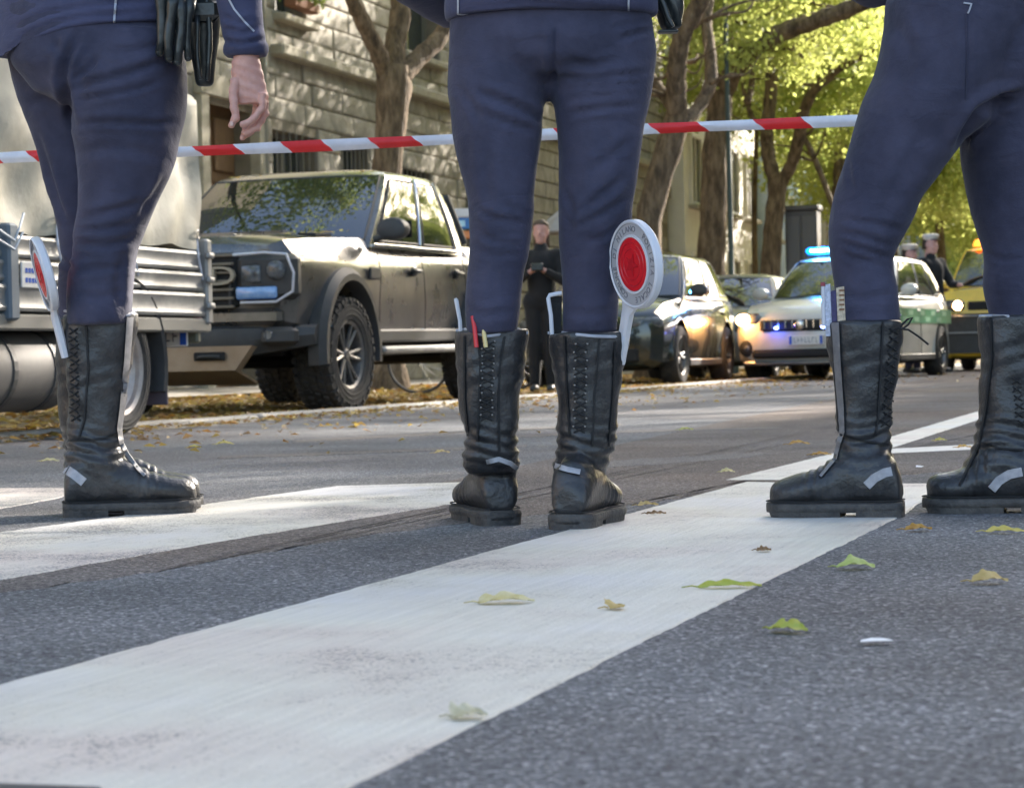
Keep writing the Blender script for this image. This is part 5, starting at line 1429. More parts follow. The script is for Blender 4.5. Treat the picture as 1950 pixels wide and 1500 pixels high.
# ---------------- people in the distance
def bg_person(label, base, face, s, pose, mats_, cap=None, hair_low=-.06, hairm=None):
    base = Vector(base); t = thing('person', label, 'person', base)
    f = Vector(face).normalized(); r = Vector((f.y, -f.x, 0))
    def Q(x, y, z): return base + (r * x + f * y + Vector((0, 0, z))) * s
    J = {k_: Q(*v) for k_, v in pose.items()}
    leg = [('hpl', 'knl', .085, .058), ('knl', 'anl', .056, .036), ('hpr', 'knr', .085, .058), ('knr', 'anr', .056, .036), ('hpl', 'hpr', .10, .10)]
    tor = [('hip', 'chest', .12, .13), ('chest', 'neck', .10, .05), ('chest', 'shl', .09, .06), ('chest', 'shr', .09, .06), ('hip', 'hpl', .11, .09), ('hip', 'hpr', .11, .09)]
    arm = [('shl', 'ell', .05, .04), ('ell', 'wrl', .038, .027), ('shr', 'elr', .05, .04), ('elr', 'wrr', .038, .027)]
    sc = lambda L_, k_: [(a, c, (x + k_) * s, (y + k_) * s) for a, c, x, y in L_]
    b = capsule_body(J, sc(leg + tor + arm, 0))
    P = head_geo(b, J['neck'] + Vector((0, 0, .165 * s)), face, s)
    for nm in 'lr':
        w = J['wr' + nm]; d = (w - J['el' + nm]).normalized(); sd = r
        b.tube([w, w + d * .05, w + d * .09], [.025, .034, .03], 8)
        for i in range(4):
            p0 = w + d * .08 + sd * (i - 1.5) * .018; b.tube([p0, p0 + d * .035 - f * .01, p0 + d * .05 - f * .03], [.009, .0085, .007], 6)
        b.tube([w + d * .03, w + d * .06 + Vector((0, 0, .03))], [.011, .009], 6)
    me = remesh(b, .013, 2); o = link('body', toloc(me, base), t); o.data.materials.append(M_SKIN)
    b = capsule_body(J, sc(leg, .018)); me = remesh(b, .014, 2); o = link('trousers', toloc(me, base), t); o.data.materials.append(mats_[0])
    Js = dict(J)
    for nm in 'lr': Js['wr' + nm] = J['el' + nm].lerp(J['wr' + nm], .80)
    b = capsule_body(Js, sc(tor, .022) + sc(arm, .016))
    me = remesh(b, .014, 2); o = link('jacket', toloc(me, base), t); o.data.materials.append(mats_[1])
    for nm in 'lr':
        b = MB(); a = J['an' + nm]; b.tube([a - f * .07 * s - Vector((0, 0, .035)), a - Vector((0, 0, .03)), a + f * .11 * s - Vector((0, 0, .045)), a + f * .19 * s - Vector((0, 0, .05))], [.036, .042, .04, .026], 10)
        b.v = [(v[0] - base.x, v[1] - base.y, max(v[2], .002)) for v in b.v]; b.build('shoe', M_LEATH, t, smooth=180)
    hb = hair_cap(P, s, hair_low); hb.v = [tuple(Vector(v) - base) for v in hb.v]; hb.build('hair', hairm or M_HAIR, t, smooth=180)
    if cap:
        b = MB(); c = J['neck'] + Vector((0, 0, .165 * s)); 
        b.lathe([(.055, .092), (.075, .104), (.10, .118), (.125, .122), (.142, .10), (.15, .04), (.151, .001)], 'Z', 24, c=c - base); cp = b.build('cap', cap, t, smooth=60)
        b = MB(); b.prism([P(x, y, .052) - base for x, y in ((-.075, .06), (-.06, .115), (0, .14), (.06, .115), (.075, .06))], (0, 0, .008)); b.build('peak', M_LEATH, cp)
    return t, J, P
POSE = dict(hip=(0, 0, .98), chest=(0, .0, 1.30), neck=(0, -.01, 1.46), shl=(-.17, 0, 1.38), shr=(.17, 0, 1.38), ell=(-.24, .02, 1.10), elr=(.24, .02, 1.10), wrl=(-.22, .10, .88), wrr=(.22, .10, .88),
            hpl=(-.085, 0, .92), hpr=(.085, 0, .92), knl=(-.10, .03, .50), knr=(.10, .03, .50), anl=(-.11, 0, .09), anr=(.11, 0, .09))
pw = dict(POSE); pw.update(ell=(-.24, .10, 1.12), wrl=(-.05, .24, 1.23), elr=(.25, .10, 1.12), wrr=(.07, .25, 1.22), knl=(-.07, .02, .5), anl=(-.08, 0, .09), knr=(.08, .02, .5), anr=(.09, 0, .09))
Yp = 23.5; c = PX(1036, 740, Yp)
tw, Jw, Pw = bg_person('person in black holding a small camera, seen between the centre officer\'s legs', (c.x, Yp, 0), (-.15, -1, 0), .985, pw, (M_BLACKC, M_BLACKC), hair_low=-.16, hairm=mat('brown_hair', (.06, .035, .02), .6, col2=(.12, .075, .045), scale=40))
b = MB(); b.cbox((Jw['wrl'] + Jw['wrr']) / 2 + Vector((0, -.10, .03)), (.12, .05, .08), .01)
o = b.build('camera', M_LEATH); 
k = thing('camera_case', 'small black camera held up in the hands of the person in black', 'camera', (Jw['wrl'] + Jw['wrr']) / 2 + Vector((0, -.10, .03)))
o.parent = k; o.name = 'camera_body'; V = getv(o.data); V -= np.array(k.location); setv(o.data, V)
b = MB(); b.lathe([(0, .0), (0, .026), (-.05, .028), (-.05, 0)], 'Y', 16, c=(0, -.025, 0)); b.build('lens', M_LEATH, k, smooth=40)
c = PX(1778, 700, 33.4)
pc_ = dict(POSE); pc_.update(ell=(-.22, .14, 1.12), wrl=(-.10, .34, 1.1))
tc_, Jc, Pc = bg_person('person in dark jacket and white peaked cap standing behind the police car', (c.x, 33.4, 0), (.55, -.6, 0), 1.13, pc_, (M_NAVY, M_BLACKC), cap=mat('white_cap', (.62, .55, .46), .7))
c = PX(1738, 700, 33.9)
tc2, Jc2, Pc2 = bg_person('person in a light grey jacket and pale cap bending close behind the police car', (c.x, 33.9, 0), (.6, -.5, 0), 1.06, POSE, (M_NAVY, mat('light_jacket', (.45, .45, .47), .8)), cap=mat('pale_cap', (.58, .50, .42), .7))
# ------------------------------------------------------------------ vehicles
M_TYRE = mat('tyre_rubber', (.018, .018, .018), .8, col2=(.05, .046, .042), scale=12, bump=.001)
M_DTRIM = mat('black_plastic_trim', (.028, .029, .03), .55, col2=(.045, .045, .045), scale=8, bump=.0006, bscale=200)
M_CHROME = mat('polished_metal', (.6, .6, .6), .16, metal=1.0)
M_ALU = mat('dull_aluminium', (.22, .22, .215), .55, metal=.4, col2=(.32, .315, .30), scale=7, bump=.001)
M_RIM = mat('grey_alloy', (.20, .19, .18), .45, metal=.7, col2=(.13, .125, .12), scale=9)
M_RIMD = mat('dark_alloy', (.05, .05, .05), .35, metal=.6)
M_CGLASS = mat('car_glass', (.012, .015, .014), .02, spec=1.0)
M_CGLASS.node_tree.nodes['Principled BSDF'].inputs['IOR'].default_value = 1.7
M_LENS = mat('lamp_lens', (.16, .17, .18), .12, spec=.6, col2=(.05, .055, .06), scale=16)
M_BLUEL = mat('blue_reflection_lens', (.16, .32, .62), .12, coat=1.0, col2=(.28, .44, .70), scale=30)  # light blue of a reflection put into the lens colour
M_UNDER = mat('underbody', (.012, .012, .012), .8)
M_PLATE = mat('plate_white', (.66, .64, .60), .4)
M_EUB = mat('plate_blue', (.03, .10, .45), .4)
def paint(name, c, rough=.28, metal=.5, dust=None):
    return mat(name, c, rough, metal=metal, coat=1.0, col2=dust or tuple(min(1, x * 1.25 + .004) for x in c), scale=3.5, detail=9)
M_TRUCKP = paint('dark_grey_paint', (.024, .024, .023), .28, .15, (.100, .090, .080))
inp(M_TRUCKP.node_tree.nodes['Principled BSDF'], ['Coat Weight'], 1.0); inp(M_TRUCKP.node_tree.nodes['Principled BSDF'], ['Coat Roughness'], .07)
M_BLKP = paint('black_green_paint', (.012, .018, .016), .22, .2)
M_SILV = paint('silver_paint', (.20, .20, .195), .35, .5)
M_POLW = paint('white_paint', (.46, .45, .41), .3, 0.0, (.54, .52, .47))
M_POLG = mat('green_livery', (.03, .22, .09), .35, coat=.8, col2=(.05, .30, .13), scale=8)
M_YEL = paint('yellow_paint', (.78, .50, .02), .3, 0.0)
def emis(name, c, s):
    m = mat(name, c, .3, emit=c, estr=s); return m
M_HEADL = emis('lit_headlight', (1.0, .55, .20), 12)
M_BLUEF = emis('lit_blue_light', (.0, .22, 1.0), 1.6)
M_BLUEC = emis('bright_blue_core', (.40, .85, 1.0), 7)
M_BLUEK = emis('lit_grille_flasher', (.14, .22, 1.0), 6)
M_ORNG = emis('lit_orange_beacon', (1.0, .30, .03), .8)
M_AMBER = mat('amber_lens', (.6, .2, .02), .2, coat=1.0)

def section(hw, zb, zm, zbelt, ztop, c):
    h = [(0, zb), (hw * .55, zb), (hw * .84, zb + .01), (hw * .965, zb + .07), (hw * .995, zm), (hw, (zm + zbelt) / 2), (hw * .985, zbelt - .07), (hw * .95, zbelt - .01), (hw * .87, ztop), (hw * .62, ztop + c * .6), (hw * .3, ztop + c * .95), (0, ztop + c)]
    return h + [(-x, z) for x, z in h[-2:0:-1]]
def car_body(st, arches, m_, nm, parent, sub=1):
    """st: (y, hw, zb, zm, zbelt, ztop, crown)"""
    b = MB(); rings = []
    for s_ in st:
        y = s_[0]; rings.append([(x, y, z) for x, z in section(*s_[1:])])
    b.loft(rings); me = b.mesh(nm, m_)
    if arches:
        cb = MB()
        for (y, z, r, hw) in arches:
            for s_ in (-1, 1):
                n = 26; rr = []
                for xx in (s_ * (hw - .34), s_ * (hw + .3)):
                    rr.append([(xx, y + r * math.cos(2 * math.pi * i / n), z + r * math.sin(2 * math.pi * i / n)) for i in range(n)])
                cb.loft(rr)
        cut = bpy.data.objects.new('cut', cb.mesh('cut', M_UNDER)); C.objects.link(cut)
        me2 = modmesh(me, [('BOOLEAN', dict(operation='DIFFERENCE', object=cut, solver='EXACT'))]); bpy.data.objects.remove(cut)
        me = me2
    me.shade_smooth(); me.set_sharp_from_angle(angle=R(28))
    return link(nm, me, parent)
class Cabin:
    def __init__(s, zb, zt, yf0, yf1, yr0, yr1, wb, wt, bul=.14, bulr=.06, curve=.02):
        s.__dict__.update(locals())
    def dims(s, v):
        zc = s.zb + (s.zt - s.zb) * v
        L_ = lambda a, c: a + (c - a) * v
        cv = s.curve * math.sin(math.pi * min(1, v))
        return zc, L_(s.yf0, s.yf1) - cv * 1.5, L_(s.yr0, s.yr1), L_(s.wb, s.wt) + cv
    def front(s, u, v):
        z, yf, yr, w = s.dims(v); return Vector((u * w, yf + s.bul * abs(u) ** 3, z))
    def side(s, t, v, sd=1):
        z, yf, yr, w = s.dims(v); a = yf + s.bul; c = yr - s.bulr
        return Vector((sd * w * (1 - .05 * (2 * t - 1) ** 4), a + (c - a) * t, z))
    def rear(s, u, v):
        z, yf, yr, w = s.dims(v); return Vector((u * w * .95, yr - s.bulr * abs(u) ** 3, z))
    def hull(s, parent, m_, nm='cabin'):
        b = MB(); rings = []
        for v in (-.05, .0, .2, .4, .6, .8, .94, 1.0):
            rg = [s.front(u, v) for u in np.linspace(-.96, .96, 9)] + [s.side(t, v) for t in np.linspace(0.02, 1, 7)] + [s.rear(u, v) for u in np.linspace(.9, -.9, 6)] + [s.side(t, v, -1) for t in np.linspace(1, 0.02, 7)]
            if v == 1.0: rg = [Vector((p.x * .96, p.y + (.03 if p.y < s.yf1 + .3 else -.02), p.z + .012)) for p in rg]
            rings.append(rg)
        top = rings[-1]; cy = (s.yf1 + s.yr1) / 2
        for k, dz in ((.8, .035), (.5, .05), (.15, .055)): rings.append([Vector((p.x * k, cy + (p.y - cy) * k, p.z + dz)) for p in top])
        b.loft(rings); return b.build(nm, m_, parent, smooth=40)
    def panel(s, fn, u0, u1, v0, v1, m_, nm, parent, lift=.006, u0t=None, u1t=None, nu=8, nv=6, sd=1, seal=True):
        u0t = u0 if u0t is None else u0t; u1t = u1 if u1t is None else u1t
        rows = []; 
        def P(u, v, l):
            e = 1e-3; p = fn(u, v); a = fn(u + e, v) - p; c = fn(u, v + e) - p; n = a.cross(c).normalized()
            if n.dot(p - Vector((0, (s.yf0 + s.yr0) / 2, p.z))) < 0: n = -n
            return p + n * l
        def grid(g, l):
            out = []
            for j in range(nv + 1):
                v = v0 - g + (v1 - v0 + 2 * g) * j / nv; q = (v - v0) / (v1 - v0)
                a = u0 + (u0t - u0) * q - g * .5; c = u1 + (u1t - u1) * q + g * .5
                out.append([P(a + (c - a) * i / nu, v, l) for i in range(nu + 1)])
            return out
        b = MB(); b.loft(grid(0, lift), closed=False); o = b.build(nm, m_, parent, smooth=180)
        if seal:
            g = grid(.012, lift - .002); b = MB(); P_ = g[0] + [r_[-1] for r_ in g[1:]] + g[-1][::-1][1:] + [r_[0] for r_ in g[-2:0:-1]]
            b.tube(P_ + [P_[0]], .009, 5, caps=False); b.build('window_seal', M_DTRIM, o)
        return o
_wcache = {}
def wheel(parent, x, y, r, w, sd, rimr, style='alloy', knobs=False, rimm=None, spokes=5, steer=0):
    key = (r, w, rimr, style, knobs, rimm.name if rimm else '')
    if key not in _wcache:
        b = MB()
        prof = [(-w * .42, rimr * .98), (-w * .5, rimr * 1.06), (-w * .53, (rimr + r) / 2), (-w * .48, r * .95), (-w * .38, r * .992), (0, r), (w * .38, r * .992), (w * .48, r * .95), (w * .53, (rimr + r) / 2), (w * .5, rimr * 1.06), (w * .42, rimr * .98)]
        b.lathe(prof, 'X', 56)
        if knobs:
            n = 38
            for i in range(n):
                a = 2 * math.pi * i / n
                for (xx, wd, off, ln) in ((-.44, .16, 0, .75), (-.2, .17, .5, .62), (.03, .17, 0, .62), (.22, .15, .5, .62), (.44, .16, 0, .75)):
                    aa = a + off * 2 * math.pi / n; rr = r * (1.0 if abs(xx) < .4 else .975)
                    mt = Matrix.Rotation(aa, 3, 'X')
                    q = MB(); q.box((xx * w, 0, rr), (wd * w, ln * 2 * math.pi * r / n, .026), taper=.82, rz=.25 * (1 if i % 2 else -1) * (1 if abs(xx) < .4 else 0))
                    b.add([mt @ Vector(v) for v in q.v], q.f)
                    if abs(xx) > .4 and i % 2 == 0:
                        q = MB(); q.box((math.copysign(w * .52, xx), 0, r * .90), (.012, .03, r * .09)); b.add([mt @ Vector(v) for v in q.v], q.f)
        for k in range(3): b.lathe([(w * .525, rimr + (r - rimr) * (.25 + .2 * k)), (w * .537, rimr + (r - rimr) * (.29 + .2 * k)), (w * .525, rimr + (r - rimr) * (.33 + .2 * k))], 'X', 40)
        tm = b.mesh('wheel', M_TYRE, 40)
        b = MB()
        o_ = w * .42
        b.lathe([(o_ + .006, rimr * 1.03), (o_ + .014, rimr * 1.0), (o_, rimr * .93), (o_ - .04, rimr * .89), (-o_, rimr * .86)], 'X', 48)
        if style == 'steel':
            b.lathe([(o_ - .02, rimr * .90), (o_ - .045, rimr * .80), (o_ - .05, rimr * .62), (o_ - .015, rimr * .48), (o_ - .01, rimr * .30), (o_ + .0, rimr * .27), (o_ + .03, rimr * .22), (o_ + .035, .0001)], 'X', 48)
            for k in range(5):
                a = 2 * math.pi * k / 5; b.tube([(o_ - .02, math.cos(a) * rimr * .38, math.sin(a) * rimr * .38), (o_ + .012, math.cos(a) * rimr * .38, math.sin(a) * rimr * .38)], .011, 6)
        else:
            b.lathe([(o_ - .01, .0001), (o_ - .008, rimr * .13), (o_ - .03, rimr * .24), (o_ - .07, rimr * .26)], 'X', 30)
            for k in range(spokes):
                for d in (-.17, .17):
                    a = 2 * math.pi * k / spokes + d; a0 = 2 * math.pi * k / spokes + d * .6
                    P = [(o_ - .035, math.cos(a0) * rimr * .18, math.sin(a0) * rimr * .18), (o_ - .022, math.cos(a) * rimr * .55, math.sin(a) * rimr * .55), (o_ - .012, math.cos(a * 1.0) * rimr * .93, math.sin(a) * rimr * .93)]
                    b.tube(P, [rimr * .085, rimr * .06, rimr * .065], 6)
        rm = b.mesh('rim', rimm or M_RIM, 35)
        b = MB(); b.lathe([(o_ - .075, .0001), (o_ - .075, rimr * .88), (-o_, rimr * .88)], 'X', 32)
        b.lathe([(o_ - .07, .02), (o_ - .068, rimr * .6), (o_ - .078, rimr * .62)], 'X', 32)
        dm = b.mesh('brake_disc', M_UNDER if style != 'steel' else M_UNDER, 40)
        _wcache[key] = (tm, rm, dm)
    tm, rm, dm = _wcache[key]
    o = link('wheel', tm, parent); o.location = (x, y, r)
    o.rotation_euler = (0, 0, (0 if sd > 0 else math.pi) + steer)
    link('rim', rm, o); link('brake_disc', dm, o)
    return o
def plate(parent, c, rz=0, both=True, w=.36, h=.11, m_=None):
    b = MB(); mt = Matrix.Translation(c) @ Matrix.Rotation(rz, 4, 'Z')
    b.cbox((0, 0, 0), (w, .012, h), .004); b.v = [tuple(mt @ Vector(v)) for v in b.v]; o = b.build('number_plate', m_ or M_PLATE, parent)
    for s_ in ((-1, 1) if both else (1,)):
        b = MB(); b.box((s_ * (w / 2 - .024), -.0075, 0), (.036, .004, h * .86)); b.v = [tuple(mt @ Vector(v)) for v in b.v]; b.build('blue_band', M_EUB, o)
    b = MB(); g = random.Random(int(c[0] * 100))
    for i in range(7):
        x = (i - 3) * (w * .105)
        b.box((x - .009, -.0072, 0), (.006, .003, h * .55)); b.box((x + .004, -.0072, g.choice((-1, 0, 1)) * h * .22), (.02, .003, .009))
    b.v = [tuple(mt @ Vector(v)) for v in b.v]; b.build('plate_marks', M_INK, o)
    return o
def seam(parent, pts, nm='door_seam', r=.004):
    b = MB(); b.tube(pts, r, 5); return b.build(nm, M_UNDER, parent)
def arch_trim(parent, y, z, r, x, sd, m_, w=.07, th=.05, a0=-.15, a1=math.pi + .15, nm='wheel_arch'):
    b = MB(); rings = []
    for i in range(21):
        a = a0 + (a1 - a0) * i / 20; ca, sa = math.cos(a), math.sin(a)
        rings.append([(sd * (x - .05), y + ca * r * .985, z + sa * r * .985), (sd * (x + th), y + ca * r, z + sa * r), (sd * (x + th), y + ca * (r + w * .5), z + sa * (r + w * .5)), (sd * (x + th * .4), y + ca * (r + w), z + sa * (r + w)), (sd * (x - .05), y + ca * (r + w), z + sa * (r + w))])
    b.loft(rings); return b.build(nm, m_, parent, smooth=40)
def mirror(parent, x, y, z, m_, s=1.0, sd=1):
    b = MB(); rings = []
    for q, k in ((-.5, .55), (-.42, .9), (0, 1.0), (.35, .92), (.5, .5)):
        rings.append([(x + sd * (.13 * s + .13 * s * math.cos(t) * (.97 if math.cos(t) > 0 else 1)), y + q * .16 * s, z + .09 * s * k * math.sin(t)) for t in np.linspace(0, 2 * math.pi, 15)[:-1]])
        rings[-1] = [(x + sd * .15 * s + (p[0] - x - sd * .15 * s) * k, p[1], p[2]) for p in rings[-1]]
    b.loft(rings); b.tube([(x - sd * .03, y, z - .07 * s), (x + sd * .10 * s, y, z - .05 * s)], .025 * s, 8)
    o = b.build('mirror', m_, parent, smooth=60)
    b = MB(); b.cbox((x + sd * .15 * s, y + .085 * s, z), (.2 * s, .008, .13 * s), .02); b.build('mirror_glass', M_CGLASS, o)
    return o

# ---------------- dark pickup
pk = thing('pickup_truck', 'dusty dark grey double cab pickup with chunky off road tyres parked at the kerb', 'pickup truck', ST(-6.80, 15.36, .0), -TH)
pk.scale = (.95, .95, .95); pk.rotation_euler = (R(.5), 0, -TH)
st = [(-.84, .62, .62, .84, 1.10, 1.14, .02), (-.82, .80, .60, .84, 1.13, 1.195, .03), (-.74, .90, .58, .84, 1.15, 1.235, .045), (-.45, .950, .56, .84, 1.155, 1.255, .055), (-.1, .965, .55, .84, 1.16, 1.27, .06), (.4, .965, .55, .84, 1.17, 1.285, .05),
      (.66, .955, .52, .8, 1.17, 1.295, .035), (.9, .95, .52, .8, 1.18, 1.26, .02), (1.6, .95, .52, .8, 1.19, 1.25, .01), (3.02, .955, .52, .8, 1.20, 1.25, .01), (3.06, .965, .56, .82, 1.22, 1.30, .0), (4.2, .965, .6, .84, 1.24, 1.32, .0), (4.36, .93, .66, .84, 1.22, 1.30, .0)]
car_body(st, [(0, .44, .52, .96), (3.27, .44, .52, .96)], M_TRUCKP, 'body', pk)
cb = Cabin(1.25, 1.84, .62, 1.42, 3.12, 2.86, .915, .765, bul=.16, bulr=.05)
cb.hull(pk, M_TRUCKP)
cb.panel(cb.front, -.90, .90, .07, .95, M_CGLASS, 'windscreen', pk, nu=12)
cb.panel(cb.side, .05, .42, .06, .90, M_CGLASS, 'window', pk, u0t=.055, u1t=.40)
cb.panel(cb.side, .49, .83, .06, .90, M_CGLASS, 'window', pk, u0t=.47, u1t=.78)
cb.panel(lambda t, v: cb.side(t, v, -1), .05, .42, .06, .90, M_CGLASS, 'window', pk, u0t=.055, u1t=.40)
cb.panel(lambda t, v: cb.side(t, v, -1), .49, .83, .06, .90, M_CGLASS, 'window', pk, u0t=.47, u1t=.78)
cb.panel(cb.rear, -.8, .8, .1, .9, M_CGLASS, 'rear_window', pk)
# bright edge strips of the door frames
for t_ in ((.445, .425), (.86, .80)):
    b = MB(); b.tube([cb.side(t_[0] + (t_[1] - t_[0]) * q, .03 + .93 * q) + Vector((.006, 0, 0)) for q in np.linspace(0, 1, 7)], .017, 6); b.build('pillar_trim', M_CHROME, pk, smooth=60)
b = MB(); b.tube([cb.side(t, .0) + Vector((.012, 0, -.005)) for t in np.linspace(.02, .9, 9)], .012, 6); b.build('belt_trim', M_CHROME, pk, smooth=60)
for y in (-.62, 0): pass
for sd in (-1, 1):
    for y in (0, 3.27): 
        arch_trim(pk, y, .44, .52, .955, sd, M_DTRIM, w=.095, th=.075)
        wheel(pk, sd * .86, y, .415, .285, sd, .245, knobs=True, spokes=6, steer=-.06 if y == 0 else 0)
    b = MB(); b.cbox((sd * .97, 1.62, .44), (.16, 2.05, .06), .02); b.build('side_step', M_ALU if sd > 0 else M_DTRIM, pk)
    b = MB(); b.cbox((sd * .945, 1.62, .55), (.05, 2.1, .10), .015); b.build('rocker_trim', M_DTRIM, pk)
    mirror(pk, sd * .93, .80, 1.36, M_DTRIM, 1.0, sd)
    for (ya, yb) in ((.70, .74), (1.76, 1.74), (2.86, 2.80)): seam(pk, [(sd * .962, ya, .60), (sd * .972, ya + .0, .82), (sd * .972, yb, 1.02), (sd * .945, yb, 1.19)])
    for y in (1.55, 2.62):
        h = MB(); h.cbox((sd * .985, y, 1.06), (.03, .20, .035), .012); h.ball((sd * .965, y - .02, 1.055), (.02, .075, .045), 10, 6); h.build('door_handle', M_LEATH, pk, smooth=50)
    # headlights: C shaped clamp with projector lens
    b = MB(); b.cbox((sd * .70, -.795, .975), (.44, .16, .32), .04, rz=sd * .14); hl_ = b.build('headlight', M_LENS if sd < 0 else M_DTRIM, pk, smooth=40)
    b = MB(); b.lathe([(-.01, 0.0001), (-.015, .045), (0, .065), (.03, .07)], 'Y', 20, c=(sd * .78, -.888, 1.02)); b.build('lens', M_LENS, hl_, smooth=60)
    b = MB(); b.cbox((sd * .60, -.885, 1.0), (.15, .03, .13), .02); b.build('lens', M_LENS, hl_, smooth=60)
    b = MB(); b.tube([(sd * .45, -.888, 1.135), (sd * .70, -.882, 1.145), (sd * .86, -.862, 1.13), (sd * .905, -.845, 1.00), (sd * .895, -.845, .87), (sd * .78, -.875, .80), (sd * .52, -.895, .80)], .011, 6); b.build('light_strip', M_PLW, hl_, smooth=60)
    b = MB(); b.cbox((sd * .64, -.888, .868), (.30, .03, .09), .015, rz=sd * .1); b.build('lower_lens', M_BLUEL, hl_, smooth=60)
# grille with bold letters and mesh
b = MB(); b.cbox((0, -.83, .955), (.98, .10, .40), .03); gr = b.build('grille', M_UNDER, pk)
M_GBAR = mat('olive_grey_bar', (.14, .12, .09), .45, col2=(.20, .17, .13), scale=6)
for k in range(7):
    b = MB(); b.cbox((0, -.89, .775 + k * .06), (.94, .03, .02), .004); b.build('grille_bar', M_GBAR, gr)
for k in range(5):
    x = -.44 + k * .22; b = MB(); b.cbox((x, -.887, .86), (.02, .024, .15), .004); b.build('grille_bar', M_DTRIM, gr)
M_LET = mat('letter_grey', (.28, .24, .18), .4, col2=(.34, .30, .22), scale=10)
for ch, x in zip('FORD', (-.40, -.135, .135, .40)):
    b = MB(); add_text(b, ch, .19, Matrix.Translation((x, -.915, .985)) @ Matrix.Rotation(math.pi / 2, 4, 'X'), .018, sx=1.5); b.build('letter', M_LET, gr)
b = MB(); b.cbox((0, -.815, .70), (1.62, .12, .12), .03); b.build('lower_bonnet_trim', M_TRUCKP, pk)
# steel bumper, corner pieces, skid plate
b = MB(); rings = []
for x in np.linspace(-.98, .98, 15):
    k = abs(x / .98); y = -.92 + .26 * k ** 3.2; z0 = .40 + .10 * k ** 2; z1 = .64
    rings.append([(x, y + .18, z0), (x, y + .02, z0), (x, y - .015, (z0 + z1) / 2), (x, y + .01, z1 - .02), (x, y + .05, z1), (x, y + .20, z1)])
b.loft(rings); b.build('front_bumper', M_DTRIM, pk, smooth=35)
for sd in (-1, 1):
    b = MB(); b.cbox((sd * .80, -.868, .56), (.26, .10, .13), .03, rz=sd * .35); bp_ = b.build('bumper_corner', M_DTRIM, pk, smooth=40)
    b = MB(); b.lathe([(-.012, .0001), (-.012, .03), (.01, .038)], 'Y', 14, c=(sd * .74, -.935, .57)); b.build('fog_light', M_LENS, bp_, smooth=60)
b = MB(); b.prism([(-.62, -.95, .50), (.62, -.95, .50), (.48, -.93, .33), (-.48, -.93, .33)], (0, .10, -.01)); b.prism([(-.48, -.93, .33), (.48, -.93, .33), (.44, -.45, .22), (-.44, -.45, .22)], (0, 0, .02))
b.build('skid_plate', mat('sandy_metal', (.34, .25, .17), .45, metal=.3, col2=(.42, .33, .24), scale=5), pk)
b = MB(); b.cbox((.30, -.958, .43), (.24, .02, .06), .02); b.build('tow_hook_slot', M_UNDER, pk)
b = MB(); b.tube([(.22, -.97, .425), (.26, -.995, .43), (.34, -.995, .43), (.38, -.97, .425)], .012, 8); b.build('tow_hook', M_DTRIM, pk, smooth=50)
b = MB(); b.box((0, 1.8, .50), (1.3, 4.6, .16)); b.tube([(-.7, 0, .38), (.7, 0, .38)], .05, 8); b.tube([(-.7, 3.27, .38), (.7, 3.27, .38)], .07, 8); b.tube([(.45, .6, .40), (.45, 4.2, .45)], .035, 8); b.build('chassis', M_UNDER, pk)
b = MB(); b.tube([(-.78, 3.35, 1.34), (-.70, 3.2, 1.72), (.70, 3.2, 1.72), (.78, 3.35, 1.34)], .04, 10); b.build('sports_bar', M_DTRIM, pk, smooth=50)
b = MB(); b.prism([(-.40, .3, 1.335), (.40, .3, 1.335), (.34, -.55, 1.290), (-.34, -.55, 1.290)], (0, 0, .022)); b.build('bonnet_bulge', M_TRUCKP, pk)
for sd in (-1, 1):
    b = MB(); b.prism([(sd * .56, .1, 1.305), (sd * .70, .1, 1.295), (sd * .70, .42, 1.305), (sd * .56, .42, 1.315)], (0, 0, .02)); b.build('bonnet_vent', M_UNDER, pk)
    b = MB(); b.cbox((sd * .975, .60, 1.02), (.02, .22, .09), .01); b.build('side_vent', M_DTRIM, pk)
wp = MB(); wp.tube([cb.front(-.5, .02) + Vector((0, -.01, .02)), cb.front(.1, .12) + Vector((0, -.02, .02))], .008, 5); wp.build('wiper', M_DTRIM, pk)
# leaves resting on roof and bonnet edges
b = MB(); g = random.Random(12)
V = []
for i in range(170):
    on = g.random() < .5
    if on: x = g.uniform(-.66, .66); y = g.uniform(1.54, 1.8); z = 1.868
    else: x = g.uniform(-.8, .8); y = g.uniform(.35, .62); z = 1.345
    a = g.uniform(0, 6.28); s_ = g.uniform(.02, .045); u_ = Vector((math.cos(a), math.sin(a), g.uniform(-.1, .3))) * s_; v_ = Vector((-math.sin(a), math.cos(a), .3)) * s_ * .45; c_ = Vector((x, y, z))
    V += [c_ - u_, c_ + v_, c_ + u_, c_ - v_]
o = link('roof_leaves', fastquads('roof_leaves', np.array([tuple(v) for v in V]), [LM['yellow'], LM['tan']], [i % 2 for i in range(170)])); o.parent = pk; o['kind'] = 'stuff'

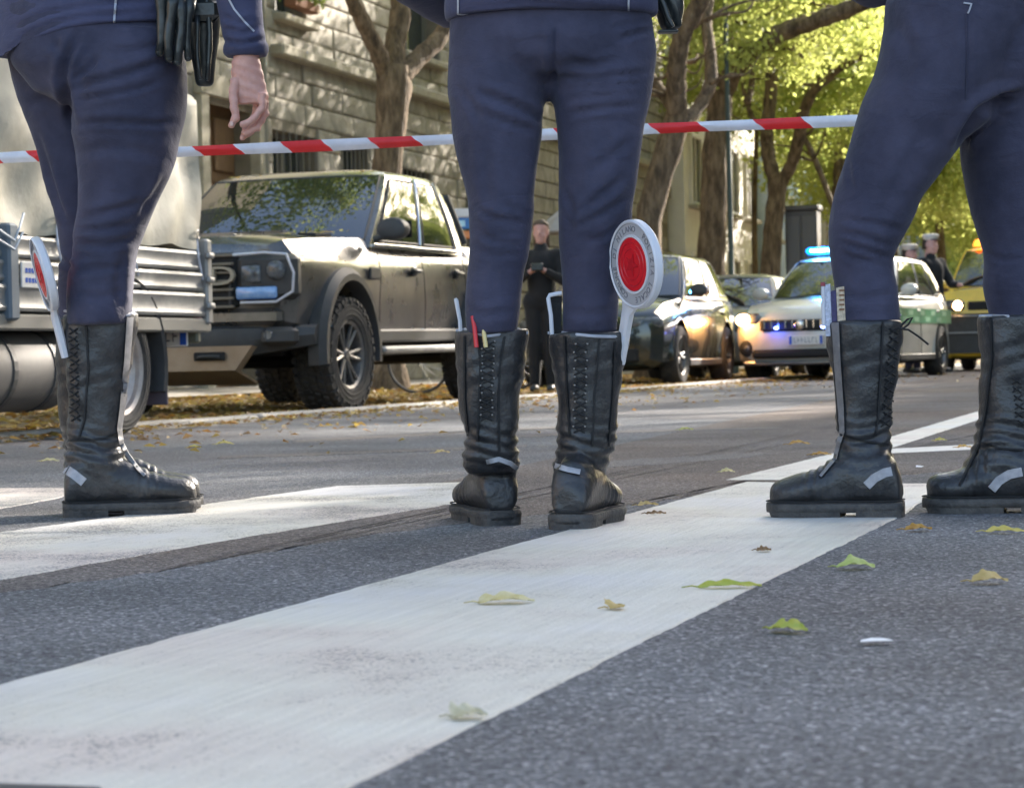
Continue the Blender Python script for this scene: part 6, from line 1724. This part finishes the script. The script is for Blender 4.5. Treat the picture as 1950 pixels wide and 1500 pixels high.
# ---------------- generic car
def hatch(label, w, l, rz, m_, zroof=1.55, wd=1.8, wb=2.6, r=.33, group=None, name='parked_car', hood=.98, cat='car', lit=False, trim=None, van=False, fl=.82):
    t = thing(name, label, cat, ST(w, l), rz, group)
    hw = wd / 2
    st = [(-fl, hw * .62, .30, .52, .66, .70, .02), (-fl + .04, hw * .80, .24, .50, .72, .76, .03), (-fl + .17, hw * .94, .20, .50, .80, .84, .04), (-.35, hw * .985, .20, .52, .86, hood - .05, .05), (.25, hw * .99, .20, .55, .92, hood, .05), (.62, hw * .99, .20, .56, .96, hood + .04, .03),
          (1.6, hw, .20, .58, .99, hood + .03, .01), (wb - .2, hw, .20, .60, 1.02, hood + .05, .01), (wb + .45, hw * .98, .22, .60, 1.02, hood + .05, .02), (wb + .72, hw * .90, .30, .62, .98, hood + .0, .02), (wb + .78, hw * .75, .36, .62, .92, hood - .05, .01)]
    car_body(st, [(0, r + .01, r + .065, hw), (wb, r + .01, r + .065, hw)], m_, 'body', t)
    c = Cabin(hood + .03, zroof - .05, .42 if not van else -.2, 1.12 if not van else .25, wb + .66, wb + .30, hw * .93, hw * .74, bul=.16, bulr=.10)
    c.hull(t, m_)
    c.panel(c.front, -.90, .90, .06, .95, M_CGLASS, 'windscreen', t, nu=12)
    for sg in (1, -1):
        f = (lambda t_, v, sg=sg: c.side(t_, v, sg))
        c.panel(f, .03, .40, .07, .90, M_CGLASS, 'window', t, u0t=.04, u1t=.40); c.panel(f, .45, .72, .07, .90, M_CGLASS, 'window', t, u0t=.45, u1t=.70); c.panel(f, .76, .93, .12, .88, M_CGLASS, 'window', t, u0t=.74, u1t=.86)
        for y in (0, wb):
            wheel(t, sg * (hw - .10), y, r, .215, sg, r * .64, spokes=5, rimm=trim or M_RIM); arch_trim(t, y, r + .01, r + .062, hw - .015, sg, m_ if not lit else m_, w=.02, th=.012)
        mirror(t, sg * (hw * .95), .68, hood + .12, m_ if lit else M_DTRIM, .9, sg)
        for (ya, yb) in ((.50, .55), (1.52, 1.52), (wb - .12, wb - .16)): seam(t, [(sg * hw * .997, ya, .30), (sg * (hw + .002), ya, .62), (sg * hw * .998, yb, .82), (sg * hw * .965, yb, .99)])
        for y in (1.36, wb - .25):
            b = MB(); b.cbox((sg * (hw + .006), y, .86), (.02, .16, .03), .008); b.build('door_handle', m_, t)
        b = MB(); b.cbox((sg * (hw - .01), wb / 2, .26), (.04, wb - .8, .09), .015); b.build('sill_trim', M_DTRIM, t)
        b = MB(); b.cbox((sg * hw * .72, wb + .735, .80), (.28, .05, .16), .02, rz=-sg * .3); b.build('tail_light', mat('tail_red', (.3, .01, .01), .2, coat=1.0), t)
    c.panel(c.rear, -.8, .8, .12, .9, M_CGLASS, 'rear_window', t)
    b = MB(); b.box((0, wb / 2, .26), (wd * .7, wb + 1.0, .16)); b.build('underbody', M_UNDER, t)
    b = MB(); b.tube([c.side(q, .0, 1) + Vector((.01, 0, 0)) for q in np.linspace(.0, .93, 8)], .01, 5); b.build('belt_trim', M_CHROME, t)
    return t, c
blk, cbk = hatch('glossy dark green black car parked at the kerb, reflecting foliage, behind the signal paddle', -7.06, 26.9, -TH, M_BLKP, zroof=1.60, wd=1.84, wb=2.62, r=.345, group='cars parked along the kerb', hood=1.0)
for sg in (-1, 1):
    b = MB(); b.cbox((sg * .66, -.70, .72), (.40, .14, .13), .03, rz=sg * .42); b.build('headlight', M_LENS, blk, smooth=50)
b = MB(); b.cbox((0, -.80, .66), (.85, .06, .13), .02); b.build('grille', M_UNDER, blk)
b = MB(); b.cbox((0, -.80, .36), (1.2, .06, .16), .02); b.build('lower_grille', M_UNDER, blk)
plate(blk, (0, -.845, .50))
slv_, cs = hatch('pale silver car parked beyond the black one, mostly hidden by the police car', -6.95, 32.4, -TH, M_SILV, zroof=1.50, wd=1.76, wb=2.5, r=.31, group='cars parked along the kerb', hood=.96)
for sg in (-1, 1):
    b = MB(); b.cbox((sg * .62, -.71, .70), (.36, .14, .15), .03, rz=sg * .42); b.build('headlight', M_LENS, slv_, smooth=50)
b = MB(); b.cbox((0, -.80, .60), (.8, .06, .10), .02); b.build('grille', M_UNDER, slv_)

# ---------------- police car
M_CHK = mat('pale_green_livery', (.22, .42, .28), .35)
pol, cpo = hatch('white and green police car facing the camera with lit headlight and blue flashing lights', -5.0, 29.75, -TH - .12, M_POLW, zroof=1.60, wd=1.84, wb=2.66, r=.335, name='police_car', cat='police car', hood=1.0, lit=True, fl=.86)
for sg in (-1, 1):
    b = MB(); b.cbox((sg * .70, -.735, .76), (.38, .16, .17), .05, rz=sg * .42); h_ = b.build('headlight', M_LENS, pol, smooth=50)
    b = MB(); b.ball((sg * .745, -.815, .765), (.10, .06, .075), 12, 8); b.build('lit_lamp', M_HEADL, h_, smooth=180)
    b = MB(); b.lathe([(-.015, .0001), (-.015, .075), (0, .105), (.09, .11)], 'Y', 20, c=(sg * .70, -.83, .41)); fg = b.build('fog_light', M_UNDER, pol, smooth=50)
    b = MB(); b.lathe([(-.02, .0001), (-.018, .035), (-.012, .04)], 'Y', 16, c=(sg * .70, -.83, .41)); b.build('fog_lens', M_LENS, fg, smooth=50)
    b = MB(); b.ball((sg * .30, -.875, .655), (.035, .02, .022), 10, 6); b.build('blue_flasher', M_BLUEK, pol, smooth=180)
    # green livery on bonnet corner and flank
    b = MB(); b.prism([(sg * .62, -.62, .862), (sg * .80, -.52, .868), (sg * .80, -.30, .915), (sg * .66, -.38, .93)], (0, 0, .02)); b.build('bonnet_stripe', M_POLG, pol)
    hw = .92
    b = MB(); b.box((sg * (hw + .003), 1.62, .79), (.010, 3.1, .19)); b.build('green_stripe', M_POLG, pol)
    for k in range(9):
        for row in (0, 1):
            if (k + row) % 2 == 0:
                b = MB(); b.box((sg * (hw + .004), .35 + k * .30, .83 + row * -.085), (.014, .24, .06)); b.build('pale_check', M_CHK, pol)
b = MB(); b.prism([(-.25, -.10, 1.012), (.45, -.10, 1.008), (.5, .30, 1.052), (-.2, .30, 1.058)], (0, 0, .008)); b.build('bonnet_panel', M_POLG, pol)
b = MB(); b.cbox((0, -.845, .68), (1.05, .08, .15), .03); gg = b.build('grille', M_UNDER, pol, smooth=40)
for k in range(11):
    b = MB(); b.box((-.45 + k * .09, -.89, .70), (.012, .012, .09)); b.build('grille_slat', M_CHROME, gg)
b = MB(); b.lathe([(-.012, .0001), (-.014, .045), (-.008, .062), (0, .066)], 'Y', 24, c=(0, -.895, .685)); em = b.build('round_badge', M_CHROME, gg, smooth=50)
b = MB(); b.lathe([(-.0145, .048), (-.0165, .052), (-.0145, .056)], 'Y', 24, c=(0, -.895, .685)); b.build('badge_ring', M_UNDER, em)
b = MB(); b.cbox((0, -.86, .335), (1.25, .07, .11), .03); b.build('lower_intake', M_UNDER, pol)
b = MB(); b.cbox((0, -.85, .225), (1.5, .06, .05), .02); b.build('lower_lip', M_SILV, pol)
plate(pol, (.08, -.895, .50), w=.44, h=.12)
# roof light bar
b = MB(); b.cbox((0, 1.45, 1.63), (1.15, .22, .03), .01); lb = b.build('light_bar', M_UNDER, pol)
for sg in (-1, 1):
    b = MB(); b.cbox((sg * .38, 1.45, 1.69), (.40, .20, .085), .03); q_ = b.build('blue_light', M_BLUEF, lb, smooth=50)
    b = MB(); b.cbox((sg * .36, 1.345, 1.69), (.30, .014, .032), .006); b.build('lit_core', M_BLUEC, q_)
b = MB(); b.cbox((0, 1.45, 1.68), (.32, .18, .06), .02); b.build('white_section', M_PLW, lb)
def plamp(name, parent, loc, col, e, r=.05):
    ld = bpy.data.lights.new(name, 'POINT'); ld.energy = e; ld.color = col; ld.shadow_soft_size = r
    o = bpy.data.objects.new(name, ld); C.objects.link(o); o.parent = parent; o.location = loc
plamp('blue_glow', pol, (-.38, 1.28, 1.74), (.03, .3, 1.0), 14)
plamp('blue_glow', pol, (-.30, -.95, .66), (.05, .1, 1.0), .8)
plamp('headlight_glow', pol, (-.75, -.95, .78), (1.0, .45, .12), 6)
b = MB(); b.tube([cpo.front(-.55, .03) + Vector((0, -.01, .02)), cpo.front(.1, .14) + Vector((0, -.02, .02))], .008, 5); b.build('wiper', M_DTRIM, pol)
b = MB(); b.tube([(0, 2.9, 1.60), (0, 3.05, 1.95)], .006, 5); b.build('aerial', M_DTRIM, pol)

# ---------------- yellow vehicle
yl, cy_ = hatch('tall yellow vehicle with orange roof beacon and lit headlight, between the right officer\'s legs', -3.55, 38.2, -TH - .02, M_YEL, zroof=2.02, wd=1.9, wb=2.8, r=.36, name='yellow_van', cat='van', hood=1.30, lit=True, fl=.75)
for sg in (-1, 1):
    b = MB(); b.cbox((sg * .62, -.72, 1.03), (.34, .14, .18), .04, rz=sg * .3); h_ = b.build('headlight', M_LENS, yl, smooth=50)
    b = MB(); b.ball((sg * .55, -.80, 1.03), (.075, .04, .075), 12, 8); b.build('lit_lamp', M_HEADL, h_, smooth=180)
b = MB(); rings = [[(x, -.80 + .12 * abs(x / .92) ** 3, z) for x in np.linspace(-.92, .92, 13)] for z in (.28, .90)]; rings = [[(x, y, z) for (x, y, z) in rings[0]] + [(x, y + .12, z) for (x, y, z) in rings[0][::-1]], [(x, y, z) for (x, y, z) in rings[1]] + [(x, y + .12, z) for (x, y, z) in rings[1][::-1]]]
b.loft(rings); b.build('dark_bumper', M_DTRIM, yl, smooth=40)
b = MB(); b.cbox((0, -.79, 1.02), (.8, .06, .14), .02); b.build('grille', M_UNDER, yl)
b = MB(); b.lathe([(0, .09), (.05, .085), (.10, .06), (.115, .0001)], 'Z', 16, c=(-.45, 1.2, 2.03)); b.build('beacon', M_ORNG, yl, smooth=60)
for z in (.60, .86):
    b = MB(); b.cbox((0, -.815, z), (1.5, .03, .03), .01); b.build('bumper_strip', M_ALU, yl)

# ---------------- tarpaulin truck at the left
M_TARP = mat('tarpaulin', (.25, .235, .19), .65, col2=(.38, .355, .28), scale=3, bump=.006, bscale=9, detail=7)
tk = thing('tarpaulin_truck', 'flatbed truck with greyish tarpaulin and aluminium drop sides behind the left officer', 'truck', ST(-6.25, 11.75), -TH)
b = MB(); L_ = 5.4
rows = []
for i in range(80):
    y = -L_ + L_ * i / 79; row = []
    for j in range(26):
        q = j / 25; z = .97 + .80 * q
        x = .93 - .03 * q
        f = .016 * math.sin(y * 7 + z * 5 + 1.5 * math.sin(z * 4 + y * 2)) + .012 * math.sin(y * 17 - z * 9) + .028 * mnoise.noise(Vector((y * 2.2, z * 3.1, 0)))
        # a hanging fold from each lashing point
        for yl_ in (-.15, -.95, -1.75, -2.55, -3.3): f += .022 * math.exp(-((y - yl_ - (z - .97) * .35) / .06) ** 2) - .02 * math.exp(-((y - yl_ + (z - .97) * .3 - .12) / .05) ** 2)
        row.append((x + f, y, z + .012 * math.sin(y * 11)))
    for j in range(1, 10): 
        a = j / 9 * math.pi / 2; row.append((.90 - .10 * (1 - math.cos(a)) - .0, y, 1.77 + .05 * math.sin(a)))
    row.append((-.9, y, 1.84)); row.append((-.95, y, .97)); row.append((.5, y, .97))
    rows.append(row)
b.loft(rows); b.build('tarpaulin', M_TARP, tk, smooth=60)
for yl_ in (-.12, -.9, -1.7, -2.5, -3.3):
    b = MB(); b.tube([(.95, yl_, 1.02), (.965, yl_ - .02, .92), (.965, yl_ + .03, .80)], .006, 5); b.build('lashing_cord', M_PLW, tk)
    b = MB(); b.lathe([(0, .014), (.004, .02), (0, .026)], 'X', 12, c=(.957, yl_, 1.04)); b.build('eyelet', M_EYE, tk)
# aluminium drop side made of profiled planks
for (z0, z1, x) in ((.845, .955, .955), (.735, .84, .965), (.60, .73, .975)):
    b = MB(); prof = [(x - .03, z0), (x, z0 + .006), (x + .006, z0 + .02), (x - .004, z0 + .04), (x - .004, z1 - .04), (x + .006, z1 - .02), (x, z1 - .006), (x - .03, z1)]
    b.loft([[(p[0], yy, p[1]) for p in prof] for yy in (-L_, -.10)]); b.build('side_plank', M_ALU, tk, smooth=30)
b = MB(); b.cbox((.955, -.04, .79), (.06, .07, .46), .012); b.build('corner_post', M_ALU, tk)
b = MB(); b.cbox((.965, -2.20, .78), (.07, .09, .44), .012); b.build('side_post', mat('blue_grey_paint', (.10, .13, .16), .5), tk)
for z in (.66, .80, .93):
    b = MB(); b.cbox((.995, -.06, z), (.02, .09, .035), .008); b.ball((1.0, -.09, z), (.012, .012, .02), 8, 6); b.build('latch', M_ALU, tk, smooth=50)
b = MB(); b.cbox((.92, -L_ / 2, .555), (.10, L_, .075), .01); b.build('bed_rail', mat('cream_rail', (.22, .205, .175), .6), tk)
b = MB(); b.box((0, -L_ / 2, .50), (1.0, L_, .16)); b.tube([(-.9, -1.0, .33), (.9, -1.0, .33)], .05, 8); b.build('chassis', M_UNDER, tk)
b = MB(); b.box((0, -L_ / 2, .62), (1.8, L_, .05)); b.build('bed_floor', M_UNDER, tk)
for s_ in (-1, 1): wheel(tk, s_ * .84, -1.02, .335, .20, s_, .235, style='steel', rimm=mat('silver_wheel', (.42, .38, .35), .4, metal=.4, col2=(.30, .27, .25), scale=10))
b = MB(); rings = []
for i in range(15):
    a = math.pi * (-.10 + .82 * i / 14); rr = .43
    rings.append([(.72, -1.02 + math.cos(a) * rr, .345 + math.sin(a) * rr), (.965, -1.02 + math.cos(a) * rr, .345 + math.sin(a) * rr), (.975, -1.02 + math.cos(a) * (rr + .02), .345 + math.sin(a) * (rr + .02)), (.72, -1.02 + math.cos(a) * (rr + .02), .345 + math.sin(a) * (rr + .02))])
b.loft(rings); b.build('mudguard', M_DTRIM, tk, smooth=40)
b = MB(); b.cbox((.85, -.575, .27), (.24, .02, .26), .005); b.build('mudflap', mat('purple_grey_rubber', (.07, .055, .07), .7), tk)
pl = plate(tk, (.70, -.16, .50), w=.40, h=.11, both=False)
b = MB(); b.cbox((.35, -.12, .52), (1.2, .05, .12), .01); b.build('rear_bar', mat('olive_paint', (.10, .10, .07), .6), tk)
b = MB(); b.cbox((.93, -.10, .575), (.05, .05, .07), .015); b.build('marker_light', mat('pink_lens', (.55, .30, .30), .3, coat=1.0), tk, smooth=50)
b = MB(); b.lathe([(-2.35, .0001), (-2.35, .17), (-2.33, .195), (-1.52, .195), (-1.50, .17), (-1.50, .0001)], 'Y', 30, c=(.74, 0, .335)); b.build('fuel_tank', mat('dull_grey_tank', (.10, .095, .09), .6, metal=.2, col2=(.15, .14, .13), scale=4), tk, smooth=50)
b = MB(); b.lathe([(-3.3, .0001), (-3.3, .18), (-3.28, .20), (-2.42, .20), (-2.40, .18), (-2.40, .0001)], 'Y', 30, c=(.74, 0, .335)); b.build('air_tank', mat('blue_grey_tank', (.04, .055, .07), .6), tk, smooth=50)
for y in (-2.1, -1.7):
    b = MB(); b.lathe([(y - .02, .197), (y - .018, .202), (y + .018, .202), (y + .02, .197)], 'Y', 30, c=(.74, 0, .335)); b.build('tank_strap', M_DTRIM, tk)
b = MB(); b.cbox((.985, -2.02, .77), (.012, .20, .12), .004); q_ = b.build('side_label', M_PLATE, tk)
b = MB()
for i in range(2):
    for j in range(5): b.box((.9925, -2.08 + j * .03, .79 - i * .045), (.003, .018, .022))
b.build('blue_marks', M_EUB, q_)
b = MB(); b.tube([(.99, -2.5, 1.02), (1.0, -2.2, .92), (1.0, -2.15, .98), (.985, -2.08, 1.05)], .006, 6); b.tube([(.99, -2.55, .98), (1.0, -2.2, .88), (1.0, -2.12, .96)], .006, 6); b.build('cable', mat('pale_cable', (.4, .45, .5), .5), tk)

# ---------------- folding bicycle behind the pickup
bc = thing('bicycle', 'small black bicycle behind the pickup, its wheel showing below the side step', 'bicycle', Vector((PX(798, 700, 24.4).x, 24.4, 0)), -math.pi / 2)
M_BK = mat('bike_black', (.02, .02, .022), .4, coat=.5)
for y in (0, .95):
    b = MB(); b.lathe([(0, .295), (-.018, .305), (-.018, .318), (0, .328), (.018, .318), (.018, .305), (0, .295)], 'X', 40, c=(0, 0, 0)); wo_ = b.build('wheel', M_TYRE, bc, smooth=50); wo_.location = (0, y, .33)
    b = MB(); 
    for k in range(18): a = k * math.pi / 9; b.tube([(.0, 0, 0), (0, math.cos(a) * .295, math.sin(a) * .295)], .0012, 3)
    b.tube([(-.04, 0, 0), (.04, 0, 0)], .018, 8); b.build('spokes', M_CHROME, wo_)
b = MB()
for a, c in (((0, 0, .33), (0, .22, .75)), ((0, .22, .75), (0, .24, .85)), ((0, .2, .68), (0, .52, .30)), ((0, .52, .30), (0, .68, .80)), ((0, .52, .30), (0, .95, .33)), ((0, .66, .74), (0, .95, .33)), ((0, .21, .72), (0, .66, .74))): b.tube([a, c], .016, 8)
b.build('frame', M_BK, bc, smooth=50)
b = MB(); b.cbox((0, .70, .84), (.13, .24, .05), .02); b.build('saddle', M_LEATH, bc, smooth=50)
b = MB(); b.tube([(-.28, .28, .92), (-.08, .22, .90), (.08, .22, .90), (.28, .28, .92)], .013, 8); b.build('handlebar', M_BK, bc, smooth=50)

# ---------------- blue sign board and grey parasol in the gap behind the pickup
p = PX(876, 600, 27.0)
k = thing('sign_board', 'small board with white top, blue panel and orange foot behind the pickup\'s tail', 'sign', (p.x, 27.0, 0), -.1)
b = MB(); b.tube([(0, 0, 0), (0, 0, 1.75)], .025, 8); b.build('post', M_ALU, k)
b = MB(); b.cbox((0, -.03, 2.02), (.44, .05, .10), .01); b.build('white_header', M_PLW, k)
b = MB(); b.cbox((0, -.03, 1.90), (.42, .04, .13), .01); q_ = b.build('blue_panel', mat('sign_blue', (.02, .14, .42), .4), k)
b = MB(); b.cbox((.02, -.052, 1.90), (.14, .004, .07), .01); b.build('pale_mark', mat('pale_blue', (.4, .65, .8), .5), q_)
b = MB(); b.cbox((0, -.03, 1.77), (.36, .04, .10), .02); b.build('orange_panel', mat('sign_orange', (.60, .22, .08), .5), k)
p = PX(1052, 600, 25.5)
k = thing('parasol', 'closed in grey parasol standing behind the person in black', 'parasol', (p.x + .28, 25.8, 0))
b = MB(); b.lathe([(2.02, .02), (1.98, .14), (1.86, .30), (1.72, .42), (1.70, .41), (1.84, .28), (1.9, .02)], 'Z', 8); b.build('canopy', mat('grey_canvas', (.25, .23, .21), .8, col2=(.33, .31, .29), scale=4), k)
b = MB(); b.tube([(0, 0, 0), (0, 0, 2.0)], .022, 8); b.build('pole', M_DTRIM, k)
b = MB(); b.cbox((0, 0, .05), (.4, .4, .1), .02); b.build('base', M_STONE2, k)
